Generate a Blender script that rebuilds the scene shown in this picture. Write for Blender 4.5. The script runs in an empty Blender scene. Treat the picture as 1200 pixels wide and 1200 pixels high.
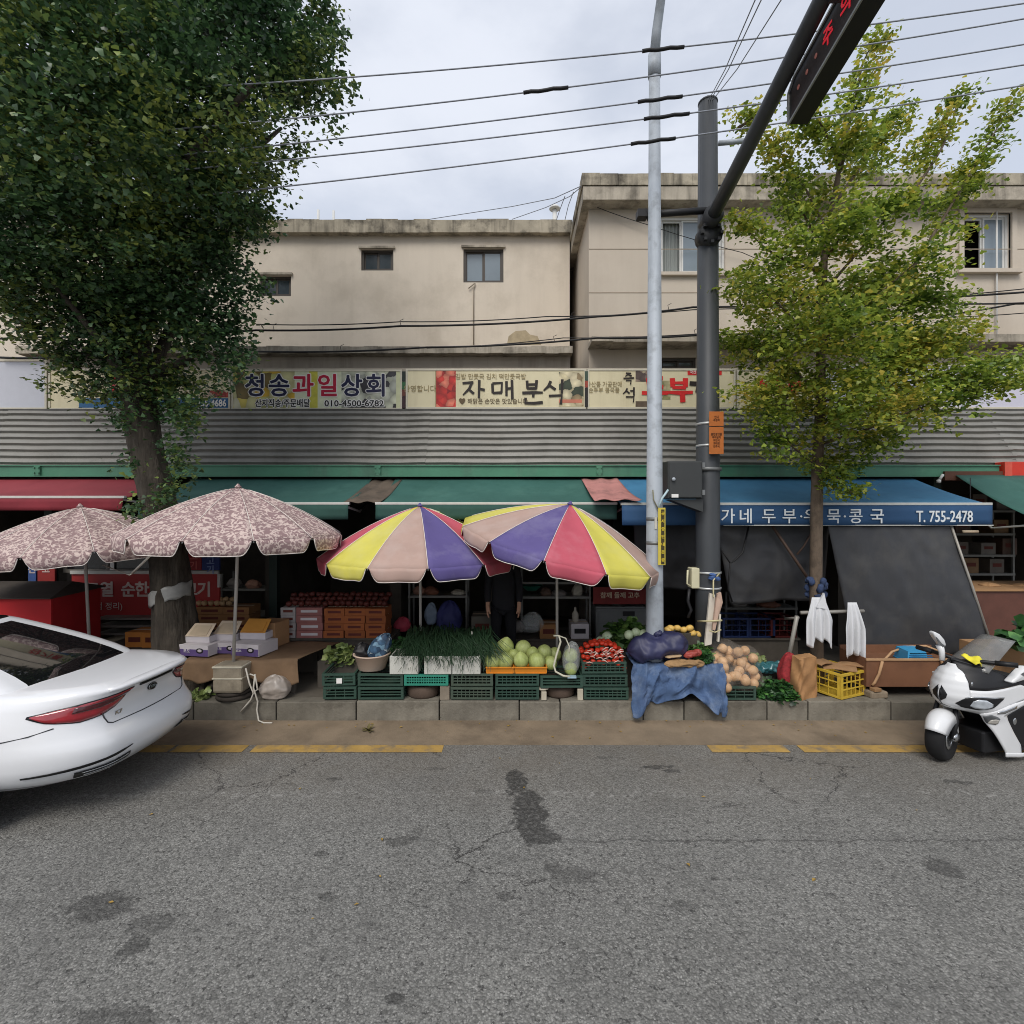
import bpy, bmesh, math, random
import numpy as np
from mathutils import Matrix, Vector, Euler, noise as mnoise
R = math.radians
random.seed(7); rng = np.random.default_rng(7)
scn = bpy.context.scene
col = scn.collection

# ------------------------------------------------------------------ camera
H = 2.4                                     # camera height in metres
cam = bpy.data.cameras.new('camera'); camo = bpy.data.objects.new('camera', cam); col.objects.link(camo)
camo.location = (0, 0, H); camo.rotation_euler = (R(90), 0, 0)
cam.sensor_width = 36; cam.lens = 18; cam.clip_end = 4000; cam.clip_start = 0.05
scn.camera = camo
# ------------------------------------------------------------------ sky and sun
SUN_EL, SUN_AZ = 50, 196                    # degrees; azimuth clockwise from +Y
w = bpy.data.worlds.new('World'); scn.world = w; w.use_nodes = True
nt = w.node_tree; nt.nodes.clear()
def N(t, **k):
    n = nt.nodes.new(t)
    for a, b in k.items(): setattr(n, a, b)
    return n
out = N('ShaderNodeOutputWorld'); bg = N('ShaderNodeBackground'); bg.inputs[1].default_value = 0.1
sky = N('ShaderNodeTexSky', sky_type='NISHITA', sun_disc=False)
sky.sun_elevation = R(SUN_EL); sky.sun_rotation = R(SUN_AZ); sky.dust_density = 3; sky.air_density = 1.2
tc = N('ShaderNodeTexCoord'); mp = N('ShaderNodeMapping'); mp.inputs['Scale'].default_value = (1, 1, 2.2)
nz = N('ShaderNodeTexNoise'); nz.inputs['Scale'].default_value = 2.1; nz.inputs['Detail'].default_value = 6; nz.inputs['Roughness'].default_value = .55
rp = N('ShaderNodeMapRange'); rp.inputs[1].default_value = .36; rp.inputs[2].default_value = .66; rp.inputs[3].default_value = .64; rp.inputs[4].default_value = .97
rp.interpolation_type = 'SMOOTHSTEP'
cc = N('ShaderNodeMix', data_type='RGBA'); cc.inputs[7].default_value = (5.95, 6.25, 6.95, 1)
nt.links.new(tc.outputs['Generated'], mp.inputs[0]); nt.links.new(mp.outputs[0], nz.inputs[0]); nt.links.new(nz.outputs[0], rp.inputs[0])
nt.links.new(rp.outputs[0], cc.inputs[0]); nt.links.new(sky.outputs[0], cc.inputs[6]); nt.links.new(cc.outputs[2], bg.inputs[0]); nt.links.new(bg.outputs[0], out.inputs[0])
sun = bpy.data.lights.new('sun', 'SUN'); suno = bpy.data.objects.new('sun', sun); col.objects.link(suno)
sun.energy = 1.5; sun.angle = R(30); sun.color = (1, .96, .9)
suno.location = (0, 0, 40); suno.rotation_euler = (R(90 - SUN_EL), 0, R(180 - SUN_AZ))
# exposure and film
scn.view_settings.view_transform = 'Standard'; scn.view_settings.look = 'None'
scn.view_settings.exposure = 0.5; scn.view_settings.gamma = 1; scn.view_settings.use_curve_mapping = False
scn.render.engine = 'CYCLES'
try:
    scn.cycles.filter_width = 1.0; scn.cycles.max_bounces = 8; scn.cycles.transparent_max_bounces = 12; scn.cycles.use_denoising = True
except Exception: pass

# ------------------------------------------------------------------ helpers
def P(px, py, Y):                           # point at distance Y that the photo shows at (px, py)
    return Vector(((px - 600) * Y / 600, Y, H - (py - 600) * Y / 600))
def X(px, Y): return (px - 600) * Y / 600
def Zz(py, Y): return H - (py - 600) * Y / 600
def G(px, py, z=0.0):
    Y = 600 * (H - z) / (py - 600); return Vector(((px - 600) * Y / 600, Y, z))

def ridge(x, y, z=0.0, s=1.0):            # crease-like noise, about -1..1
    return 1 - 2.6 * abs(mnoise.noise(Vector((x * s, y * s, z * s))))
def lin(c):
    return tuple(((v / 255) / 12.92 if v / 255 <= .04045 else (((v / 255) + .055) / 1.055) ** 2.4) for v in c)
MATS = {}
def mat(name, rgb, rough=.7, metal=0, var=.12, scale=6, bump=0, bscale=None, stain=None, streak=None, spec=.4, emit=0,
        trans=0, alpha=1, coat=0, rnd=0, detail=6, stretch=(1, 1, 1), translucent=0):
    """procedural material: base colour broken by noise; stain=(rgb, amount, scale); streak=(rgb, amount, scale); rnd = tone change per object"""
    if name in MATS: return MATS[name]
    m = bpy.data.materials.new(name); m.use_nodes = True; t = m.node_tree; nd, lk = t.nodes, t.links
    b = nd['Principled BSDF']; c = lin(rgb)
    b.inputs['Roughness'].default_value = rough; b.inputs['Metallic'].default_value = metal
    b.inputs['Specular IOR Level'].default_value = spec
    co = nd.new('ShaderNodeTexCoord').outputs['Object']
    if stretch != (1, 1, 1):
        mpn = nd.new('ShaderNodeMapping'); mpn.inputs['Scale'].default_value = stretch; lk.new(co, mpn.inputs[0]); co2 = mpn.outputs[0]
    else: co2 = co
    nzn = nd.new('ShaderNodeTexNoise'); nzn.inputs['Scale'].default_value = scale; nzn.inputs['Detail'].default_value = detail; nzn.inputs['Roughness'].default_value = .6
    lk.new(co2, nzn.inputs[0])
    mx = nd.new('ShaderNodeMix'); mx.data_type = 'RGBA'
    mx.inputs[6].default_value = (*[v * (1 - var) for v in c], 1); mx.inputs[7].default_value = (*[min(1, v * (1 + var)) for v in c], 1)
    mr = nd.new('ShaderNodeMapRange'); mr.inputs[1].default_value = .3; mr.inputs[2].default_value = .7
    lk.new(nzn.outputs[0], mr.inputs[0]); lk.new(mr.outputs[0], mx.inputs[0])
    cur = mx.outputs[2]
    for kind, sp in (('stain', stain), ('streak', streak)):
        if not sp: continue
        n2 = nd.new('ShaderNodeTexNoise'); n2.inputs['Scale'].default_value = sp[2]; n2.inputs['Detail'].default_value = 8; n2.inputs['Roughness'].default_value = .65
        mpp = nd.new('ShaderNodeMapping'); mpp.inputs['Location'].default_value = (3.1, 7.7, 1.3)
        mpp.inputs['Scale'].default_value = (1, 1, .09) if kind == 'streak' else (1, 1, 1)
        lk.new(co, mpp.inputs[0]); lk.new(mpp.outputs[0], n2.inputs[0])
        r2 = nd.new('ShaderNodeMapRange'); r2.inputs[1].default_value = .48; r2.inputs[2].default_value = .68; r2.inputs[4].default_value = sp[1]
        lk.new(n2.outputs[0], r2.inputs[0])
        m2 = nd.new('ShaderNodeMix'); m2.data_type = 'RGBA'; m2.inputs[7].default_value = (*lin(sp[0]), 1)
        lk.new(r2.outputs[0], m2.inputs[0]); lk.new(cur, m2.inputs[6]); cur = m2.outputs[2]
    if rnd:
        oi = nd.new('ShaderNodeObjectInfo'); hs = nd.new('ShaderNodeHueSaturation')
        r3 = nd.new('ShaderNodeMapRange'); r3.inputs[3].default_value = 1 - rnd; r3.inputs[4].default_value = 1 + rnd
        lk.new(oi.outputs['Random'], r3.inputs[0]); lk.new(r3.outputs[0], hs.inputs['Value']); lk.new(cur, hs.inputs['Color']); cur = hs.outputs[0]
    lk.new(cur, b.inputs['Base Color'])
    if bump:
        bn = nd.new('ShaderNodeBump'); bn.inputs['Strength'].default_value = bump; bn.inputs['Distance'].default_value = .01
        n3 = nd.new('ShaderNodeTexNoise'); n3.inputs['Scale'].default_value = bscale or scale * 6; n3.inputs['Detail'].default_value = 5
        lk.new(co2, n3.inputs[0]); lk.new(n3.outputs[0], bn.inputs['Height']); lk.new(bn.outputs[0], b.inputs['Normal'])
    if emit: b.inputs['Emission Color'].default_value = (*c, 1); b.inputs['Emission Strength'].default_value = emit
    if trans: b.inputs['Transmission Weight'].default_value = trans; b.inputs['IOR'].default_value = 1.3
    if coat: b.inputs['Coat Weight'].default_value = coat; b.inputs['Coat Roughness'].default_value = .04
    if alpha < 1: b.inputs['Alpha'].default_value = alpha
    if translucent:
        tr = nd.new('ShaderNodeBsdfTranslucent'); ms = nd.new('ShaderNodeMixShader'); ms.inputs[0].default_value = translucent
        lk.new(cur, tr.inputs[0]); lk.new(b.outputs[0], ms.inputs[1]); lk.new(tr.outputs[0], ms.inputs[2])
        lk.new(ms.outputs[0], nd['Material Output'].inputs[0])
    MATS[name] = m; return m

def wm(o):
    m = o.matrix_basis.copy()
    while o.parent: o = o.parent; m = o.matrix_basis @ m
    return m

class MB:
    """collects shapes and links them as ONE mesh object"""
    def __init__(s): s.v = []; s.f = []; s.mi = []; s.M = Matrix(); s.m = 0; s.sm = []
    def add(s, vs, fs, smooth=False):
        n = len(s.v); M = s.M
        s.v += [tuple(M @ Vector(p)) for p in vs]
        for f in fs: s.f.append(tuple(i + n for i in f)); s.mi.append(s.m); s.sm.append(smooth)
        return s
    def box(s, c, d, rot=None, taper=1):
        x, y, z = d[0] / 2, d[1] / 2, d[2] / 2
        vs = [Vector((a * x * (taper if k < 0 else 1), b * y * (taper if k < 0 else 1), k * z)) for k in (-1, 1) for b in (-1, 1) for a in (-1, 1)]
        if rot is not None:
            r = rot if isinstance(rot, Matrix) else Euler(rot).to_matrix()
            vs = [r @ v for v in vs]
        c = Vector(c)
        return s.add([v + c for v in vs], [(0, 2, 3, 1), (4, 5, 7, 6), (0, 1, 5, 4), (2, 6, 7, 3), (0, 4, 6, 2), (1, 3, 7, 5)])
    def bx(s, x0, x1, y0, y1, z0, z1): return s.box(((x0 + x1) / 2, (y0 + y1) / 2, (z0 + z1) / 2), (abs(x1 - x0), abs(y1 - y0), abs(z1 - z0)))
    def bar(s, a, b, w=.03, h=None):
        a, b = Vector(a), Vector(b); d = b - a; q = d.to_track_quat('X', 'Z').to_matrix()
        return s.box((a + b) / 2, (d.length, w, h or w), q)
    def tube(s, pts, r, n=8, cap=True, smooth=True):
        pts = [Vector(p) for p in pts]; k = len(pts); rs = r if isinstance(r, (list, tuple)) else [r] * k
        vs = []; up = Vector((0, 0, 1))
        prev = None
        for i, p in enumerate(pts):
            d = (pts[min(i + 1, k - 1)] - pts[max(i - 1, 0)]).normalized()
            if prev is None:
                a = d.cross(up)
                if a.length < .05: a = d.cross(Vector((1, 0, 0)))
            else:
                a = prev - d * prev.dot(d)
                if a.length < 1e-6: a = d.cross(up)
            a.normalize(); prev = a; b = d.cross(a)
            for j in range(n):
                t = 2 * math.pi * j / n; vs.append(p + (a * math.cos(t) + b * math.sin(t)) * rs[i])
        fs = [(i * n + j, i * n + (j + 1) % n, (i + 1) * n + (j + 1) % n, (i + 1) * n + j) for i in range(k - 1) for j in range(n)]
        if cap: fs += [tuple(range(n - 1, -1, -1)), tuple(range((k - 1) * n, k * n))]
        return s.add(vs, fs, smooth)
    def lathe(s, prof, n=16, c=(0, 0, 0), smooth=True, sx=1, sy=1):
        c = Vector(c); vs = []
        for r, z in prof:
            for j in range(n):
                t = 2 * math.pi * j / n; vs.append(c + Vector((r * sx * math.cos(t), r * sy * math.sin(t), z)))
        k = len(prof)
        fs = [(i * n + j, i * n + (j + 1) % n, (i + 1) * n + (j + 1) % n, (i + 1) * n + j) for i in range(k - 1) for j in range(n)]
        if prof[0][0] > 1e-4: fs.append(tuple(range(n - 1, -1, -1)))
        if prof[-1][0] > 1e-4: fs.append(tuple(range((k - 1) * n, k * n)))
        return s.add(vs, fs, smooth)
    def grid(s, fn, nu, nv, smooth=True, closeu=False):
        vs = [fn(i / nu, j / nv) for j in range(nv + 1) for i in range(nu + (0 if closeu else 1))]
        a = nu if closeu else nu + 1
        fs = [(j * a + i, j * a + (i + 1) % a, (j + 1) * a + (i + 1) % a, (j + 1) * a + i) for j in range(nv) for i in range(nu)]
        return s.add(vs, fs, smooth)
    def prism(s, pts, d, smooth=False):     # polygon extruded along vector d
        pts = [Vector(p) for p in pts]; d = Vector(d); n = len(pts)
        return s.add(pts + [p + d for p in pts], [tuple(range(n - 1, -1, -1)), tuple(range(n, 2 * n))] + [(i, (i + 1) % n, n + (i + 1) % n, n + i) for i in range(n)], smooth)
    def blob(s, c, r, n=10, k=7, jit=0, seed=0):
        rr = random.Random(seed); c = Vector(c); r = Vector(r if isinstance(r, (tuple, list, Vector)) else (r, r, r))
        vs = [c + Vector((0, 0, -r.z))]; 
        for i in range(1, k):
            ph = math.pi * i / k
            for j in range(n):
                t = 2 * math.pi * j / n; q = 1 + rr.uniform(-jit, jit)
                vs.append(c + Vector((r.x * math.sin(ph) * math.cos(t), r.y * math.sin(ph) * math.sin(t), -r.z * math.cos(ph))) * q if False else c + Vector((r.x * math.sin(ph) * math.cos(t) * q, r.y * math.sin(ph) * math.sin(t) * q, -r.z * math.cos(ph) * q)))
        vs.append(c + Vector((0, 0, r.z)))
        fs = [(0, 1 + (j + 1) % n, 1 + j) for j in range(n)]
        for i in range(k - 2): fs += [(1 + i * n + j, 1 + i * n + (j + 1) % n, 1 + (i + 1) * n + (j + 1) % n, 1 + (i + 1) * n + j) for j in range(n)]
        l = len(vs) - 1; o = 1 + (k - 2) * n
        fs += [(o + j, o + (j + 1) % n, l) for j in range(n)]
        return s.add(vs, fs, True)
    def build(s, name, mats, parent=None, world=False, bevel=0, subsurf=0, solid=0, loc=None, autosm=None):
        me = bpy.data.meshes.new(name)
        V = s.v
        if world and parent is not None:
            I = wm(parent).inverted(); V = [tuple(I @ Vector(p)) for p in V]
        me.from_pydata(V, [], s.f)
        mats = mats if isinstance(mats, (list, tuple)) else [mats]
        for m in mats: me.materials.append(m)
        if len(mats) > 1: me.polygons.foreach_set('material_index', s.mi)
        me.polygons.foreach_set('use_smooth', s.sm)
        me.update()
        o = bpy.data.objects.new(name, me); col.objects.link(o)
        if parent is not None: o.parent = parent
        if loc is not None: o.location = loc
        if solid: md = o.modifiers.new('solid', 'SOLIDIFY'); md.thickness = solid; md.offset = 0
        if bevel: md = o.modifiers.new('bevel', 'BEVEL'); md.width = bevel; md.segments = 2; md.limit_method = 'ANGLE'; md.angle_limit = R(40)
        if subsurf: md = o.modifiers.new('subsurf', 'SUBSURF'); md.levels = subsurf; md.render_levels = subsurf
        return o

def tag(o, label, cat, group=None, kind=None):
    if label: o['label'] = label
    if cat: o['category'] = cat
    if group: o['group'] = group
    if kind: o['kind'] = kind
    return o
def thing(name, label, cat, loc=(0, 0, 0), rz=0, group=None):
    o = bpy.data.objects.new(name, None); col.objects.link(o); o.empty_display_size = .1
    o.location = loc; o.rotation_euler = (0, 0, rz); return tag(o, label, cat, group)
def struct(o): o['kind'] = 'structure'; return o
def kids(o): return [c for c in bpy.data.objects if c.parent == o]
def copy_tree(o, loc=None, rz=None, label=None, group=None, parent=None):
    c = o.copy(); col.objects.link(c)
    if parent is not None: c.parent = parent
    if loc is not None: c.location = loc
    if rz is not None: c.rotation_euler = (0, 0, rz)
    if label: c['label'] = label
    if group: c['group'] = group
    for ch in kids(o): copy_tree(ch, parent=c)
    return c

def text(body, size, mt, parent, loc, rot=(R(90), 0, 0), sx=1, bold=0, extrude=.002, name='lettering', align='CENTER', world=True, shear=0):
    c = bpy.data.curves.new('lettering', 'FONT'); c.body = body; c.size = 1; c.offset = 0; c.extrude = extrude / size
    c.align_x = align; c.align_y = 'CENTER'; c.resolution_u = 2; c.shear = shear
    o = bpy.data.objects.new('tmp_text', c); col.objects.link(o)
    dg = bpy.context.evaluated_depsgraph_get(); me = bpy.data.meshes.new_from_object(o.evaluated_get(dg), depsgraph=dg)
    bpy.data.objects.remove(o); bpy.data.curves.remove(c)
    me.name = name; me.materials.clear(); me.materials.append(mt)
    if bold:                                # heavier weight: copies shifted round the glyph, each a hair behind the last
        bm = bmesh.new(); d_ = .0003 / size
        for k, (dx, dy) in enumerate([(0, 0)] + [(math.cos(a * math.pi / 4), math.sin(a * math.pi / 4)) for a in range(8)]):
            n0 = len(bm.verts); bm.from_mesh(me); bm.verts.ensure_lookup_table()
            bmesh.ops.translate(bm, verts=bm.verts[n0:], vec=(dx * bold, dy * bold, -k * d_))
        bm.to_mesh(me); bm.free()
    T = Matrix.Translation(Vector(loc)) @ Euler(rot).to_matrix().to_4x4() @ Matrix.Diagonal((size * sx, size, size, 1))
    if world and parent is not None: T = wm(parent).inverted() @ T
    me.transform(T)
    q = bpy.data.objects.new(name, me); col.objects.link(q)
    if parent is not None: q.parent = parent
    return q

def strokes(segs, mt, parent, origin, s, name='lettering', wd=.06, Yoff=-.004):
    """brush strokes: each a list of (x, z, half width) in glyph units, laid on a plane facing the street"""
    mb = MB()
    for k, sg in enumerate(segs):
        L = []; Rr = []
        for i, (x, z, h) in enumerate(sg):
            a = sg[max(i - 1, 0)]; b = sg[min(i + 1, len(sg) - 1)]
            dx, dz = b[0] - a[0], b[1] - a[1]; l = math.hypot(dx, dz) or 1
            nx, nz_ = -dz / l * h, dx / l * h
            L.append((x + nx, z + nz_)); Rr.append((x - nx, z - nz_))
        y = origin[1] + Yoff - .0006 * k
        vs = [(origin[0] + p[0] * s, y, origin[2] + p[1] * s) for pr in zip(L, Rr) for p in pr]
        fs = [(2 * i, 2 * i + 1, 2 * i + 3, 2 * i + 2) for i in range(len(sg) - 1)]
        mb.add(vs, fs)
    o = mb.build(name, mt, parent, world=True, solid=.002)
    return o
# ------------------------------------------------------------------ the ground
def asphalt():
    m = bpy.data.materials.new('asphalt'); m.use_nodes = True; t = m.node_tree; nd, lk = t.nodes, t.links
    b = nd['Principled BSDF']; b.inputs['Roughness'].default_value = .85; b.inputs['Specular IOR Level'].default_value = .3
    co = nd.new('ShaderNodeTexCoord').outputs['Object']
    def noise(sc, det=4, ro=.6):
        n = nd.new('ShaderNodeTexNoise'); n.inputs['Scale'].default_value = sc; n.inputs['Detail'].default_value = det; n.inputs['Roughness'].default_value = ro; lk.new(co, n.inputs[0]); return n
    def mr(src, a, bb, c=0, d=1, smooth=True):
        n = nd.new('ShaderNodeMapRange'); n.inputs[1].default_value = a; n.inputs[2].default_value = bb; n.inputs[3].default_value = c; n.inputs[4].default_value = d
        if smooth: n.interpolation_type = 'SMOOTHSTEP'
        lk.new(src, n.inputs[0]); return n.outputs[0]
    def mix(f, a, bb, kind='MIX'):
        n = nd.new('ShaderNodeMix'); n.data_type = 'RGBA'; n.blend_type = kind
        for s_, i in ((f, 0), (a, 6), (bb, 7)):
            if isinstance(s_, (float, int)): n.inputs[i].default_value = s_
            elif isinstance(s_, tuple): n.inputs[i].default_value = (*s_, 1)
            else: lk.new(s_, n.inputs[i])
        return n.outputs[2]
    def math_(op, a, bb):
        n = nd.new('ShaderNodeMath'); n.operation = op
        for i, s_ in enumerate((a, bb)):
            if isinstance(s_, (float, int)): n.inputs[i].default_value = s_
            else: lk.new(s_, n.inputs[i])
        return n.outputs[0]
    # aggregate: pale and dark stones of about a centimetre in a grey binder
    v = nd.new('ShaderNodeTexVoronoi'); v.inputs['Scale'].default_value = 78; lk.new(co, v.inputs[0])
    sep = nd.new('ShaderNodeSeparateColor'); lk.new(v.outputs['Color'], sep.inputs[0])
    stone = mr(sep.outputs[0], 0, 1, .64, 1.4, False)
    base = mix(mr(noise(.7, 5).outputs[0], .3, .7), (.196, .193, .180), (.238, .234, .218))
    edge = mr(v.outputs['Distance'], .1, .62, 1.08, .72)
    cur = mix(1.0, base, mix(1.0, (1, 1, 1), (1, 1, 1)), 'MULTIPLY')
    hs = nd.new('ShaderNodeHueSaturation'); lk.new(cur, hs.inputs['Color']); lk.new(math_('MULTIPLY', stone, edge), hs.inputs['Value']); cur = hs.outputs[0]
    cur = mix(mr(noise(30, 2, .6).outputs[0], .60, .66, 0, .8), cur, (.042, .041, .039))
    cur = mix(mr(noise(60, 2, .5).outputs[0], .65, .70, 0, .8), cur, (.40, .39, .37))
    cur = mix(mr(noise(2.2, 7, .7).outputs[0], .45, .7, 0, .35), cur, (.10, .098, .093))
    cur = mix(mr(noise(9, 6, .7).outputs[0], .55, .72, 0, .35), cur, (.085, .083, .078))
    # dust gathered towards the gutter
    sx = nd.new('ShaderNodeSeparateXYZ'); lk.new(co, sx.inputs[0])
    dust = math_('MULTIPLY', mr(sx.outputs[1], 3.6, 5.3, 0, .55), mr(noise(1.6, 5).outputs[0], .3, .7, .45, 1))
    cur = mix(dust, cur, (.15, .128, .10))
    # worn-out remains of a pale line
    ln = math_('MULTIPLY', mr(math_('ABSOLUTE', math_('SUBTRACT', sx.outputs[1], 4.36), 0), .03, .07, 1, 0), mr(noise(14, 6, .75).outputs[0], .52, .62, 0, .5))
    cur = mix(ln, cur, (.36, .35, .33))
    # oil and water spots, each with its own outline
    wob = noise(8, 6, .75).outputs['Color']
    spots = [((.03, 4.55), (.10, .22), .9), ((.14, 4.05), (.14, .38), .9), ((.24, 3.78), (.13, .10), .8), ((-2.5, 3.12), (.2, .13), .7), ((-2.1, 2.98), (.13, .09), .55), ((-2.08, 2.83), (.09, .07), .75),
             ((-.8, 3.75), (.12, .06), .6), ((.42, 3.38), (.17, .08), .5), ((.28, 3.45), (.07, .05), .6), ((1.36, 4.82), (.16, .045), .8), ((1.48, 4.74), (.08, .03), .8), ((2.92, 3.45), (.11, .09), .65),
             ((-1.33, 3.6), (.06, .04), .6), ((-1.15, 3.2), (.07, .04), .5), ((-.05, 3.2), (.06, .04), .6), ((1.05, 3.12), (.09, .05), .4), ((-.58, 2.52), (.05, .03), .8), ((-1.85, 2.42), (.2, .07), .6),
             ((-.7, 4.78), (.09, .03), .5), ((3.95, 4.55), (.12, .04), .7), ((-1.6, 4.6), (.08, .03), .6), ((.9, 5.0), (.1, .03), .5), ((-.25, 4.4), (.1, .04), .4), ((2.0, 3.2), (.05, .03), .5)]
    tot = None
    for c, r, k in spots:
        vs = nd.new('ShaderNodeVectorMath'); vs.operation = 'SUBTRACT'; lk.new(co, vs.inputs[0]); vs.inputs[1].default_value = (c[0], c[1], 0)
        wa = nd.new('ShaderNodeVectorMath'); wa.operation = 'MULTIPLY_ADD'; lk.new(wob, wa.inputs[0]); q = min(.4, 1.9 * max(r)); wa.inputs[1].default_value = (q, q, 0); lk.new(vs.outputs[0], wa.inputs[2])
        wb = nd.new('ShaderNodeVectorMath'); wb.operation = 'SUBTRACT'; lk.new(wa.outputs[0], wb.inputs[0]); wb.inputs[1].default_value = (q / 2, q / 2, 0)
        dv = nd.new('ShaderNodeVectorMath'); dv.operation = 'MULTIPLY'; lk.new(wb.outputs[0], dv.inputs[0]); dv.inputs[1].default_value = (1 / r[0], 1 / r[1], 0)
        le = nd.new('ShaderNodeVectorMath'); le.operation = 'LENGTH'; lk.new(dv.outputs[0], le.inputs[0])
        o = mr(le.outputs['Value'], .88, 1.02, k, 0); tot = o if tot is None else math_('MAXIMUM', tot, o)
    tot = math_('MULTIPLY', tot, mr(noise(26, 4, .7).outputs[0], .3, .62, .45, 1))
    cur = mix(tot, cur, (.036, .035, .033))
    # cracks: thin warped cell borders, only where a broad mask lets them through
    wv = nd.new('ShaderNodeVectorMath'); wv.operation = 'MULTIPLY_ADD'; lk.new(noise(3, 6, .7).outputs['Color'], wv.inputs[0]); wv.inputs[1].default_value = (.5, .5, 0); lk.new(co, wv.inputs[2])
    vc = nd.new('ShaderNodeTexVoronoi'); vc.feature = 'DISTANCE_TO_EDGE'; vc.inputs['Scale'].default_value = .8; lk.new(wv.outputs[0], vc.inputs[0])
    cr = math_('MULTIPLY', mr(vc.outputs['Distance'], .002, .007, 1, 0), mr(noise(.5, 3).outputs[0], .48, .58, 0, .85))
    wob2 = noise(4, 8, .7).outputs[0]
    long_ = mr(math_('ABSOLUTE', math_('SUBTRACT', math_('ADD', sx.outputs[1], math_('MULTIPLY', wob2, .22)), 3.85), 0), .004, .011, 1, 0)
    cr = math_('MAXIMUM', cr, math_('MULTIPLY', long_, mr(sx.outputs[0], -.3, .6, 0, .55)))
    cur = mix(cr, cur, (.03, .028, .027))
    lk.new(cur, b.inputs['Base Color'])
    rr = mr(tot, 0, 1, .88, .6); lk.new(rr, b.inputs['Roughness'])
    bn = nd.new('ShaderNodeBump'); bn.inputs['Strength'].default_value = .9; bn.inputs['Distance'].default_value = .008
    lk.new(math_('ADD', math_('MULTIPLY', v.outputs['Distance'], -.6), noise(90, 3).outputs[0]), bn.inputs['Height']); lk.new(bn.outputs[0], b.inputs['Normal'])
    return m
A = asphalt()
mb = MB(); mb.add([(-300, -300, 0), (300, -300, 0), (300, 5.28, 0), (-300, 5.28, 0)], [(0, 1, 2, 3)]); struct(mb.build('road', A))
gm = mat('gutter_concrete', (128, 113, 94), .9, var=.22, scale=2.2, stain=((92, 80, 66), .7, 1.7), bump=.35, bscale=60, detail=9)
mb = MB(); mb.bx(-60, 60, 5.275, 5.89, -.1, .006); struct(mb.build('gutter', gm))
mb = MB(); mb.add([(-300, 6, -.02), (300, 6, -.02), (300, 300, -.02), (-300, 300, -.02)], [(0, 1, 2, 3)]); struct(mb.build('ground', mat('earth', (90, 84, 76), .95, bump=.3)))
# worn yellow line, in painted lengths
ym = mat('yellow_road_paint', (168, 136, 74), .8, var=.18, scale=5, stain=((118, 106, 88), .95, 7), bump=.2, bscale=80)
mb = MB()
for a, b_ in ((-60, -3.45), (-3.42, -2.70), (-2.62, -.70), (2.0, 2.78), (2.92, 4.35), (4.4, 60)):
    n = max(2, int((b_ - a) / .12)) if b_ - a < 5 else 2
    for i in range(n):
        x0, x1 = a + (b_ - a) * i / n, a + (b_ - a) * (i + 1) / n
        mb.add([(x0, 5.105, .0045), (x1, 5.105, .0045), (x1, 5.262, .0045), (x0, 5.262, .0045)], [(0, 1, 2, 3)])
struct(mb.build('yellow_line', ym))
# kerb of single stones
kerb = struct(thing('kerb', None, None)); KM = mat('kerb_stone', (116, 111, 100), .9, var=.22, scale=4, stain=((66, 60, 52), .8, 3.1), streak=((84, 78, 68), .25, 7), bump=.5, bscale=40, rnd=.2)
x = -9.95
joints = [-9.95]
rk = random.Random(12)
while x < 9.5: x += rk.choice((.955, .955, .955, .92, .47)); joints.append(x)
me0 = None
for i, x0 in enumerate(joints[:-1]):
    wd = joints[i + 1] - x0 - .012
    mb = MB(); dz = random.uniform(-.006, .006)
    mb.bx(-wd / 2, wd / 2, -.085, .085, -.1, .222 + dz)
    o = mb.build('kerb_stone', KM, kerb, bevel=.012); o.location = (x0 + .16 + wd / 2, 5.967 + random.uniform(-.004, .004), 0); o.rotation_euler = (0, 0, R(random.uniform(-.3, .3)))
pm = mat('pavement_concrete', (106, 100, 90), .9, var=.2, scale=2, stain=((64, 59, 52), .8, 1.4), bump=.3, bscale=40)
mb = MB(); mb.bx(-60, 60, 6.055, 13, -.1, .214); struct(mb.build('pavement', pm))
# a few weeds and dead leaves in the kerb joint
wm_ = mat('dry_weed', (96, 88, 52), .8, var=.3, rnd=.2)
for px, py in ((432, 857), (320, 841), (440, 842), (516, 843), (383, 842)):
    c = G(px, py); mb = MB(); rr = random.Random(px)
    for i in range(16):
        a = rr.uniform(0, 6.28); l = rr.uniform(.03, .1) * (1 if px == 432 else .6); q = Vector((math.cos(a), math.sin(a), 0)); pz = Vector((-q.y, q.x, 0)) * .008
        e = q * l * .8 + Vector((0, 0, rr.uniform(.01, .05)))
        mb.add([pz, -pz, e - pz * 1.5, e * 1.25, e + pz * 1.5], [(0, 1, 2, 3, 4)])
    tag(mb.build('weed', wm_, loc=(c.x, c.y, .008)), {432: 'largest dry brown weed tuft lying on the gutter before the basin', 320: 'small dry weed below the rope ends in the kerb joint', 440: 'small dry weed in the kerb joint behind the largest tuft', 516: 'small dry weed in the kerb joint below the teal crate', 383: 'small dry weed in the kerb joint below the leftmost crate stack'}[px], 'weed', None if px == 432 else 'small weeds along the kerb joint')

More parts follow.
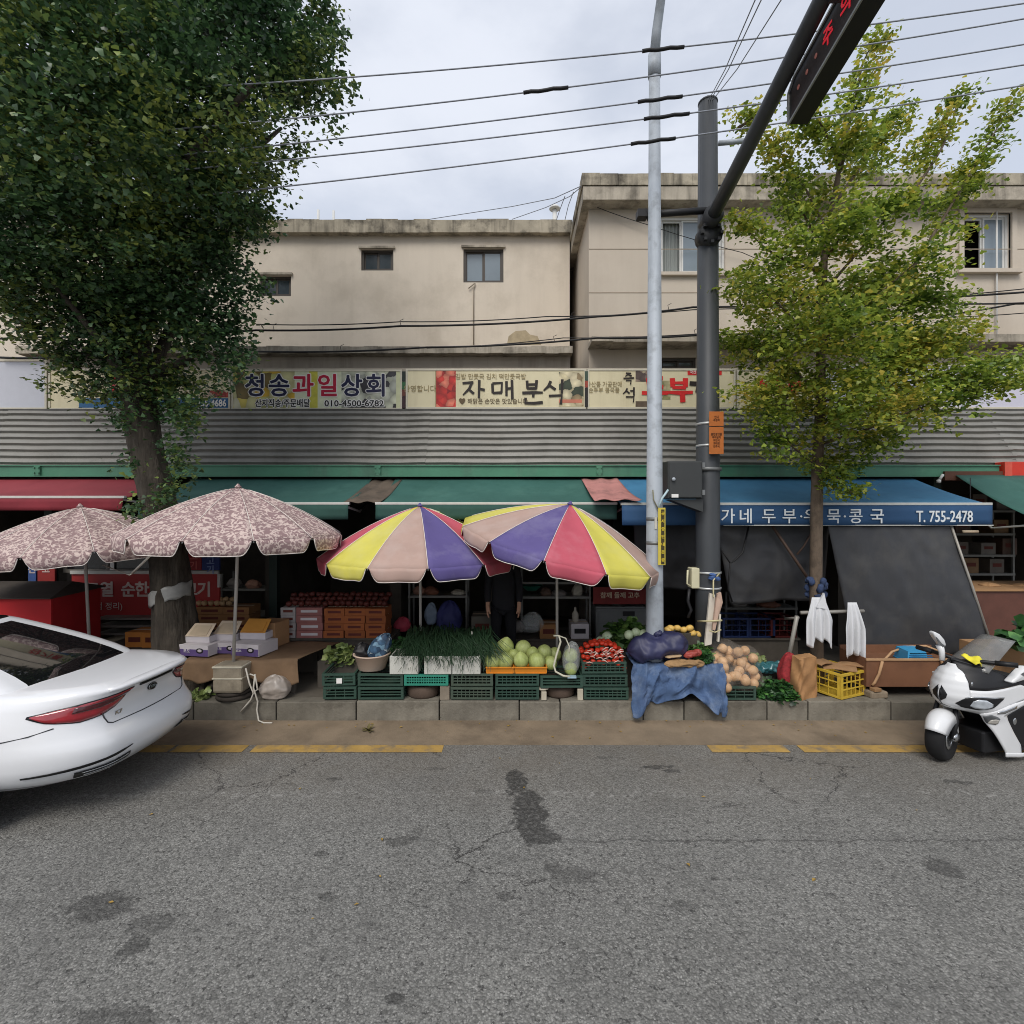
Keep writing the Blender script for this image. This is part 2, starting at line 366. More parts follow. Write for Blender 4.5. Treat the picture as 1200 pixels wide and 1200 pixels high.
lit = mat('fallen_leaf', (150, 122, 60), .8, var=.35, scale=30); mb = MB(); rr = random.Random(21)
for i in range(70):
    on_road = i > 52; c = Vector((rr.uniform(-3, 4.6), rr.uniform(3.0, 5.1) if on_road else 5.87 - abs(rr.gauss(0, .2)), .006 if on_road else .011)); a = rr.uniform(0, 6.28); s_ = rr.uniform(.008, .022)
    q = Vector((math.cos(a), math.sin(a), 0)) * s_; p = Vector((-q.y, q.x, 0)); u = Vector((0, 0, s_ * rr.uniform(.1, .5)))
    mb.add([c - q, c - p * .6 + u, c + q + u * .4, c + p * .6 + u], [(0, 1, 2, 3)])
tag(mb.build('leaf_litter', lit), 'scattered fallen leaf bits in the gutter and on the road', 'leaf litter', kind='stuff')
# ------------------------------------------------------------------ buildings behind
cream = mat('cream_render', (208, 197, 181), .9, var=.05, scale=.8, stain=((150, 138, 120), .35, .9), streak=((140, 128, 112), .14, 1.8), bump=.12, bscale=30)
creamR = mat('cream_render_newer', (194, 183, 168), .9, var=.04, scale=.7, stain=((170, 156, 140), .3, .7), streak=((150, 138, 124), .2, 1.5), bump=.1, bscale=30)
weath = mat('weathered_concrete', (165, 156, 138), .95, var=.22, scale=3, stain=((58, 54, 47), .85, 2.6), streak=((48, 45, 40), .8, 4), bump=.3, bscale=30)
weathL = mat('weathered_pale_concrete', (172, 163, 148), .95, var=.14, scale=3, stain=((70, 65, 56), .7, 2.2), streak=((70, 66, 58), .6, 5), bump=.3, bscale=30)
dark_alu = mat('dark_window_frame', (70, 64, 58), .5, var=.1)
white_alu = mat('white_window_frame', (205, 205, 202), .45, var=.05)
pane_m = mat('window_glass_dim', (58, 66, 72), .08, var=.1, spec=.8)
pane_b = mat('window_glass_pale', (120, 132, 140), .12, var=.12, scale=1, spec=.7)
curt = mat('grey_curtain', (150, 155, 152), .9, var=.15, scale=3, stretch=(8, 1, .3))
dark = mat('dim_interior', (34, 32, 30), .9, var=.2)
def wall_holes(mb, x0, x1, z0, z1, y, holes, t=.22):
    xs = sorted({x0, x1, *[h[0] for h in holes], *[h[1] for h in holes]}); zs = sorted({z0, z1, *[h[2] for h in holes], *[h[3] for h in holes]})
    for i in range(len(xs) - 1):
        for j in range(len(zs) - 1):
            cx, cz = (xs[i] + xs[i + 1]) / 2, (zs[j] + zs[j + 1]) / 2
            if any(h[0] < cx < h[1] and h[2] < cz < h[3] for h in holes): continue
            a, b_, c, d = xs[i], xs[i + 1], zs[j], zs[j + 1]
            mb.add([(a, y, c), (b_, y, c), (b_, y, d), (a, y, d)], [(0, 1, 2, 3)])
    for a, b_, c, d in holes:
        mb.add([(a, y, c), (b_, y, c), (b_, y, d), (a, y, d), (a, y + t, c), (b_, y + t, c), (b_, y + t, d), (a, y + t, d)], [(0, 1, 5, 4), (1, 2, 6, 5), (2, 3, 7, 6), (3, 0, 4, 7)])
def window(par, r, y, fm, pm_, sashes=2, curtain=None, fw=.045, open_=0, box=0, trim=None):
    x0, x1, z0, z1 = r; mb = MB()
    f = fw
    for a, b_, c, d in ((x0 - .0, x1, z0, z0 + f), (x0, x1, z1 - f, z1), (x0, x0 + f, z0 + f, z1 - f), (x1 - f, x1, z0 + f, z1 - f)): mb.bx(a, b_, y + .05, y + .15, c, d)
    fr = mb.build('window', fm, par, world=True)
    ww = (x1 - x0 - 2 * f) / sashes
    for i in range(sashes):
        a = x0 + f + i * ww; mb = MB(); s_ = .03; yy = y + (.075 if i % 2 else .10)
        for q in ((a, a + s_, z0 + f, z1 - f), (a + ww - s_, a + ww, z0 + f, z1 - f), (a + s_, a + ww - s_, z0 + f, z0 + f + s_), (a + s_, a + ww - s_, z1 - f - s_, z1 - f)): mb.bx(q[0], q[1], yy, yy + .025, q[2], q[3])
        mb.build('sash', fm, fr, world=True)
        if open_ and i == 0: continue
        mb = MB(); mb.bx(a + s_, a + ww - s_, yy + .009, yy + .015, z0 + f + s_, z1 - f - s_); mb.build('pane', pm_, fr, world=True)
    if curtain:
        mb = MB(); c0, c1 = curtain; n = 40
        mb.grid(lambda u, v: (c0 + (c1 - c0) * u, y + .2 + .02 * math.sin(u * 40), z0 + .03 + (z1 - z0 - .06) * v), n, 1); mb.build('curtain', curt, fr, world=True)
    if trim:
        mb = MB(); k = .09
        for a, b_, c, d in ((x0 - k, x1 + k, z1, z1 + k), (x0 - k, x0, z0, z1), (x1, x1 + k, z0, z1)): mb.bx(a, b_, y - .04, y + .03, c, d)
        mb.build('window_surround', trim, fr, world=True)
        mb = MB(); mb.bx(x0 - k * 1.7, x1 + k * 1.7, y - .1, y + .03, z0 - .07, z0); mb.build('window_sill', trim, fr, world=True)
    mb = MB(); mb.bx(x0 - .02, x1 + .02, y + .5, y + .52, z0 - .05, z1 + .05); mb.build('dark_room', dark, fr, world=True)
    return fr
def rect(px0, py0, px1, py1, Y): return (X(px0, Y), X(px1, Y), Zz(py1, Y), Zz(py0, Y))

YL = 11.0
LB = thing('apartment_building', 'long cream rendered building with small windows and stained flat roof edge', 'building', (-6, YL, 0))
wl = [rect(423, 292, 461, 317, YL), rect(543, 291, 590, 331, YL), rect(304, 323, 341, 347, YL)]
mb = MB(); zt = Zz(276, YL); wall_holes(mb, -14, 1.24, 3.6, zt, YL, wl)
mb.add([(1.24, YL, 0), (1.24, YL + 7, 0), (1.24, YL + 7, zt), (1.24, YL, zt)], [(0, 1, 2, 3)]); mb.add([(-14, YL, 0), (-14, YL + 7, 0), (-14, YL + 7, zt), (-14, YL, zt)], [(3, 2, 1, 0)])
mb.add([(-14, YL + 7, 0), (1.24, YL + 7, 0), (1.24, YL + 7, zt), (-14, YL + 7, zt)], [(3, 2, 1, 0)])
mb.build('wall', cream, LB, world=True)
mb = MB(); rr = random.Random(3); zp0, zp1 = Zz(277, YL), Zz(262, YL)
n = 46
for i in range(n):                                                     # the roof edge is chipped and uneven
    x0 = -14.15 + 15.42 * i / n; x1 = -14.15 + 15.42 * (i + 1) / n
    mb.bx(x0, x1, YL - .16, YL + .2, zp0 + rr.uniform(-.006, .006), zp1 + rr.uniform(-.012, .014))
mb.build('roof_edge', weath, LB, world=True)
mb = MB(); mb.bx(-14, 1.24, YL + .2, YL + 7, zp0 - .05, zp0 + .1); mb.build('roof', weath, LB, world=True)
window(LB, wl[0], YL, dark_alu, pane_m); window(LB, wl[1], YL, dark_alu, pane_b, curtain=(wl[1][0] + .05, wl[1][1] - .05)); window(LB, wl[2], YL, dark_alu, pane_m)
for r in wl: mb = MB(); mb.bx(r[0] - .04, r[1] + .04, YL - .05, YL - .001, r[3] + .005, r[3] + .05); mb.build('lintel', weathL, LB, world=True)
# lower front wing with a dirty ledge
yw = 9.5
mb = MB(); mb.bx(-9, 1.08, yw, yw + .2, 3.6, Zz(413, yw)); mb.build('wing_wall', mat('dim_render', (170, 160, 146), .9, var=.1, scale=1, streak=((110, 102, 92), .5, 3)), LB, world=True)
mb = MB(); n = 40
for i in range(n):
    x0 = -9 + 10.1 * i / n; x1 = -9 + 10.1 * (i + 1) / n; mb.bx(x0, x1, yw - .22, yw + 1.48, Zz(414, yw - .2) + rr.uniform(-.01, .006), Zz(406, yw - .2) + rr.uniform(-.008, .008))
mb.build('ledge', weathL, LB, world=True)
mb = MB(); c = P(607, 409, yw)                                         # patch where the render fell off
pts = [P(a, b_, YL - .004) for a, b_ in ((594, 404), (596, 394), (604, 388), (616, 387), (621, 392), (630, 394), (634, 404))]
mb.prism(pts, (0, .003, 0)); mb.build('bare_patch', mat('bare_mortar', (164, 150, 124), .95, var=.25, scale=6), LB, world=True)
# drain pipe below the curtained window
mb = MB(); mb.tube([P(557, 332, YL - .03), P(555, 338, YL - .03), P(555, 404, YL - .03)], .012, 6); mb.tube([P(549, 338, YL - .04), P(556, 332, YL - .04)], .012, 6); mb.build('drain_pipe', mat('stained_pipe', (150, 140, 124), .7), LB, world=True)
# roof vent and short posts
v = P(650, 258, YL + 1.5); vt = thing('roof_vent', 'white mushroom vent pipe standing on the flat roof beside the taller building', 'vent', (v.x, YL + 1.5, zp0 + .1))
mb = MB(); mb.tube([(0, 0, 0), (0, 0, Zz(246, YL + 1.5) - zp0 - .1)], .055, 10); mb.build('pipe', white_alu, vt)
h = Zz(243, YL + 1.5) - zp0 - .1
mb = MB(); mb.lathe([(.0, h + .06), (.09, h + .03), (.14, h - .03), (.13, h - .05), (.05, h - .05)], 12); mb.build('cap', white_alu, vt)
for a, top, lb in ((373, 246, 'thin grey post with nothing on top, left of the roof pair'), (391, 247, 'thin grey post with a slanted stay on the flat roof')):
    v = P(a, top, YL + .8); ps = thing('roof_post', lb, 'post', (v.x, v.y, zp0 + .1), group='posts on the flat roof')
    mb = MB(); mb.tube([(0, 0, 0), (0, 0, v.z - zp0 - .1)], .03, 8); mb.build('pole', white_alu, ps)
    if a == 391: mb = MB(); mb.tube([(0, 0, .28), (-.22, 0, .02)], .012, 6); mb.build('stay', dark_alu, ps)

YR = 9.4
RB = thing('corner_building', 'taller cream building with deep concrete roof cornice and white framed windows', 'building', (6, YR, 0))
xl = X(690, YR)
wr = [rect(774, 253, 850, 320, YR), rect(1128, 250, 1184, 317, YR), rect(774, 419, 816, 432, YR), rect(1152, 418, 1215, 436, YR)]
mb = MB(); zt = Zz(240, YR); wall_holes(mb, xl, 13, 3.9, zt, YR, wr)
mb.add([(xl, YR, 0), (xl, YR + 8, 0), (xl, YR + 8, zt), (xl, YR, zt)], [(3, 2, 1, 0)]); mb.add([(13, YR, 0), (13, YR + 8, 0), (13, YR + 8, zt), (13, YR, zt)], [(0, 1, 2, 3)])
mb.add([(xl, YR + 8, 0), (13, YR + 8, 0), (13, YR + 8, zt), (xl, YR + 8, zt)], [(3, 2, 1, 0)])
mb.build('wall', creamR, RB, world=True)
yc = 9.08; xo = X(682, yc)
mb = MB(); n = 36; z1, z2, z3 = Zz(203, yc), Zz(216.5, yc), Zz(233, yc)
mb.bx(xo + .025, 13, yc + .02, YR + 8, z3, z2 - .012); mb.build('cornice', weathL, RB, world=True)
mb = MB()
for i in range(n):
    x0 = xo + (13 - xo) * i / n; x1 = xo + (13 - xo) * (i + 1) / n; mb.bx(x0, x1 - .004, yc, YR, z2, z1 + rr.uniform(-.008, .012))
mb.bx(xo, 13, YR, YR + 8, z2, z1 - .02); mb.build('parapet', weath, RB, world=True)
window(RB, wr[0], YR, white_alu, pane_b, 3, open_=1, curtain=(wr[0][0] + .1, wr[0][0] + .55)); window(RB, wr[1], YR, white_alu, pane_b, 2, open_=1, trim=creamR, curtain=(wr[1][0] + .6, wr[1][1]))
mb = MB(); mb.bx(wr[0][0] - .1, wr[0][1] + .1, YR - .07, YR + .03, wr[0][2] - .06, wr[0][2] - .002); mb.bx(wr[0][0] - .08, wr[0][1] + .08, YR - .03, YR + .03, wr[0][3] + .002, wr[0][3] + .07); mb.build('window_surround', creamR, RB, world=True)
window(RB, wr[2], YR, dark_alu, pane_m, 2); window(RB, wr[3], YR, dark_alu, pane_m, 3, trim=creamR)
for py in (292, 343):
    mb = MB(); mb.bx(xl + .002, 13, YR - .004, YR + .001, Zz(py + .5, YR), Zz(py - .5, YR)); mb.build('render_joint', mat('joint_line', (150, 138, 122), .9), RB, world=True)  # groove in the render drawn as a thin, slightly darker strip
mb = MB()
for i in range(30):
    x0 = X(693, 9.0) + 11.4 * i / 30; x1 = x0 + 11.4 / 30
    mb.bx(x0, x1, 8.95, YR + .02, Zz(400, 8.95) + rr.uniform(-.006, .006), Zz(391 + 3 * (i < 7), 8.95) + rr.uniform(-.006, .006))
mb.build('ledge', weathL, RB, world=True)
mb = MB(); mb.tube([P(1168, 248, YR - .05), P(1168, 330, YR - .05), P(1168, 420, YR - .05)], .014, 6); mb.build('drain_pipe', white_alu, RB, world=True)
# distant house left of both, behind the big tree
FB = thing('distant_house', 'grey white house behind the big dark tree at the street end', 'building', (-18, 14, 0))
mb = MB(); mb.bx(-24, -14.3, 13, 20, 0, 9.3); mb.build('wall', mat('grey_render', (196, 194, 190), .9, var=.06), FB, world=True)
mb = MB(); mb.bx(-24.2, -14.1, 12.8, 20.2, 9.302, 9.6); mb.build('roof_edge', weathL, FB, world=True)

# ------------------------------------------------------------------ the covered shop row
AR = thing('shop_row', 'row of dim open shops under the corrugated canopy', 'shops', (0, 8.3, .214))
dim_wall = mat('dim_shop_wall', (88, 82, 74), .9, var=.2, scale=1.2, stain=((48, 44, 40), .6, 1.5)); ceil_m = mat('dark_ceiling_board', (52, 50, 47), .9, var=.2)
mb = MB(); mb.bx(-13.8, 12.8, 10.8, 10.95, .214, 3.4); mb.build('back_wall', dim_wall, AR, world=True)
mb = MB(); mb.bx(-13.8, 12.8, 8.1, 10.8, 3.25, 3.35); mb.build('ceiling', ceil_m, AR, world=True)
mb = MB(); mb.bx(-13.8, 12.8, 8.75, 8.9, 3.352, 4.86); mb.build('upper_wall', mat('dim_render', (170, 160, 146)), AR, world=True)
for px in (-420, -90, 90, 320, 465, 575, 722, 868, 985, 1090, 1300):
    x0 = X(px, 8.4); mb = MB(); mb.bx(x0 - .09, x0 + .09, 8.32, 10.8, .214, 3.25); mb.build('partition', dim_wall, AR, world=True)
for px in (322, 722, 1095, 60):
    x0 = X(px, 8.08); mb = MB(); mb.bx(x0 - .06, x0 + .06, 8.02, 8.14, .214, 2.95); mb.build('post', mat('dark_green_paint', (44, 58, 52), .6), AR, world=True)
# corrugated canopy: single sheets, overlapping
zinc = mat('weathered_zinc_sheet', (134, 132, 126), .55, metal=.25, var=.12, scale=1.5, streak=((96, 93, 87), .3, 4), stain=((122, 118, 110), .35, 2.5), rnd=.06)
CP = thing('corrugated_canopy', 'long grey canopy of horizontal corrugated sheets above the awnings', 'canopy', (0, 8, 3.1))
yb, zb, yt, zt = 7.92, Zz(546, 7.92), 8.5, Zz(482, 8.5)
x = -10.6; k = 0
while x < 10.5:
    x1 = x + 2.3; mb = MB(); dy = .004 * (k % 2); prof = []
    nr = 9
    for i in range(nr):
        for f, o in ((0, 0), (.22, 0), (.38, .043), (.80, .043), (.94, 0)):
            t_ = (i + f) / nr; prof.append((yb + (yt - yb) * t_ - o - dy, zb + (zt - zb) * t_ + o * .35))
    prof.append((yt - dy, zt))
    rs = random.Random(k); tilt = rs.uniform(-.006, .006); nu = 6
    wav = [rs.uniform(-.006, .006) for _ in range(nu + 1)]
    vs = [(x + (x1 + .06 - x) * u / nu, y, z + tilt * (u / nu - .5) + wav[u]) for y, z in prof for u in range(nu + 1)]
    fs = [(j * (nu + 1) + u, j * (nu + 1) + u + 1, (j + 1) * (nu + 1) + u + 1, (j + 1) * (nu + 1) + u) for j in range(len(prof) - 1) for u in range(nu)]
    mb.add(vs, fs); mb.build('roof_sheet', zinc, CP, world=True, solid=.003); x = x1; k += 1
mb = MB(); mb.bx(-10.6, 10.6, yt - .05, yt + .28, zt + .005, zt + .03); mb.bx(-10.6, 10.6, yt - .058, yt - .051, zt - .05, zt + .03); mb.build('top_flashing', mat('dark_zinc', (88, 86, 82), .6, metal=.3, streak=((50, 48, 44), .5, 4)), CP, world=True)
mb = MB(); mb.bx(-10.6, 10.6, yb - .075, yb - .06, zb - .03, zb + .012); mb.build('drip_edge', white_alu if False else mat('pale_drip_edge', (160, 156, 148), .6, streak=((70, 66, 60), .7, 5)), CP, world=True)
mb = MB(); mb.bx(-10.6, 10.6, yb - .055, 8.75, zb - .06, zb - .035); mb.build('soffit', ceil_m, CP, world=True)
# green beam
BM = thing('steel_beam', 'long green painted steel beam below the corrugated canopy', 'beam', (0, 8, 3.0)); green = mat('green_paint', (74, 128, 102), .5, var=.12, scale=2, streak=((50, 84, 68), .5, 3), stain=((120, 150, 130), .3, 3))
xe = X(1171, 7.8); z0, z1 = Zz(557.5, 7.79), Zz(546, 7.79)
mb = MB(); mb.bx(-11, xe, 7.80, 7.82, z0, z1); mb.bx(-11, xe, 7.775, 7.9, z1, z1 + .015); mb.bx(-11, xe, 7.775, 7.9, z0 - .015, z0); mb.build('beam', green, BM, world=True)
for px in (443, 702, 45, 1010):
    x0 = X(px, 7.8); mb = MB(); mb.bx(x0 - .045, x0 + .045, 7.77, 7.799, z0 + .001, z1 - .001)
    for a in (-.032, .032):
        for b_ in (.04, .12): mb.box((x0 + a, 7.765, z0 + b_), (.02, .02, .02))
    mb.build('splice_plate', green, BM, world=True)
RS = thing('red_box_sign', 'red box on the beam end above the right green awning', 'sign', (xe + .1, 7.9, z0))
mb = MB(); mb.bx(xe + .02, xe + 1.6, 7.74, 7.9, z0 - .02, z1 + .06); mb.build('box', mat('red_paint', (196, 52, 34), .5, var=.1), RS, world=True, bevel=.01)
mb = MB(); 
for a, b_, c, d in ((xe + .02, xe + .13, z0 - .02, z1 + .06),): mb.bx(a, b_, 7.73, 7.739, c + .004, d - .004)
mb.build('end_trim', mat('pink_red_paint', (206, 84, 66), .5), RS, world=True)
BB = thing('brown_beam', 'rusty brown beam over the right green awning', 'beam', (7, 7.8, 2.9)); br = mat('brown_rust_paint', (92, 58, 44), .7, var=.25, scale=4)
mb = MB(); mb.bx(X(1105, 7.8), 10.5, 7.76, 7.86, Zz(563, 7.8), Zz(552.5, 7.8)); mb.build('beam', br, BB, world=True)
mb = MB(); mb.tube([P(1105, 556, 7.74), P(1101, 562, 7.74)], .02, 6); mb.lathe([(.0, -.03), (.03, -.02), (.03, .02), (.0, .03)], 8, P(1100, 564, 7.74)); mb.build('lamp_holder', white_alu, BB, world=True)

# ------------------------------------------------------------------ awnings
rail_m = mat('pale_rail', (190, 190, 184), .5, var=.1)
def awning(name, label, x0, x1, Yt, zt, Yb, zb, vh, m, mv=None, rail=True, group=None, arms=True, seed=0):
    t = thing(name, label, 'awning', ((x0 + x1) / 2, Yb, zb), group=group); rs = random.Random(seed); a1, a2 = rs.uniform(0, 6), rs.uniform(0, 6)
    mb = MB()
    mb.grid(lambda u, v: (x0 + (x1 - x0) * u, Yt + (Yb - Yt) * v, zt + (zb - zt) * v - .035 * math.sin(v * math.pi) * (1 + .35 * math.sin(u * 11 + a1)) + .006 * math.sin(u * 37 + a2) * v), 48, 10)
    mb.build('cloth', m, t, world=True, solid=.006)
    mb = MB(); mb.grid(lambda u, v: (x0 + (x1 - x0) * u, Yb - .035 - .012 * math.sin(u * 23 + a1) * v - .01 * v, zb - .014 - vh * v), 60, 3); mb.build('valance', mv or m, t, world=True, solid=.004)
    if rail: mb = MB(); mb.bx(x0 - .01, x1 + .01, Yb - .03, Yb + .02, zb - .012, zb + .022); mb.build('front_rail', rail_m, t, world=True, bevel=.005)
    if arms:
        for xx in (x0 + .08, x1 - .08):
            mb = MB(); mb.tube([(xx, Yb, zb - .02), (xx, Yb + .75, zb + .02 - .12), (xx, Yt, zt - .35)], .016, 6); mb.build('arm', rail_m, t, world=True)
    return t
blue = mat('blue_awning_cloth', (62, 120, 156), .75, var=.07, scale=1.5, streak=((40, 84, 122), .3, 5), stain=((84, 132, 164), .25, 2), bump=.05)
blueV = mat('dark_blue_valance', (40, 74, 110), .75, var=.08, scale=2)
greenA = mat('green_awning_cloth', (50, 92, 84), .8, var=.1, scale=1.2, streak=((32, 74, 66), .4, 4), stain=((80, 122, 110), .3, 2), bump=.05)
greenV = mat('dark_green_valance', (40, 74, 66), .8, var=.1)
redA = mat('red_awning_cloth', (134, 50, 58), .75, var=.12, scale=1.4, stain=((112, 30, 42), .5, 1.6), bump=.05)
Yb, Yt = 6.6, 7.9
zb, zt = Zz(591, Yb), Zz(560, Yt)
BA = awning('awning', 'blue awning with white lettering on its dark valance beside the lamp post', X(728, Yb), X(1160, Yb), Yt, zt, Yb, zb, .255, blue, blueV, seed=1)
mb = MB(); mb.bx(X(846, Yb), X(1160, Yb), Yb - .052, Yb - .046, zb - .274, zb - .263); mb.build('valance_piping', rail_m, BA, world=True)
lett = mat('white_lettering', (215, 220, 222), .6, var=.08)
yy = Yb - .056; zc = Zz(606, yy)
for ch, px in (('가', 853), ('네', 874), ('두', 901), ('부', 925), ('·', 939), ('우', 950), ('묵', 977), ('·', 990), ('콩', 1003), ('국', 1028)):
    text(ch, .205, lett, BA, (X(px, yy), yy, zc), sx=1.0, bold=.008)
text('T. 755-2478', .205, lett, BA, (X(1107, yy), yy, zc), sx=.72, bold=.014)
Yb2 = 6.75; zb2 = Zz(590.5, Yb2)
G2 = awning('awning', 'green awning with pale front rail behind the two rainbow parasols', X(441, Yb2), X(724, Yb2) - .02, Yt, zt, Yb2, zb2, .19, greenA, greenV, seed=2, group='green awnings')
G1 = awning('awning', 'green awning with pale front rail behind the patterned parasol and big tree', X(165, Yb2), X(409, Yb2), Yt, zt, Yb2, zb2, .19, greenA, greenV, seed=3, group='green awnings')
G3 = awning('awning', 'green awning at the right edge hung from the rusty brown beam', X(1120, 7.75), 10.4, 7.75, Zz(557, 7.75), 6.5, Zz(612, 6.5), .2, greenA, greenV, seed=4, group='green awnings')
RA = awning('awning', 'red awning above the red stall at the left edge', -9.4, X(153, 7.0), Yt, zt, 6.9, Zz(583, 6.9), .16, redA, mat('dark_red_valance', (118, 34, 44), .8), seed=5)
def flap(name, label, pts, m, sag=.05):
    a, b_, c, d = [Vector(p) for p in pts]; o = (a + b_ + c + d) / 4; mb = MB()
    mb.grid(lambda u, v: (a.lerp(b_, u)).lerp(d.lerp(c, u), v) + Vector((0, 0, -sag * math.sin(math.pi * v) * (1 + .4 * math.sin(u * 9)) + .012 * math.sin(u * 14 + v * 5))) - o, 14, 8)
    return tag(mb.build(name, m, loc=o, solid=.006), label, 'flap')
flap('cloth_flap', 'brown weathered cloth flap bridging the gap between the two green awnings', (P(436, 563, 7.85), P(472, 562, 7.85), P(446, 588, 6.74), P(400, 589, 6.74)), mat('brown_flap', (96, 84, 72), .85, var=.25, scale=4, stain=((52, 46, 40), .6, 4)), .02)
flap('cloth_flap', 'faded pink cloth flap between the green and the blue awning', (P(681, 561, 7.85), P(722, 560, 7.85), P(752, 586, 6.52), P(697, 586, 6.52)), mat('faded_pink_flap', (176, 122, 116), .85, var=.15, scale=3, stain=((70, 62, 58), .85, 2.2)), .02)

# ------------------------------------------------------------------ sign boards on the canopy
frame_m = mat('pale_sign_frame', (196, 190, 172), .5, var=.08)
def board(name, label, px0, py0, px1, py1, m, Y=8.56, fw=.03):
    r = rect(px0, py0, px1, py1, Y); t = thing(name, label, 'sign', ((r[0] + r[1]) / 2, Y, r[2]))
    mb = MB(); mb.bx(r[0] + fw, r[1] - fw, Y + .012, Y + .10, r[2] + fw, r[3] - fw); mb.build('panel', m, t, world=True)
    mb = MB()
    for a, b_, c, d in ((r[0], r[1], r[2], r[2] + fw), (r[0], r[1], r[3] - fw, r[3]), (r[0], r[0] + fw, r[2] + fw, r[3] - fw), (r[1] - fw, r[1], r[2] + fw, r[3] - fw)): mb.bx(a, b_, Y, Y + .11, c, d)
    mb.build('frame', frame_m, t, world=True)
    for xx in (r[0] + .25, r[1] - .25):
        mb = MB(); mb.bx(xx - .02, xx + .02, Y + .111, 8.75, r[2] + .1, r[2] + .14); mb.build('bracket', dark_alu, t, world=True)
    return t
def print_panel(t, px0, py0, px1, py1, m, Y=8.56, name='print', d=.004):
    r = rect(px0, py0, px1, py1, Y); mb = MB(); mb.bx(r[0], r[1], Y + .012 - d, Y + .0118, r[2], r[3]); return mb.build(name, m, t, world=True)
def photo_print(name, cols, scale=6, base=(214, 206, 180), seed=0, ring=False):
    """printed picture: patches of several colours from a colour ramp on warped cells"""
    m = bpy.data.materials.new(name); m.use_nodes = True; t = m.node_tree; nd, lk = t.nodes, t.links; b = nd['Principled BSDF']; b.inputs['Roughness'].default_value = .55
    co = nd.new('ShaderNodeTexCoord').outputs['Object']; mpn = nd.new('ShaderNodeMapping'); mpn.inputs['Location'].default_value = (seed * 3.7, 0, seed * 1.9); lk.new(co, mpn.inputs[0])
    v = nd.new('ShaderNodeTexVoronoi'); v.inputs['Scale'].default_value = scale; v.inputs['Randomness'].default_value = 1
    n = nd.new('ShaderNodeTexNoise'); n.inputs['Scale'].default_value = scale * .8; n.inputs['Detail'].default_value = 4; lk.new(mpn.outputs[0], n.inputs[0])
    wv = nd.new('ShaderNodeVectorMath'); wv.operation = 'MULTIPLY_ADD'; lk.new(n.outputs['Color'], wv.inputs[0]); wv.inputs[1].default_value = (.12, .12, .12); lk.new(mpn.outputs[0], wv.inputs[2]); lk.new(wv.outputs[0], v.inputs[0])
    sp = nd.new('ShaderNodeSeparateColor'); lk.new(v.outputs['Color'], sp.inputs[0]); cr = nd.new('ShaderNodeValToRGB'); cr.color_ramp.interpolation = 'CONSTANT'
    e = cr.color_ramp.elements
    while len(e) < len(cols): e.new(.5)
    for i, c in enumerate(cols): e[i].position = i / len(cols); e[i].color = (*lin(c), 1)
    lk.new(sp.outputs[0], cr.inputs[0]); hs = nd.new('ShaderNodeHueSaturation'); lk.new(cr.outputs[0], hs.inputs['Color'])
    mr = nd.new('ShaderNodeMapRange'); mr.inputs[1].default_value = 0; mr.inputs[2].default_value = .9; mr.inputs[3].default_value = 1.25; mr.inputs[4].default_value = .45; lk.new(v.outputs['Distance'], mr.inputs[0]); lk.new(mr.outputs[0], hs.inputs['Value'])
    lk.new(hs.outputs[0], b.inputs['Base Color']); return m
beige = mat('beige_sign_board', (214, 204, 170), .5, var=.04, scale=3, streak=((180, 166, 132), .35, 4))
navy = mat('navy_print', (34, 36, 66), .5); crim = mat('crimson_print', (176, 34, 62), .5); ink = mat('ink_print', (38, 30, 26), .5); redp = mat('red_print', (206, 40, 40), .5); whitep = mat('white_print', (226, 224, 220), .5, var=.03); faint = mat('faint_print', (150, 134, 96), .6); blackp = mat('black_print', (26, 26, 28), .5)
# fruit shop board
S3 = board('sign_board', 'fruit shop sign board with big navy and crimson letters and a phone number', 271, 433, 471, 480, mat('grey_green_sign', (196, 198, 160), .5, var=.08))
print_panel(S3, 272, 435, 345, 478, photo_print('yellow_fruit_print', [(214, 176, 60), (190, 190, 120), (206, 202, 150), (222, 204, 100), (120, 104, 60), (214, 210, 180)], 5, seed=1))
print_panel(S3, 345, 435, 400, 478, mat('pale_middle_print', (210, 214, 186), .5, var=.12, scale=8), d=.003)
print_panel(S3, 400, 435, 464, 478, photo_print('grape_print', [(60, 58, 62), (196, 198, 180), (170, 172, 160), (206, 208, 184), (50, 48, 50), (180, 182, 164)], 7, seed=2))
print_panel(S3, 362, 435, 372, 478, mat('yellow_pear_print', (196, 190, 80), .5, var=.2, scale=6), d=.006)
for a, b_, c in ((435, 447, (30, 40, 36)), (447.4, 456, (50, 96, 60)), (456.4, 464, (96, 50, 40)), (464.4, 478, (52, 26, 34))): print_panel(S3, 471.5 - .6, a, 475.2, b_, mat('strip_print_%d' % a, c, .5), d=.005, name='colour_strip')
yy = 8.56
for ch, px, m in (('청', 299, navy), ('송', 327, navy), ('과', 355, crim), ('일', 384, crim), ('상', 412, navy), ('회', 441, navy)):
    text(ch, .40, whitep, S3, (X(px, yy), yy + .004, Zz(453.5, yy)), bold=.06, name='letter_outline')
    text(ch, .40, m, S3, (X(px, yy), yy - .002, Zz(453.5, yy)), bold=.022)
for s_, px, k in (('산지직송/주문배달', 331, .74), ('010-4500-6782', 415, 1.0)):
    text(s_, .145, whitep, S3, (X(px, yy), yy + .004, Zz(473, yy)), bold=.11, sx=k * 1.12, name='letter_outline')
    text(s_, .145, blackp, S3, (X(px, yy), yy - .002, Zz(473, yy)), bold=.012, sx=k * 1.12)
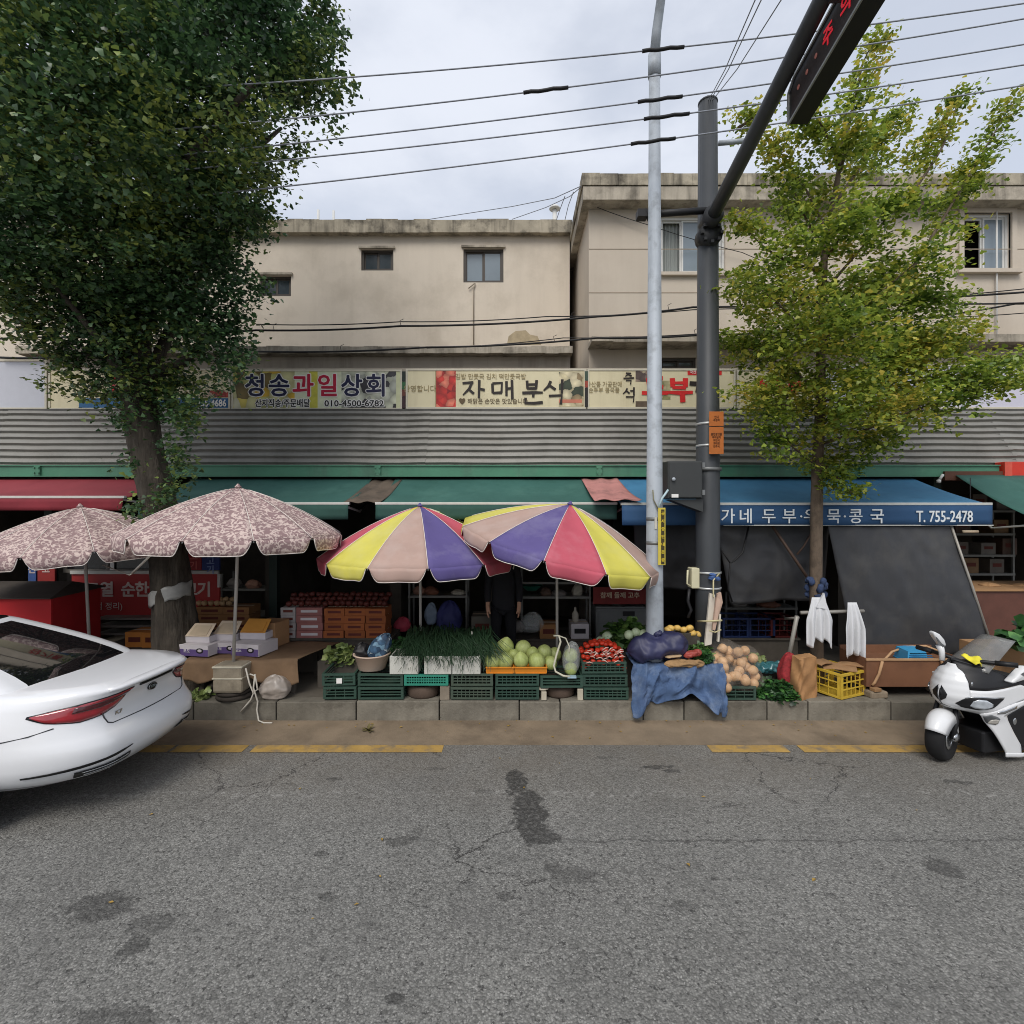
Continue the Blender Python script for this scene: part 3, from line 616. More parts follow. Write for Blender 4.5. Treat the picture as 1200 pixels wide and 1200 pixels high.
# snack bar board
S4 = board('sign_board', 'snack shop sign board with black brush letters and red dish picture', 475.5, 432, 687, 479, beige)
print_panel(S4, 510, 434, 511, 477, faint, name='seam', d=.002)
text('환영합니다', .12, faint, S4, (X(492, yy), yy + .004, Zz(456, yy)))
print_panel(S4, 511, 434, 534, 477, photo_print('red_dish_print', [(182, 38, 34), (204, 54, 44), (140, 22, 24), (196, 48, 40), (216, 120, 96), (188, 40, 36)], 9, seed=3))
print_panel(S4, 655, 436, 684, 476, photo_print('noodle_print', [(206, 194, 156), (188, 174, 140), (212, 200, 166), (60, 70, 52), (150, 130, 96), (200, 188, 150)], 8, seed=4))
print_panel(S4, 655, 468, 682, 472, mat('salmon_print', (196, 120, 96), .5), d=.006)
text('김밥 만둣국 김치 떡만둣국밥', .105, faint, S4, (X(575, yy), yy + .004, Zz(441.5, yy)), sx=.95)
text('♥ 해맑은 손맛은 맛있습니다', .10, mat('dim_brown_print', (96, 80, 56), .6), S4, (X(578, yy), yy + .004, Zz(470.5, yy)), sx=.95)
def gl(px, py, s_, segs, m, t): strokes(segs, m, t, P(px, py, yy + .006), s_)
h = .058
JA = [[(0, .86, .05), (.48, .9, h)], [(.42, .9, h), (.30, .62, h), (.02, .34, .03)], [(.24, .62, .05), (.5, .4, h)], [(.74, 1.0, h), (.72, .2, .05)], [(.74, .62, .05), (.98, .56, h)]]
MAE = [[(0, .85, h), (.02, .42, .06)], [(0, .85, .05), (.42, .88, h), (.40, .45, .05)], [(.02, .43, .05), (.42, .45, .06)], [(.62, .95, h), (.62, .3, .05)], [(.62, .62, .05), (.85, .64, .05)], [(.86, 1.0, h), (.88, .15, .06)]]
BUN = [[(.2, 1.0, h), (.22, .66, .05)], [(.6, 1.02, h), (.58, .66, .05)], [(.21, .83, .05), (.6, .84, .05)], [(.2, .67, .05), (.6, .67, .06)], [(0, .48, .06), (.5, .5, h), (.86, .5, .04)], [(.46, .48, h), (.46, .3, .05)], [(.14, .28, h), (.12, .06, h), (.5, .05, .06), (.86, .09, h)]]
SIK = [[(.3, .98, h), (.2, .76, .06), (0, .58, .03)], [(.24, .8, .05), (.5, .62, h)], [(.78, 1.05, h), (.76, .45, .05)], [(.22, .36, .05), (.76, .38, h), (.72, 0, .06)]]
for px, g in ((542, JA), (577, MAE), (612, BUN), (637, SIK)): gl(px, 474 if g in (BUN, SIK) else 472, .40 if g in (BUN, SIK) else .38, g, ink, S4)
# bean curd board
S5 = board('sign_board', 'bean curd sign board with red brush letters behind the lamp post', 688.5, 432, 862, 479, beige)
for a, b_, c in ((435, 446, (60, 78, 66)), (446.4, 454, (150, 66, 50)), (454.4, 477, (34, 30, 28))): print_panel(S5, 685.3, a, 689, b_, mat('strip2_print_%d' % a, c, .5), name='colour_strip', d=.016)
text('국산콩 가공판매\n순두부 콩국물', .10, faint, S5, (X(708, yy), yy + .004, Zz(454, yy)), sx=.9)
JEUK = [[(.3, 1.0, .06), (.72, .98, h)], [(.6, .98, .07), (.24, .74, .03)], [(.5, .86, .04), (.76, .76, .07)], [(.1, .58, .06), (.96, .62, h)], [(.3, .42, .05), (.72, .42, h), (.66, .1, .05)]]
SEOK = [[(.3, .98, h), (.2, .76, .06), (0, .6, .03)], [(.25, .8, .05), (.46, .62, h)], [(.5, .8, .05), (.7, .8, .05)], [(.76, 1.05, h), (.76, .46, .06)], [(.2, .38, .05), (.76, .38, h), (.72, 0, .05)]]
gl(729, 452, .21, JEUK, ink, S5); gl(730, 471.5, .24, SEOK, ink, S5)
BU = [[(.22, 1.0, .1), (.24, .66, .09)], [(.72, 1.0, .1), (.72, .66, .09)], [(.22, .82, .05), (.72, .82, .06)], [(.22, .64, .06), (.74, .64, .07)], [(0, .46, .05), (.5, .44, .08), (1, .46, .06)], [(.6, .44, .1), (.62, .08, .1)]]
DU = [[(.24, 1.0, .08), (.8, 1.0, .08)], [(.24, 1.0, .09), (.26, .68, .08), (.82, .66, .08)], [(0, .44, .07), (.5, .42, .08), (1, .44, .07)], [(.52, .42, .1), (.52, .08, .1)]]
gl(781, 474, .44, BU, redp, S5); gl(752, 474, .44, DU, redp, S5)
gl(808, 466, .4, [[(0, .6, .09), (.5, .56, .1)], [(.4, .56, .1), (.3, .2, .07)], [(.7, .9, .08), (.7, .1, .08)]], ink, S5)
print_panel(S5, 745, 434, 760, 447, photo_print('bean_print', [(110, 92, 84), (150, 130, 116), (190, 176, 146), (86, 72, 66)], 9, seed=6))
print_panel(S5, 775, 446, 786, 468, photo_print('leaf_print', [(196, 184, 146), (150, 150, 100), (204, 192, 154), (180, 172, 130)], 9, seed=7))
print_panel(S5, 806, 433, 846, 439.5, redp); text('국산콩', .06, whitep, S5, (X(814, yy), yy - .001, Zz(436.3, yy)))
print_panel(S5, 745, 470, 766, 478, mat('dark_brown_print', (92, 78, 64), .6, var=.3, scale=10), d=.003)
# board behind the big tree, with blue number strip
S2 = board('sign_board', 'beige sign board with blue phone strip half hidden behind the big tree', 56.5, 432, 269.5, 480, beige)
print_panel(S2, 92, 466.5, 268, 478.5, mat('blue_strip_print', (44, 96, 140), .5, var=.1))
text('755-4686', .165, whitep, S2, (X(248, yy), yy - .001, Zz(472.8, yy)), bold=.03, sx=.78)
print_panel(S2, 236, 457, 268, 465.5, photo_print('red_food_print', [(176, 60, 44), (200, 170, 150), (150, 40, 36), (204, 190, 160)], 9, seed=8))
text('참기름', .34, redp, S2, (X(160, yy), yy, Zz(450, yy)), bold=.02)
S1 = board('sign_board', 'blank pale grey sign board at the left edge', -130, 421, 54.5, 480, mat('pale_grey_board', (190, 192, 200), .45, var=.03), fw=.035)
S6 = board('sign_board', 'blank pale lavender sign board behind the right tree', 960, 427, 1300, 479, mat('pale_lavender_board', (196, 194, 208), .45, var=.03))
S7 = board('sign_board', 'narrow beige sign board behind the left side of the right tree', 864, 432, 957, 479, beige)
text('순두부', .3, redp, S7, (X(912, yy), yy, Zz(456, yy)), bold=.03)
# ------------------------------------------------------------------ lamp post, traffic mast, cables
PZ = .216
silver = mat('galvanised_silver', (168, 175, 182), .6, metal=.1, var=.06, scale=3, streak=((120, 126, 132), .4, 6), stain=((96, 98, 98), .45, 7))
darkp = mat('dark_grey_pole_paint', (64, 67, 70), .5, var=.08, scale=3, streak=((44, 46, 48), .4, 5))
steel = mat('dull_steel', (120, 122, 122), .5, metal=.5, var=.15); blackm = mat('black_metal', (28, 28, 30), .5, var=.1)
yl = 6.1
base = Vector((X(767, yl), yl, PZ)); LP = thing('street_lamp', 'tall silver tapered lamp post beside the dark traffic pole', 'lamp post', base)
zt = Zz(66, yl)
mb = MB(); mb.tube([(0, 0, 0), (0, 0, .9), (0, 0, zt - PZ)], [.108, .103, .063], 16); mb.build('pole', silver, LP)
mb = MB(); mb.tube([(0, 0, zt - PZ - .25), (0, 0, zt - PZ + .02)], .075, 14); mb.build('collar', silver, LP)
za = zt - PZ
arm = [(0, 0, za), (0.01, -.05, za + .25), (.03, -.25, za + .62), (.06, -.7, za + 1.0), (.1, -1.4, za + 1.2), (.12, -1.9, za + 1.25)]
mb = MB(); mb.tube(arm, [.06, .055, .05, .045, .04, .04], 12); mb.build('arm', silver, LP)
mb = MB(); mb.blob((.13, -2.25, za + 1.26), (.13, .38, .075), 12, 6); o = mb.build('lamp_head', silver, LP)
mb = MB(); mb.blob((.13, -2.28, za + 1.21), (.10, .28, .05), 12, 6); mb.build('lens', mat('lamp_lens', (200, 200, 190), .2), LP)
for py in (608, 636): 
    z = Zz(py, yl) - PZ; mb = MB(); mb.tube([(0, 0, z - .02), (0, 0, z + .02)], .1, 16); mb.build('strap', steel, LP)
# hanging tags and wires on the lamp post
mb = MB(); mb.prism([P(767, 606, yl - .1), P(770, 606, yl - .1), P(770, 620, yl - .1), P(767, 620, yl - .1)], (0, -.004, 0)); mb.build('paper_tag', mat('torn_paper', (190, 188, 180), .9), LP, world=True)
BN = thing('vertical_banner', 'narrow yellow and dark vertical banner tied to the lamp post', 'banner', P(776, 655, yl - .12))
r = rect(771, 595, 779.5, 662, yl - .12); mb = MB(); mb.bx(r[0], r[1], yl - .13, yl - .12, r[2], r[3]); mb.build('cloth', mat('yellow_banner', (196, 178, 74), .8, var=.08), BN, world=True)
mb = MB(); mb.bx(r[0] + .034, r[1] - .012, yl - .134, yl - .1305, r[2] + .01, r[3] - .02); mb.build('dark_strip', mat('dark_banner_print', (62, 54, 30), .8, var=.5, scale=18), BN, world=True)
for i in range(7): text('공사중안내문'[i % 6], .045, mat('banner_letter', (214, 190, 60), .8), BN, ((r[0] + r[1]) / 2 + .012, yl - .136, r[3] - .07 - .09 * i), bold=.02)
mb = MB(); mb.tube([P(771, 596, yl - .125), P(766, 586, yl - .11), P(765, 574, yl - .1)], .008, 6); mb.build('tie', mat('dull_tie', (120, 118, 96), .8), BN, world=True)
mb = MB(); mb.tube([P(772, 594, yl - .125), P(776, 584, yl - .12), P(783, 574, yl - .11)], .013, 6); mb.build('tie', mat('pale_blue_tie', (170, 190, 196), .8), BN, world=True)

ym_ = 6.35; xm = X(829.5, ym_)
TP = thing('traffic_mast', 'thick dark grey traffic pole with arm reaching over the road', 'traffic pole', (xm, ym_, PZ))
ztop = Zz(122, ym_) - PZ
mb = MB(); mb.tube([(0, 0, 0), (0, 0, 1.3), (0, 0, ztop)], [.152, .148, .112], 20); mb.build('pole', darkp, TP)
mb = MB(); mb.lathe([(.118, ztop), (.118, ztop + .02), (0, ztop + .05)], 16); mb.tube([(0, 0, ztop + .03), (0, 0, ztop + .1)], .015, 6); mb.build('cap', darkp, TP)
# mast arm: rises outwards over the road
a0 = P(832, 260, ym_ - .1); 
mb = MB(); mb.tube([a0, (a0.x + .0, 5.2, a0.z + .2), (a0.x - .02, 4.0, a0.z + .41), (a0.x - .05, 1.2, a0.z + .86)], [.08, .075, .068, .055], 14); mb.build('arm', darkp, TP, world=True)
mb = MB(); mb.tube([(a0.x, ym_ + .03, a0.z - .16), (a0.x, ym_ - .14, a0.z - .16)], .145, 14); mb.tube([(a0.x, ym_ - .02, a0.z - .02), (a0.x, ym_ - .24, a0.z + .03)], .115, 12)
for i in range(8): t = i * math.pi / 4; mb.box((a0.x + .115 * math.cos(t), ym_ - .16, a0.z - .16 + .115 * math.sin(t)), (.035, .05, .035))
mb.build('flange', mat('black_flange', (38, 39, 41), .55), TP, world=True)
mb = MB(); q0, q1 = P(838, 246, ym_ - .13), P(752, 252, ym_ - .13); mb.tube([q0, q1], .04, 10); mb.tube([q1 + Vector((.06, -.02, .04)), q1 + Vector((.14, -.02, -.1))], .055, 8); mb.box(q1, (.12, .12, .09)); mb.build('side_bracket', blackm, TP, world=True)
q = P(842, 168, ym_); mb = MB(); mb.tube([q, q + Vector((.36, -.05, 0))], .03, 8); mb.build('short_bracket', silver, TP, world=True)
for z in (.42, .48): pass
# LED message sign hung along the arm
sx = a0.x + .105; Ys0, Ys1 = 4.66, 1.5; sl = (.86 - .2) / (5.2 - 1.2)
def az(Y): return a0.z + .2 + (5.2 - Y) * sl
zt0 = Zz(100, 4.64); zb0 = Zz(146, 4.66)
LS = thing('led_sign', 'long black LED message sign with red characters hung under the mast arm', 'sign', (sx, Ys0, zb0))
def sz(Y, base): return base + (Ys0 - Y) * sl
hh = zt0 - zb0
mb = MB(); mb.prism([(sx, Ys0, zb0), (sx, Ys0 + .0, zt0 - .06), (sx, Ys0 - .09, sz(Ys0 - .09, zt0)), (sx, Ys1, sz(Ys1, zt0)), (sx, Ys1, sz(Ys1, zb0))], (.17, 0, 0)); mb.build('case', blackm, LS, world=True, bevel=.006)
al = mat('sign_edge_aluminium', (150, 152, 150), .5, metal=.4)
mb = MB(); mb.bar((sx - .008, Ys0 - .09, sz(Ys0 - .09, zt0)), (sx - .008, Ys1, sz(Ys1, zt0)), .014, .02); mb.bar((sx - .008, Ys0, zb0), (sx - .008, Ys1, sz(Ys1, zb0)), .014, .02); mb.bar((sx - .008, Ys0, zb0), (sx - .008, Ys0, zt0 - .06), .014, .016); mb.bar((sx - .008, Ys0, zt0 - .06), (sx - .008, Ys0 - .09, sz(Ys0 - .09, zt0)), .014, .016); mb.build('edge_trim', al, LS, world=True)
mb = MB(); mb.prism([(sx - .004, Ys0 - .05, zb0 + .03), (sx - .004, Ys0 - .05, zt0 - .07), (sx - .004, Ys1 + .03, sz(Ys1, zt0) - .03), (sx - .004, Ys1 + .03, sz(Ys1, zb0) + .03)], (.003, 0, 0)); mb.build('led_panel', mat('led_panel_face', (44, 34, 32), .6, var=.5, scale=60), LS, world=True)
led = mat('red_led', (206, 40, 54), .5, emit=.3); ledd = mat('dim_led', (150, 96, 88), .6, emit=.15)
tilt = math.atan(sl)
for i, (Y, ch, m) in enumerate(((4.5, '·', ledd), (4.37, '·', ledd), (4.24, '·', ledd), (4.08, '주', led), (3.86, '의', led), (3.6, '서', led), (3.3, '행', led), (2.8, '안', led), (2.4, '전', led))):
    text(ch, .17 if ch != '·' else .26, m, LS, (sx - .0065, Y, sz(Y, (zt0 + zb0) / 2)), rot=(R(90) , 0, R(-90)), bold=.02, sx=.9)
for Y in (3.9, 2.9, 1.9):
    mb = MB(); mb.bar((a0.x, Y, a0.z + .2 + (5.2 - Y) * .165 - .02), (sx + .03, Y, sz(Y, zt0) - .05), .05, .08); mb.build('hanger', darkp, LS, world=True)
# control cabinet, meter box, orange notices, wood bundle on the dark pole
CB = thing('control_cabinet', 'dark grey control cabinet with white sticker clamped to the traffic pole', 'cabinet', P(804, 585, 6.2))
r = rect(783, 540, 824, 584, 6.08); cab = mat('dark_cabinet_paint', (56, 58, 58), .5, var=.07)
mb = MB(); mb.bx(r[0], r[1], 6.1, 6.38, r[2], r[3]); mb.build('case', cab, CB, world=True, bevel=.008)
mb = MB(); mb.bx(r[0] + .015, r[1] - .015, 6.082, 6.099, r[2] + .015, r[3] - .02); mb.build('door', cab, CB, world=True, bevel=.004)
mb = MB(); mb.lathe([(.0, .02), (.02, .015), (.022, 0)], 10); mb.M = Matrix()
mb2 = MB(); mb2.tube([P(789.5, 561.5, 6.082), P(789.5, 561.5, 6.05)], .022, 10); mb2.build('lock', silver, CB, world=True)
for py in (545, 577): mb = MB(); mb.bx(r[1] - .012, r[1] + .02, 6.07, 6.12, Zz(py + 3, 6.08), Zz(py - 3, 6.08)); mb.build('hinge', steel, CB, world=True)
mb = MB(); a, b_ = P(787, 579, 6.08), P(795, 583, 6.08); mb.bx(a.x, b_.x, 6.078, 6.0815, b_.z, a.z); mb.build('sticker', whitep, CB, world=True)
mb = MB(); mb.prism([P(784, 585, 6.14), P(824, 585, 6.14), P(824, 600, 6.14)], (0, .2, 0)); mb.build('bracket_plate', cab, CB, world=True)
mb = MB(); mb.tube([(xm, ym_, Zz(548, 6.3)), (xm, ym_, Zz(552, 6.3))], .16, 16); mb.build('clamp', steel, CB, world=True)
for i, (py0, py1) in enumerate(((482, 499), (500, 532))):
    N_ = thing('orange_notice', ['small upper orange notice plate strapped to the traffic pole', 'taller lower orange notice plate with dark writing on the traffic pole'][i], 'notice', P(840, py1, 6.12), group='orange notices')
    r = rect(831.5, py0, 848.5, py1, 6.12); mb = MB(); mb.bx(r[0], r[1], 6.13, 6.137, r[2], r[3]); mb.build('plate', mat('orange_notice_plate', (176, 100, 40), .6, var=.12, scale=6), N_, world=True, bevel=.002)
    body = '안내\n주정차' if i == 0 else '불법광고물\n부착금지\n위반시\n과태료\n진주시'
    text(body, .036, mat('notice_ink', (84, 46, 22), .7), N_, ((r[0] + r[1]) / 2, 6.128, (r[2] + r[3]) / 2), sx=.8)
    z = Zz(495 if i == 0 else 521, 6.2); mb = MB(); mb.tube([(xm, ym_, z - .014), (xm, ym_, z + .014)], .142, 16); mb.build('strap', mat('silver_strap', (190, 192, 190), .4, metal=.5), N_, world=True)
MBX = thing('meter_box', 'small cream electric box on the left of the traffic pole', 'box', P(818, 690, 6.3)); crm = mat('cream_plastic', (206, 200, 168), .5, var=.06)
r = rect(811, 666, 820.5, 690, 6.25); mb = MB(); mb.bx(r[0], r[1], 6.26, 6.42, r[2], r[3]); mb.build('case', crm, MBX, world=True, bevel=.012)
mb = MB(); mb.tube([P(806, 668, 6.3), P(805, 684, 6.3), P(811, 688, 6.3)], .012, 6); mb.build('conduit', crm, MBX, world=True)
mb = MB(); mb.tube([P(808, 690, 6.32), P(806, 704, 6.3), P(810, 715, 6.3), P(806, 724, 6.3)], .022, 6); mb.build('cable', blackm, MBX, world=True)
for py in (671, 689): 
    z = Zz(py, 6.3); mb = MB(); mb.tube([(xm, ym_, z - .012), (xm, ym_, z + .012)], .158, 16); mb.build('strap', mat('silver_strap', (190, 192, 190), .4, metal=.5), MBX, world=True)
WB = thing('timber_bundle', 'white and pink boards tied upright against the traffic pole', 'boards', P(836, 755, 6.1)); wood_w = mat('white_board', (206, 198, 184), .8, var=.08, scale=3); wood_p = mat('pinkish_board', (186, 158, 140), .8, var=.12, stretch=(6, 6, 1))
for pts, m, y in ((((826, 757), (834, 755), (838, 697), (832, 695)), wood_w, 6.05), (((835, 738), (838, 739), (846, 703), (840, 700)), wood_p, 6.0), (((836, 728), (840, 730), (847, 706), (845, 694), (841, 696)), wood_p, 6.09), (((841, 752), (843, 752), (845, 720), (843, 720)), wood_w, 6.02)):
    mb = MB(); mb.prism([P(a, b_, y) for a, b_ in pts], (0, .035, 0)); mb.build('board', m, WB, world=True)
mb = MB(); mb.tube([P(831, 739, 5.98), P(838, 741, 5.96), P(845, 738, 5.98)], .008, 6); mb.tube([P(836, 700, 6.0), P(836, 680, 6.12), P(843, 672, 6.2)], .009, 6); mb.tube([P(818, 728, 6.2), P(830, 728, 5.99), P(846, 727, 5.99)], .012, 6); mb.build('string', mat('pale_string', (190, 180, 140), .8), WB, world=True)
blue_rag = mat('blue_rag', (66, 92, 140), .9, var=.3, scale=14)
mb = MB()
for i in range(9): rr = random.Random(i); mb.blob(P(836 + rr.uniform(-3, 5), 676 + rr.uniform(-3, 3), 6.16), (.04, .03, .02), 7, 5, .3, i)
tag(mb.build('cord_tangle', blue_rag), 'knotted blue and white cord round the traffic pole above the boards', 'cord')

# overhead cables: each one a thing with its dark sleeve
cab_m = mat('grey_cable', (140, 144, 152), .6); sleeve_m = mat('black_sleeve', (22, 22, 24), .6)
def cable(pl, pr, Yl, Yr, sag, r, label, sleeves=(), name='overhead_cable', group='overhead cables', m=None):
    a, b_ = P(*pl, Yl), P(*pr, Yr); mid = (a + b_) / 2; d = (b_ - a); e = a - d * .35; f = b_ + d * .35
    def pt(t): q = a + d * t; return q + Vector((0, 0, -4 * sag * t * (1 - t)))
    o = thing(name, label, 'cable', pt(-.3), group=group)
    mb = MB(); mb.tube([pt(-.3 + 1.6 * i / 40) for i in range(41)], r, 6); mb.build('wire', m or cab_m, o, world=True)
    for s0, s1 in sleeves:
        t0, t1 = [(s - pl[0]) / (pr[0] - pl[0]) for s in (s0, s1)]
        mb = MB(); mb.tube([pt(t0 + (t1 - t0) * i / 6) + Vector((0, 0, .006 * math.sin(i * 2))) for i in range(7)], .019, 8); mb.build('sleeve', sleeve_m, o, world=True)
    return o
cable((390, 92), (1200, 4), 5.72, 5.6, .07, .0078, 'topmost grey overhead cable with black sleeve at the lamp post', [(757, 806)])
cable((370, 136), (1200, 22), 5.75, 5.6, .07, .0078, 'second overhead cable from the top with a sleeve left of the lamp post', [(618, 671)])
cable((345, 168), (1200, 52), 5.77, 5.6, .06, .0078, 'third overhead cable from the top with sleeve crossing the lamp post', [(754, 806)])
cable((330, 188), (1200, 76), 5.79, 5.6, .06, .0078, 'fourth overhead cable from the top with sleeve crossing the lamp post', [(762, 815)])
cable((310, 221), (1200, 100), 5.82, 5.6, .06, .0078, 'lowest overhead cable, just above the roof of the cream building', [(748, 800)])
for i, (b_, lb) in enumerate((((884, 2), 'left of the two close thin wires rising from the traffic pole top'), ((891, 2), 'right of the two close thin wires rising from the traffic pole top'), ((914, 2), 'separate thin wire rising rightmost from the traffic pole top'))):
    t = thing('thin_wire', lb, 'wire', (xm, ym_, PZ + ztop), group='wires rising from the traffic pole'); mb = MB()
    a = P(829 + 2 * i, 120, ym_); e = P(b_[0], b_[1], 3.9); mb.tube([a, (a + e) / 2 + Vector((0, 0, -.05)), e, e + (e - a) * .8], .005, 5); mb.build('wire', cab_m, t, world=True)
# low black wires slung along the facades
bw = mat('black_wire', (24, 24, 25), .6)
def lowwire(pts, Y, r, label, clips=0):
    o = thing('facade_wire', label, 'wire', P(*pts[0], Y), group='black wires along the facades'); V = [P(a, b_, Y) for a, b_ in pts]; Q = []
    for i in range(len(V) - 1):
        for k in range(8): t = k / 8; q = V[i].lerp(V[i + 1], t); q.z -= .03 * 4 * t * (1 - t) * (V[i + 1] - V[i]).length / 2.5; Q.append(q)
    Q.append(V[-1]); mb = MB(); mb.tube(Q, r, 6); mb.build('wire', bw, o, world=True)
    for i in range(clips):
        q = Q[int((i + .5) / clips * (len(Q) - 1))]; mb = MB(); mb.tube([q, q + Vector((-.02, 0, .09)), q + Vector((.04, 0, .12))], .005, 5); mb.build('clip', bw, o, world=True)
lowwire([(-60, 398), (30, 395), (300, 387), (470, 382), (700, 371), (812, 360), (1020, 350), (1250, 338)], 8.75, .017, 'thick upper black wire bundle crossing the cream facades', 8)
lowwire([(300, 380), (470, 377), (640, 371), (812, 363), (1250, 333)], 8.9, .009, 'thin wire just above the thick upper wire bundle', 0)
lowwire([(300, 412), (500, 407), (700, 396), (815, 393), (1020, 380), (1190, 356), (1260, 352)], 8.72, .016, 'thick lower black wire just above the sign boards', 5)
lowwire([(500, 408), (660, 396), (860, 388), (1100, 372), (1250, 362)], 8.8, .008, 'thin slack wire beside the lower black wire', 0)
lowwire([(1020, 352), (1120, 356), (1250, 352)], 8.6, .014, 'short wire crossing under the right trimmed window', 0)
lowwire([(0, 419), (60, 419)], 8.5, .02, 'black wire along the top of the blank left sign board', 0)
lowwire([(700, 243), (758, 263), (870, 296), (905, 310)], 9.3, .006, 'thin wire slanting from the cornice across the white framed window', 0)
def wire3(ps, lb):
    o = thing('roof_wire', lb, 'wire', ps[0], group='wires over the flat roof'); mb = MB(); mb.tube(ps, .008, 5); mb.build('wire', cab_m, o, world=True)
wire3([P(490, 259, 12), P(600, 242, 11), P(650, 232, 10), P(681, 218, 9.2)], 'upper thin wire from the flat roof to the tall cornice corner')
wire3([P(600, 257, 12), P(640, 243, 11), P(668, 230, 10), P(681, 219, 9.2)], 'lower thin wire from the flat roof to the tall cornice corner')
for a, b_ in ((654, 236), (664, 231)): wire3([P(a + 8, b_ - 6, 9.9), P(a + 2, b_ + 10, 10.8), P(a - 2, 258, 11.2)], 'short drooping wire %s from the roof wires' % ('nearer the vent' if a == 654 else 'nearer the cornice'))

# ------------------------------------------------------------------ trees
def leaf_mat(name, c1, c2, c3, scale, thr, tl=.35):
    m = bpy.data.materials.new(name); m.use_nodes = True; t = m.node_tree; nd, lk = t.nodes, t.links; b = nd['Principled BSDF']; b.inputs['Roughness'].default_value = .42; b.inputs['Specular IOR Level'].default_value = .5
    co = nd.new('ShaderNodeTexCoord').outputs['Object']; n = nd.new('ShaderNodeTexNoise'); n.inputs['Scale'].default_value = scale; n.inputs['Detail'].default_value = 3; lk.new(co, n.inputs[0])
    ge = nd.new('ShaderNodeNewGeometry'); ad = nd.new('ShaderNodeMath'); ad.operation = 'MULTIPLY_ADD'; lk.new(ge.outputs['Random Per Island'], ad.inputs[0]); ad.inputs[1].default_value = .3; lk.new(n.outputs[0], ad.inputs[2])
    cr = nd.new('ShaderNodeValToRGB'); e = cr.color_ramp.elements; e[0].position = thr[0]; e[0].color = (*lin(c1), 1); e[1].position = thr[1]; e[1].color = (*lin(c2), 1); k = e.new(thr[2]); k.color = (*lin(c3), 1); lk.new(ad.outputs[0], cr.inputs[0])
    hs = nd.new('ShaderNodeHueSaturation'); r = nd.new('ShaderNodeMapRange'); r.inputs[3].default_value = .6; r.inputs[4].default_value = 1.35; lk.new(ge.outputs['Random Per Island'], r.inputs[0]); lk.new(r.outputs[0], hs.inputs['Value']); lk.new(cr.outputs[0], hs.inputs['Color'])
    lk.new(hs.outputs[0], b.inputs['Base Color']); tr = nd.new('ShaderNodeBsdfTranslucent'); lk.new(hs.outputs[0], tr.inputs[0]); ms = nd.new('ShaderNodeMixShader'); ms.inputs[0].default_value = tl
    lk.new(b.outputs[0], ms.inputs[1]); lk.new(tr.outputs[0], ms.inputs[2]); lk.new(ms.outputs[0], nd['Material Output'].inputs[0]); return m
def leaves_mesh(name, C, size, mt, parent, droop=.5):
    """fan-shaped leaves (two triangles with a notch) at the points C"""
    n = len(C); C = np.asarray(C); s = size * rng.uniform(.6, 1.25, n)[:, None]
    d = rng.normal(size=(n, 3)); d[:, 2] = d[:, 2] * .5 - droop; d /= np.linalg.norm(d, axis=1)[:, None]
    u = rng.normal(size=(n, 3)) * .42 + np.array([0, -.15, .9]); u -= d * (u * d).sum(1)[:, None]; u /= np.linalg.norm(u, axis=1)[:, None]; q = np.cross(d, u)
    p0 = C; p1 = C + s * (.62 * d - .62 * q); p2 = C + s * (.8 * d + .12 * u); p3 = C + s * (.62 * d + .62 * q); p4 = C + s * (.92 * d - .34 * q + .05 * u); p5 = C + s * (.92 * d + .34 * q + .05 * u)
    V = np.stack([p0, p1, p4, p2, p5, p3], 1).reshape(-1, 3)
    b0 = np.arange(n) * 6; F = np.stack([b0, b0 + 1, b0 + 2, b0 + 3, b0, b0 + 3, b0 + 4, b0 + 5], 1).reshape(-1)
    I = np.array(wm(parent).inverted()); V = V @ I[:3, :3].T + I[:3, 3]
    me = bpy.data.meshes.new(name); me.vertices.add(len(V)); me.vertices.foreach_set('co', V.astype(np.float32).reshape(-1))
    me.loops.add(len(F)); me.loops.foreach_set('vertex_index', F.astype(np.int32)); me.polygons.add(2 * n); me.polygons.foreach_set('loop_start', (np.arange(2 * n) * 4).astype(np.int32)); me.polygons.foreach_set('loop_total', np.full(2 * n, 4, np.int32))
    me.update(calc_edges=True); me.materials.append(mt); o = bpy.data.objects.new(name, me); col.objects.link(o); o.parent = parent; return o
bark = mat('grey_bark', (70, 64, 56), .95, var=.4, scale=4, stretch=(5, 5, .7), bump=1.6, bscale=9, stain=((40, 35, 30), .6, 5))
barkR = mat('young_bark', (104, 90, 76), .9, var=.22, scale=8, stretch=(3, 3, 1), bump=.5, bscale=30, stain=((60, 52, 44), .6, 9))
def limb(mb, pts, r0, r1, n=9):
    k = len(pts); mb.tube(pts, [r0 + (r1 - r0) * i / (k - 1) for i in range(k)], n)
def bend(a, b_, k=6, amp=.12, seed=0):
    rr = random.Random(seed); o = [rr.uniform(-amp, amp) for _ in range(3)]; d = b_ - a
    return [a + d * t + Vector(o) * math.sin(t * math.pi) * d.length for t in [i / (k - 1) for i in range(k)]]
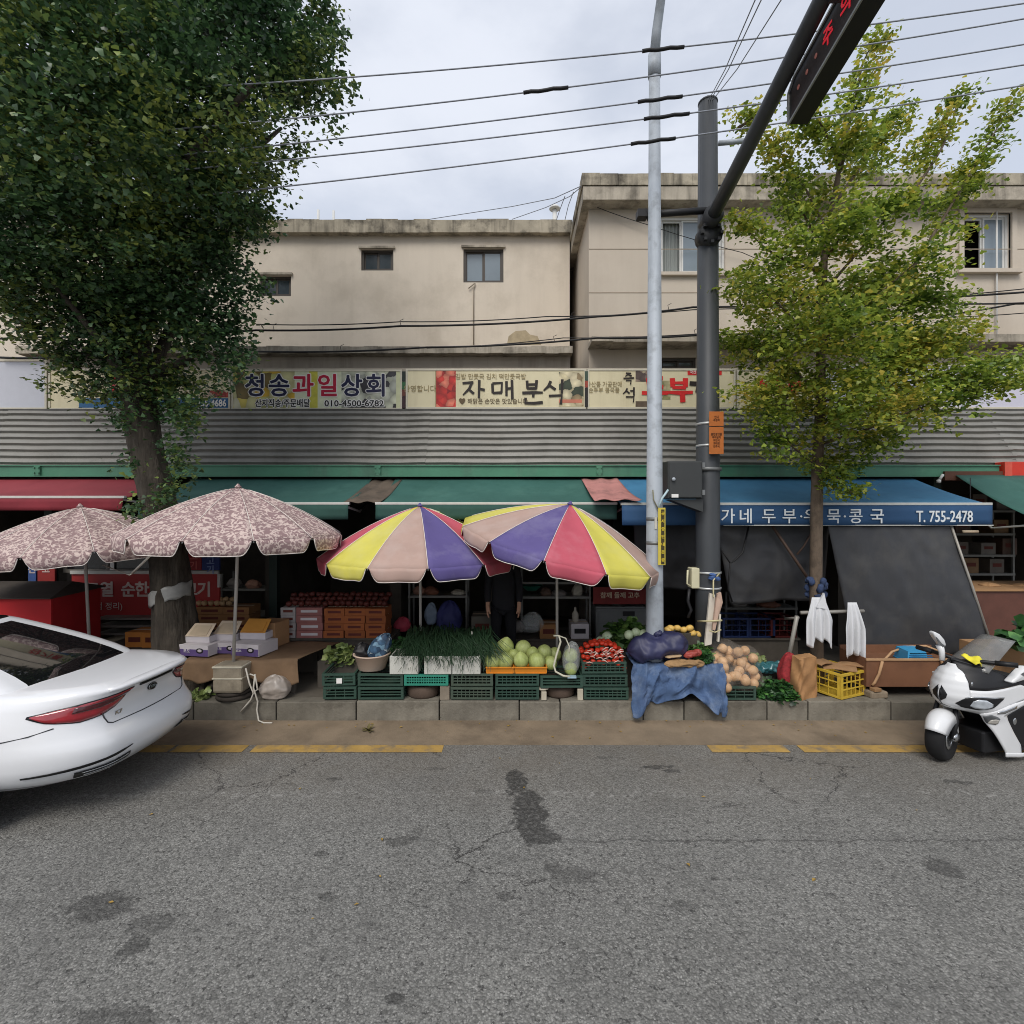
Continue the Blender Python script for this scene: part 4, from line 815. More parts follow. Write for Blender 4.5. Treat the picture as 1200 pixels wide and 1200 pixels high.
# big dark ginkgo on the left
yt1 = 6.45; tb = P(205, 780, yt1); tb.z = PZ
T1 = thing('ginkgo_tree', 'large dark green ginkgo with thick leaning trunk left of the patterned parasol', 'tree', tb)
mb = MB(); tp = [(211, 808), (208, 765), (203, 710), (198, 660), (192, 610), (181, 560), (168, 510), (160, 460), (158, 400), (170, 300), (190, 150), (200, -40)]
rw = [33, 25, 21, 18.5, 17.5, 17.5, 17, 16, 15, 13, 10, 6]
nseg = 60; rows = []
vs = []; rr = random.Random(5); ph = [rr.uniform(0, 6) for _ in range(6)]
sub = []
for i in range(len(tp) - 1):
    for k in range(10): t = k / 10; sub.append((tp[i][0] * (1 - t) + tp[i + 1][0] * t, tp[i][1] * (1 - t) + tp[i + 1][1] * t, rw[i] * (1 - t) + rw[i + 1] * t))
sub.append((*tp[-1], rw[-1]))
for i, (px, py, r) in enumerate(sub):
    c = P(px, py, yt1)
    for j in range(nseg):
        a = 2 * math.pi * j / nseg; f = 1 + .07 * math.sin(3 * a + ph[0] + i * .12) + .04 * math.sin(7 * a + ph[1] - i * .2) + .055 * ridge(math.cos(a) * 1.6, math.sin(a) * 1.6, i * .07, 3.2)
        rad = r * yt1 / 600 * f; vs.append(c + Vector((math.cos(a) * rad, math.sin(a) * rad, 0)))
k = len(sub); mb.add(vs, [(i * nseg + j, i * nseg + (j + 1) % nseg, (i + 1) * nseg + (j + 1) % nseg, (i + 1) * nseg + j) for i in range(k - 1) for j in range(nseg)], True)
for s_, (a, b_, ya) in enumerate((((165, 490), (60, 330), -.8), ((163, 470), (280, 250), .4), ((162, 440), (240, 392), -.2), ((165, 350), (30, 150), .5), ((172, 300), (340, 60), -.3), ((185, 180), (90, -60), -.9), ((180, 220), (330, 150), .8), ((160, 420), (80, 420), .3))):
    A_, B_ = P(*a, yt1), P(*b_, yt1 + ya); limb(mb, bend(A_, B_, 7, .08, s_), .09, .02)
mb.build('trunk', bark, T1, world=True)
EL = [((150, 60), 205, 6.6), ((50, 130), 175, 6.1), ((300, 60), 92, 6.3), ((150, 270), 142, 6.4), ((228, 318), 72, 6.2), ((90, 285), 118, 5.9), ((195, 400), 86, 6.5), ((325, 10), 72, 6.6), ((-30, 60), 190, 6.5), ((352, 78), 46, 6.2), ((150, 150), 190, 5.6), ((240, 170), 110, 5.9), ((100, 360), 75, 6.2), ((120, 415), 60, 6.4), ((30, 300), 70, 5.7), ((240, 255), 70, 6.6), ((160, -120), 200, 6.4), ((180, 455), 48, 6.4), ((262, 390), 38, 6.2)]
C = []
for (px, py), r, Y in EL:
    c = P(px - 9, py, Y); rad = r * Y / 600 * .94; ncl = int(20 * rad * rad * 4.2) + 12
    for _ in range(ncl):
        d = rng.normal(size=3); d /= np.linalg.norm(d); rr_ = rad * rng.uniform(.55, 1.04)
        cc_ = np.array(c) + d * rr_ * np.array([1, .85, 1])
        k = rng.integers(42, 84); C.append(cc_ + rng.normal(size=(k, 3)) * np.array([.125, .125, .075]) * rng.uniform(.7, 1.3))
for a, b_, n in (((388, 95), (408, 108), 12), ((330, 195), (352, 165), 14), ((290, 250), (312, 246), 12), ((200, 520), (222, 560), 22), ((185, 600), (205, 560), 20), ((170, 480), (140, 500), 12), ((200, 480), (232, 470), 20), ((60, 412), (75, 420), 12), ((290, 420), (255, 440), 22), ((150, 605), (170, 590), 10), ((300, 330), (312, 350), 10), ((215, 505), (225, 480), 16), ((380, 60), (398, 30), 14), ((385, 140), (392, 160), 3), ((160, 530), (150, 545), 6)):
    for _ in range(n):
        t = rng.uniform(); q = np.array(P(a[0] + (b_[0] - a[0]) * t, a[1] + (b_[1] - a[1]) * t, yt1 - .25 + rng.uniform(-.25, .25))); C.append(q + rng.normal(size=(rng.integers(10, 20), 3)) * .085)
C = np.concatenate(C)
leafL = leaf_mat('dark_ginkgo_leaf', (48, 78, 52), (70, 100, 60), (128, 138, 64), .9, (.4, .70, .9), .25)
leaves_mesh('crown', C, .054, leafL, T1, .4)
# tape round the trunk
mb = MB()
def wrapfn(u, v):
    a = 2 * math.pi * u; py = 688 + 16 * v - 7 * math.cos(a); c = P(201 - (py - 700) * -.06, py, yt1); r = 20.4 * yt1 / 600 * 1.07
    return c + Vector((math.cos(a) * r * 1.02, math.sin(a) * r * 1.02, .012 * math.sin(9 * a + 5 * v)))
mb.grid(wrapfn, 40, 5, closeu=True); tag(mb.build('plastic_wrap', mat('translucent_wrap', (150, 150, 146), .35, var=.2, scale=8), solid=.006), 'grey plastic sheet wound round the thick ginkgo trunk', 'wrap')
# young ginkgo on the right
yt2 = 6.45; tb = P(957, 800, yt2); tb.z = PZ
T2 = thing('ginkgo_tree', 'young yellow green ginkgo with thin trunk right of the traffic pole', 'tree', tb)
mb = MB(); st = [P(a, b_, yt2) for a, b_ in ((957, 806), (957, 760), (956, 680), (957, 600), (958, 540), (962, 470), (962, 400), (966, 300), (985, 190), (1012, 70))]
mb.tube(st, [.085, .075, .072, .07, .066, .058, .05, .04, .028, .008], 12)
LM = [((960, 560), (1035, 515), -.3, 16), ((958, 545), (905, 500), -.4, 18), ((962, 520), (1090, 470), -.6, 26), ((1040, 490), (1195, 435), -.5, 20), ((962, 500), (1100, 380), .5, 30), ((962, 480), (875, 455), -.5, 20), ((962, 460), (862, 400), .3, 24), ((962, 430), (1040, 440), -.8, 34), ((963, 420), (880, 330), -.4, 30),
      ((964, 400), (1082, 300), -.3, 30), ((1060, 330), (1186, 120), .3, 20), ((965, 380), (1055, 340), .7, 36), ((966, 360), (858, 330), .6, 24), ((967, 340), (1060, 230), -.5, 30), ((1050, 250), (1122, 115), .4, 16), ((968, 320), (868, 260), -.3, 24), ((972, 280), (900, 160), .3, 24), ((978, 240), (1060, 130), .5, 20), ((985, 200), (945, 120), -.4, 20), ((985, 190), (1028, 40), 0, 16),
      ((960, 440), (900, 480), .7, 26), ((963, 400), (960, 370), -1.0, 40), ((970, 300), (990, 260), -.9, 40), ((962, 470), (1010, 480), -.9, 30), ((985, 200), (1000, 150), -.6, 26), ((1020, 420), (1150, 390), -.2, 18), ((1100, 450), (1205, 425), .1, 22), ((1040, 480), (1150, 440), -.3, 24), ((1000, 470), (1090, 400), -.2, 24), ((960, 540), (1000, 580), -.4, 10), ((1060, 350), (1110, 350), -.4, 16), ((865, 150), (890, 130), 0, 10), ((970, 300), (930, 220), .6, 34), ((966, 350), (1000, 400), .9, 40)]
C = []
for s_, (a, b_, dy, r) in enumerate(LM):
    A_ = P(*a, yt2); B_ = P(*b_, yt2 + dy); pts = bend(A_, B_, 7, .06, 40 + s_); limb(mb, pts, .022, .005, 6)
    L = (B_ - A_).length; R_ = r * yt2 / 600; ncl = int((12 + L * 30 * (r / 22)) * (.72 if b_[1] < 270 else 1))
    for _ in range(ncl):
        t = rng.uniform(.25, 1.03); q = np.array(A_.lerp(B_, t)); w_ = R_ * (1.05 - .5 * max(0, t - .4)) * (1 - (.62 * max(0, (t - .3) / .7) if b_[1] < 270 else 0))
        cc_ = q + rng.normal(size=3) * np.array([w_ * .72, w_ * .8, w_ * .6]); k = rng.integers(21, 38); C.append(cc_ + rng.normal(size=(k, 3)) * np.array([.09, .09, .035]))
mb.build('trunk', barkR, T2, world=True)
C = np.concatenate(C)
leafR = leaf_mat('yellow_green_ginkgo_leaf', (94, 126, 50), (150, 168, 66), (192, 168, 72), 1.6, (.42, .68, .95), .42)
leaves_mesh('crown', C, .052, leafR, T2, .15)
mb = MB()
for i in range(22): rr = random.Random(i + 90); a = rr.uniform(0, 6.28); mb.blob(Vector((st[2].x + .09 * math.cos(a), yt2 + .09 * math.sin(a), Zz(rr.uniform(676, 700), yt2))), (.045, .03, rr.uniform(.03, .06)), 7, 5, .3, i)
tag(mb.build('knotted_cloth', mat('blue_dirty_cloth', (52, 66, 96), .9, var=.45, scale=16)), 'dirty blue cloth knotted round the young ginkgo trunk', 'cloth')

# ------------------------------------------------------------------ parasols
def fab_pattern():
    m = bpy.data.materials.new('mauve_leaf_pattern_cloth'); m.use_nodes = True; t = m.node_tree; nd, lk = t.nodes, t.links; b = nd['Principled BSDF']; b.inputs['Roughness'].default_value = .8
    co = nd.new('ShaderNodeTexCoord').outputs['Object']; n = nd.new('ShaderNodeTexNoise'); n.inputs['Scale'].default_value = 10; n.inputs['Detail'].default_value = 1; lk.new(co, n.inputs[0])
    wv = nd.new('ShaderNodeVectorMath'); wv.operation = 'MULTIPLY_ADD'; lk.new(n.outputs['Color'], wv.inputs[0]); wv.inputs[1].default_value = (.15, .15, .15); lk.new(co, wv.inputs[2])
    v = nd.new('ShaderNodeTexVoronoi'); v.feature = 'DISTANCE_TO_EDGE'; v.inputs['Scale'].default_value = 19; lk.new(wv.outputs[0], v.inputs[0])
    mr = nd.new('ShaderNodeMapRange'); mr.interpolation_type = 'SMOOTHSTEP'; mr.inputs[1].default_value = .12; mr.inputs[2].default_value = .18; mr.inputs[3].default_value = 1; mr.inputs[4].default_value = 0; lk.new(v.outputs['Distance'], mr.inputs[0])
    n2 = nd.new('ShaderNodeTexNoise'); n2.inputs['Scale'].default_value = 24; n2.inputs['Detail'].default_value = 2; lk.new(co, n2.inputs[0]); r2 = nd.new('ShaderNodeMapRange'); r2.inputs[1].default_value = .42; r2.inputs[2].default_value = .52; lk.new(n2.outputs[0], r2.inputs[0])
    ml = nd.new('ShaderNodeMath'); ml.operation = 'MULTIPLY'; lk.new(mr.outputs[0], ml.inputs[0]); lk.new(r2.outputs[0], ml.inputs[1])
    mx = nd.new('ShaderNodeMix'); mx.data_type = 'RGBA'; mx.inputs[6].default_value = (*lin((150, 124, 124)), 1); mx.inputs[7].default_value = (*lin((212, 192, 184)), 1); lk.new(ml.outputs[0], mx.inputs[0]); lk.new(mx.outputs[2], b.inputs['Base Color'])
    tr = nd.new('ShaderNodeBsdfTranslucent'); lk.new(mx.outputs[2], tr.inputs[0]); ms = nd.new('ShaderNodeMixShader'); ms.inputs[0].default_value = .15; lk.new(b.outputs[0], ms.inputs[1]); lk.new(tr.outputs[0], ms.inputs[2]); lk.new(ms.outputs[0], nd['Material Output'].inputs[0]); return m
patt = fab_pattern()
def fab(n, c): return mat(n, c, .75, var=.07, scale=3, translucent=.2, stain=(tuple(min(255, int(v * .55 + 100)) for v in c), .35, 2.2), bump=.25, bscale=9)
PAN = {'y': fab('yellow_parasol_cloth', (216, 208, 96)), 't': fab('tan_parasol_cloth', (188, 160, 148)), 'p': fab('purple_parasol_cloth', (98, 88, 144)), 'r': fab('pink_parasol_cloth', (198, 92, 108)), 'm': patt}
pipe_m = mat('white_piping', (222, 214, 206), .7)
def parasol(label, group, base, apex, Rr, drop, seq, phase, valance=.15, tilt=(0, 0), polem=None, pr=.02, nrib=8):
    """base on the pavement, apex world position, radius, height from rim to apex, tilt about Y and X in degrees"""
    t = thing('parasol', label, 'parasol', base, group=group); base, apex = Vector(base), Vector(apex)
    T = Matrix.Translation(apex) @ Euler((R(tilt[1]), R(tilt[0]), 0)).to_matrix().to_4x4()
    def S(a, rr_, sagk=1):                     # canopy surface: domed, each panel sagging between its ribs
        f = ((a - phase) / (2 * math.pi / nrib)) % 1; sag = math.sin(f * math.pi)
        x = rr_ / Rr; chord = 1 - (1 - math.cos(math.pi / nrib)) * sag
        z = -drop * (.55 * x + .45 * x * x) - .028 * sag * x * (1 - x) * 4 * sagk
        z += .007 * ridge(rr_ * math.cos(a), rr_ * math.sin(a), Rr, 3.2) * min(1, x * 1.5) * sag
        return Vector((rr_ * chord * math.cos(a), rr_ * chord * math.sin(a), z))
    can = None
    for k in range(nrib):
        a0_ = phase + 2 * math.pi * k / nrib; da = 2 * math.pi / nrib; mb = MB(); mb.M = T
        mb.grid(lambda u, v: S(a0_ + da * min(max(u, 1e-5), 1 - 1e-5), Rr * max(v, .015)), 10, 12)
        o = mb.build('panel', PAN[seq[k % len(seq)]], t, world=True, solid=.004)
        # valance flap with rounded lower corners
        mb = MB(); mb.M = T
        def fl(u, v):
            f = .035 + .93 * u; q = S(a0_ + da * f, Rr); e = min(1, min(u, 1 - u) / .17); ln = valance * (1 - (1 - e) ** 2.2 * .95); out = Vector((math.cos(a0_ + da * f), math.sin(a0_ + da * f), 0))
            return q + Vector((0, 0, -ln * v)) + out * (.012 * math.sin(v * 3) + .008 * math.sin(u * 9 + k) * v)
        mb.grid(fl, 24, 4); mb.build('valance', PAN[seq[k % len(seq)]], o, world=True, solid=.004)
        mb = MB(); mb.M = T; mb.tube([fl(i / 24, 1) for i in range(25)], .005, 5); mb.tube([S(a0_ + 1e-4, Rr * (i / 10)) + Vector((0, 0, .004)) for i in range(1, 11)], .0035, 5); mb.build('piping', pipe_m, o, world=True)
    mb = MB(); mb.M = T
    for k in range(nrib): a = phase + 2 * math.pi * k / nrib; mb.tube([S(a + 1e-4, Rr * x_) + Vector((0, 0, -.018)) for x_ in (.02, .35, .7, 1)], .006, 5); mb.tube([Vector((0, 0, -drop * 1.25)), S(a + 1e-4, Rr * .5) + Vector((0, 0, -.02))], .005, 5)
    mb.build('ribs_frame', steel, t, world=True)
    mb = MB(); top = T @ Vector((0, 0, .05)); mid = T @ Vector((0, 0, -drop * 1.4)); mb.tube([base, mid, T @ Vector((0, 0, 0))], pr, 10); mb.build('pole', polem or mat('white_parasol_pole', (176, 172, 164), .45, var=.06), t, world=True)
    mb = MB(); mb.M = T; mb.lathe([(.035, -.005), (.035, .012), (.02, .022), (.012, .04), (.0, .043)], 10); mb.build('finial', PAN['p'] if seq[0] != 'm' else patt, t, world=True)
    return t
yp2 = 6.05
parasol('mauve leaf patterned parasol with its pole in the wrapped block', 'mauve patterned parasols', (X(273, yp2), yp2, PZ + .25), P(279, 571, yp2), 1.19, .55, 'm', R(-85), .15, (1, 1), pr=.019, nrib=12)
yp1 = 6.45
parasol('mauve leaf patterned parasol behind the red stall, left of the trunk', 'mauve patterned parasols', (X(107, yp1), yp1, PZ), P(94, 594, yp1), 1.18, .5, 'm', R(-76), .14, (-3, 3), pr=.018, nrib=12)
yp3 = 6.65
parasol('rainbow parasol standing upright above the chives', 'rainbow parasols', (X(493, yp3), yp3, PZ), P(492, 593, yp3), 1.26, .64, ['p', 'r', 'y', 't'], R(-76), .15, (0, 2), pr=.018, nrib=12)
parasol('rainbow parasol tilted to the right against the lamp post', 'rainbow parasols', (X(653, yp3 - .1), yp3 - .1, PZ), P(668, 591, yp3 - .25), 1.28, .50, ['r', 'y', 't', 'p'], R(-101.5), .15, (13, 8), pr=.018, nrib=12)
mb = MB(); mb.tube([P(195, 631, 5.0), P(185, 642, 5.15), P(168, 659, 5.5), P(155, 672, 5.9)], .012, 6); mb.tube([P(199, 632, 5.0), P(197, 648, 5.02)], .009, 6); mb.tube([P(155, 672, 5.9), P(152, 674, 5.95), P(120, 662, 6.4)], .006, 5); tag(mb.build('tie_rope', mat('pale_rope', (196, 190, 178), .8)), 'pale rope tying the patterned parasol rim back to the trunk', 'rope')
# ------------------------------------------------------------------ goods on the kerb side
TZ = .224
cg = {'dark': mat('dark_green_plastic', (46, 70, 60), .5, var=.12, scale=4, stain=((72, 78, 68), .35, 6), rnd=.12), 'olive': mat('grey_green_plastic', (66, 80, 68), .55, var=.12, scale=4, stain=((86, 84, 72), .4, 6), rnd=.1),
      'teal': mat('teal_plastic', (48, 128, 108), .45, var=.1), 'yellow': mat('yellow_plastic', (204, 172, 62), .5, var=.1, stain=((150, 122, 48), .4, 6)), 'blue': mat('blue_plastic', (28, 44, 84), .5, rnd=.15), 'red': mat('red_plastic', (90, 32, 30), .5, rnd=.1)}
def crate(label, x, y0, z, w_, d, h, m, rz=0, nv=9, group='plastic crates along the kerb', nh=3):
    t = thing('plastic_crate', label, 'crate', (x, y0 + d / 2, z), rz, group); m = cg[m]
    def side(L, ax, off, name):
        mb = MB(); bar_ = .014
        def b(u0, u1, z0, z1, th=.012):
            if ax == 'x': mb.bx(u0, u1, off - th / 2, off + th / 2, z0, z1)
            else: mb.bx(off - th / 2, off + th / 2, u0, u1, z0, z1)
        b(-L / 2, L / 2, h - .026, h, .024); b(-L / 2, L / 2, .012, .034, .018)
        b(-L / 2, -L / 2 + .03, .034, h - .026, .016); b(L / 2 - .03, L / 2, .034, h - .026, .016)
        for i in range(1, nh): zz = .034 + (h - .06) * i / nh; b(-L / 2 + .03, L / 2 - .03, zz - .006, zz + .006)
        k = nv if L > .4 else max(3, int(nv * .6))
        for i in range(1, k): u = -L / 2 + .03 + (L - .06) * i / k; b(u - .004, u + .004, .034, h - .026, .008)
        mb.build(name, m, t)
    side(w_, 'x', -d / 2, 'side_panel'); side(w_, 'x', d / 2, 'side_panel'); side(d - .03, 'y', -w_ / 2 + .008, 'end_panel'); side(d - .03, 'y', w_ / 2 - .008, 'end_panel')
    mb = MB(); mb.bx(-w_ / 2 + .012, w_ / 2 - .012, -d / 2 + .012, d / 2 - .012, .004, .014); mb.build('base_panel', m, t)
    return t
def stackpx(px0, px1, n, m, lab, Yf=5.92, d=.38, h=.152, rz=0, dx=0, nv=9, z=TZ):
    top = z
    for i in range(n):
        w_ = (px1 - px0) * Yf / 600 * .985; x = X((px0 + px1) / 2, Yf) + dx * i
        crate(lab[i] if isinstance(lab, (list, tuple)) else lab, x, Yf + .01 * i, top, w_, d, h, m, rz + R(.8 * ((i * 7 + px0) % 3 - 1)), nv); top += h + .002
    return top
stackpx(378, 417, 2, 'dark', ['empty dark green crate on the leftmost stack, topmost', 'dark green crate with white tag, bottom of the leftmost stack'], d=.5, rz=R(3), Yf=5.93, dx=-.02, nv=1)
o = P(396, 813, 5.915); tg = MB(); tg.bx(-.032, .032, 0, .003, -.03, .03); t_ = [q for q in bpy.data.objects if q.get('label', '').startswith('dark green crate with white tag')][0]
tg.M = Matrix(); tgo = tg.build('tag', whitep, t_); tgo.location = (.01, -.275, .07)
zB = stackpx(419, 473, 2, 'dark', ['dark green slatted crate under the beige basin', 'dark green crate on the kerb, below the basin crate'][::-1], nv=1)
zD = stackpx(528, 578, 2, 'olive', ['grey green crate under the right end of the chives, bottom', 'grey green crate under the right end of the chives, top'])
zE = stackpx(580, 632, 2, 'dark', ['dark green crate below the orange trays, bottom of two', 'dark green crate below the orange trays, top of two'])
stackpx(684, 737, 3, 'dark', ['bottom crate of three under the red tomatoes', 'middle crate of three under the red tomatoes', 'top crate holding the red tomatoes'], h=.145, dx=-.012)
stackpx(632.5, 683, 1, 'dark', 'dark green crate raised on white blocks beside the tomato stack', z=TZ + .135, nv=1)
crate('bright teal crate resting on the brown tyre under the chives', X(499.5, 5.92), 5.92, TZ + .16, .51, .38, .14, cg and 'teal', nv=16)
crate('small dark crate on the kerb under the onion bags', X(867, 5.9), 5.9, TZ, .37, .28, .17, 'dark', nv=4)
YC = crate('yellow slotted crate with torn cardboard on top, beside the brown paper bag', X(988, 6.05), 5.98, TZ, .44, .42, .30, 'yellow', R(24), nv=5, nh=3)
# tyres, blocks and stools under the crates
rub = mat('dusty_tyre_rubber', (82, 68, 58), .9, var=.2, scale=6); blockw = mat('pale_block', (176, 168, 150), .9, var=.15)
def tyre(label, x, y, z, r, th, m=rub):
    t = MB(); t.lathe([(r * .55, 0), (r * .9, 0), (r, th * .25), (r, th * .75), (r * .9, th), (r * .55, th), (r * .5, th * .6), (r * .5, th * .3), (r * .55, 0)], 24); o = t.build('tyre', m, loc=(x, y, z)); return tag(o, label, 'tyre', 'old tyres used as stands')
tyre('brown dusty tyre under the teal crate', X(496, 6.1), 6.12, TZ - .006, .19, .14); tyre('brown dusty tyre under the raised crate between white blocks', X(656, 6.1), 6.14, TZ - .006, .18, .12)
def solidbox(name, label, cat, c, d, m, rz=0, group=None, bev=.006):
    mb = MB(); mb.box((0, 0, d[2] / 2), d); return tag_rz(tag(mb.build(name, m, loc=c, bevel=bev), label, cat, group), rz)
def tag_rz(o, rz): o.rotation_euler = (0, 0, rz); return o
solidbox('concrete_block', 'grey block right of the tyre under the teal crate', 'block', (X(521, 5.95), 5.98, TZ), (.11, .12, .16), mat('grey_block', (128, 118, 104), .9, var=.2), .1)
solidbox('white_block', 'white block under the left corner of the raised crate', 'block', (X(637, 5.95), 5.97, TZ), (.06, .12, .1), blockw, .05); solidbox('white_block', 'white block under the right corner of the raised crate', 'block', (X(680, 5.95), 5.97, TZ), (.065, .12, .13), blockw, -.08)
mb = MB(); mb.blob((0, 0, .02), (.075, .06, .018), 10, 5); tag(mb.build('round_cover', blockw, loc=(X(636, 5.95), 5.97, TZ + .10)), 'round white cover lying on the left white block', 'cover')
# basin with patterned bag
bz = zB
bas = MB(); bas.lathe([(0, 0), (.15, 0), (.16, .01), (.205, .17), (.222, .175), (.222, .186), (.2, .186), (.148, .02), (0, .018)], 28); tag(bas.build('basin', mat('beige_pink_plastic', (196, 174, 156), .45, var=.06), loc=(X(436, 6.12), 6.12, bz)), 'beige plastic basin holding a blue patterned bag', 'basin')
def bag(name, label, c, r, m, seed=0, jit=.12, pinch=.5, rz=0, n=30, k=20, group=None, tilt=0, cat='bag'):
    """soft bag: rounded body with folds that gathers to a neck"""
    rr = random.Random(seed); ph = rr.uniform(0, 50); lean = rr.uniform(-.25, .25); mb = MB()
    def fn(u, v):
        a = 2 * math.pi * u; p = math.pi * v; e = max(0, math.sin(p)) ** .55; c_, s_ = math.cos(a), math.sin(a)
        x = math.copysign(abs(c_) ** .75, c_); y = math.copysign(abs(s_) ** .75, s_); z = (1 - math.cos(p)) / 2
        top = max(0, (v - .5) * 2); e *= 1 - (1 - pinch) * .55 * top
        f = 1 + jit * 1.5 * ridge(x * .8 + ph, y * .8, z * 1.3, 1.6) + jit * .8 * ridge(x + ph, y, z * 1.6, 3.7)
        return Vector((r[0] * e * f * x + lean * r[0] * z * z, r[1] * e * f * y, 2 * r[2] * z * (1 + .10 * ridge(x + ph, y, 5, 1.5) * top)))
    if tilt: mb.M = Matrix.Rotation(tilt, 4, 'Y')
    mb.grid(fn, n, k, closeu=True); o = mb.build(name, m, loc=c, subsurf=1); o.rotation_euler = (0, 0, rz); return tag(o, label, cat, group)
bag('patterned_bag', 'blue bag with white swirls standing in the beige basin', (X(437, 6.15), 6.15, bz + .10), (.11, .08, .17), photo_print('blue_swirl_print', [(40, 66, 92), (110, 146, 170), (58, 90, 118), (186, 200, 206), (46, 76, 104)], 16, seed=9), 3, .1, .3, tilt=R(32))
bag('black_bag', 'black bin bag lying in the beige basin', (X(424, 6.2), 6.2, bz + .08), (.1, .1, .1), blackm, 5, .15, .3)
styro = mat('white_polystyrene', (190, 190, 182), .8, var=.04, scale=12, stain=((168, 164, 152), .4, 5))
for i, (a, b_, lb) in enumerate(((456.5, 490, 'white polystyrene box left of the chives'), (497, 529, 'white polystyrene box in the middle under the chives'), (530, 563, 'white polystyrene box at the right end under the chives'))):
    Yf = 5.9; w_ = (b_ - a) * Yf / 600; t = thing('polystyrene_box', lb, 'box', (X((a + b_) / 2, Yf), Yf + .17, TZ + .306), group='white polystyrene boxes')
    mb = MB(); mb.box((0, 0, .004), (w_, .34, .008)); 
    for sx_, sy_, dx_, dy_ in ((0, -.16, w_, .02), (0, .16, w_, .02), (-w_ / 2 + .01, 0, .02, .3), (w_ / 2 - .01, 0, .02, .3)): mb.box((sx_, sy_, .105), (dx_ - .001, dy_, .20))
    mb.build('box', styro, t, bevel=.006)
# chives: five bunches of long blades hanging over the boxes
chive = mat('chive_green', (40, 62, 42), .4, var=.35, scale=20, rnd=.12, translucent=.12); chw = mat('chive_pale_stem', (150, 170, 120), .6)
for bi in range(6):
    cx = 486 + bi * 15.5; rr = random.Random(100 + bi); c = P(cx, 770, 6.15); t = thing('chive_bunch', ['leftmost bunch of dark green chives drooping over the white boxes', 'second bunch of dark chives from the left end of the row', 'third chive bunch from the left, above the middle white box', 'fourth chive bunch from the left end of the row', 'fifth chive bunch, next to the last at the cabbages', 'rightmost chive bunch touching the pale green cabbages'][bi], 'vegetables', (c.x, 6.15, TZ + .32), group='bunches of chives')
    mb = MB()
    for i in range(230):
        x0 = c.x + rr.uniform(-.12, .12); y0 = 6.42 + rr.uniform(-.08, .1); z0 = TZ + .50 + rr.uniform(-.05, .16)
        lay = rr.random(); x1 = x0 + rr.uniform(-.08, .08); y1 = 5.98 + .2 * lay + rr.uniform(-.04, .06); z1 = TZ + .56 + .14 * lay * math.sin(math.pi * min(1, max(0, (cx - 462) / 120))) + rr.uniform(-.04, .06)
        x2 = x1 + rr.gauss(0, .13); y2 = 5.84 + .16 * lay + rr.uniform(-.05, .04); z2 = TZ + .50 + .12 * lay - (.22 if rr.random() < .35 else .08) * rr.random()
        wd = rr.uniform(.004, .0085); V = []
        for k in range(7):
            s_ = k / 6; q = Vector((x0, y0, z0 + .12 * lay)) * (1 - s_) ** 2 + Vector((x1, y1, z1 + .06)) * 2 * s_ * (1 - s_) + Vector((x2, y2, z2)) * s_ * s_; ww = wd * (1 - .8 * s_ ** 2)
            V += [q + Vector((-ww, 0, 0)), q + Vector((ww, 0, .002))]
        mb.add(V, [(2 * k, 2 * k + 1, 2 * k + 3, 2 * k + 2) for k in range(6)], True)
    mb.build('blades', chive, t, world=True)
mb = MB(); mb.lathe([(.012, 0), (.016, .03), (.006, .07), (0, .08)], 8); tag(mb.build('garlic_bulb', mat('pale_bulb', (206, 204, 190), .6), loc=P(553, 747, 6.25)), 'small pale bulb standing above the chives', 'bulb')
# orange trays and pointed cabbages
ora = mat('orange_plastic', (214, 134, 40), .5, var=.08)
for a, b_, lb in ((569.5, 602, 'orange tray under the left cabbages'), (603, 641, 'orange tray under the right cabbages')):
    Yf = 5.9; w_ = (b_ - a) * Yf / 600; t = MB(); 
    t.box((0, 0, .004), (w_ * .94, .36, .008)); t.prism([(-w_ / 2, -.19, .075), (w_ / 2, -.19, .075), (w_ / 2 - .012, -.172, .0), (-w_ / 2 + .012, -.172, .0)], (0, .008, 0)); t.bx(-w_ / 2, w_ / 2, .18, .19, 0, .075); t.bx(-w_ / 2, -w_ / 2 + .008, -.18, .18, .002, .075); t.bx(w_ / 2 - .008, w_ / 2, -.18, .18, .002, .075); t.bx(-w_ / 2 - .004, w_ / 2 + .004, -.202, -.186, .068, .08)
    tag(t.build('tray', ora, loc=(X((a + b_) / 2, Yf), Yf + .2, zE)), lb, 'tray', 'orange trays')
def cab_mat():
    m = mat('pale_cabbage', (164, 176, 104), .5, var=.18, scale=3, stretch=(14, 14, 1.5), translucent=.1, rnd=.08, stain=((198, 204, 150), .6, 5)); return m
cbm = cab_mat(); cme = None
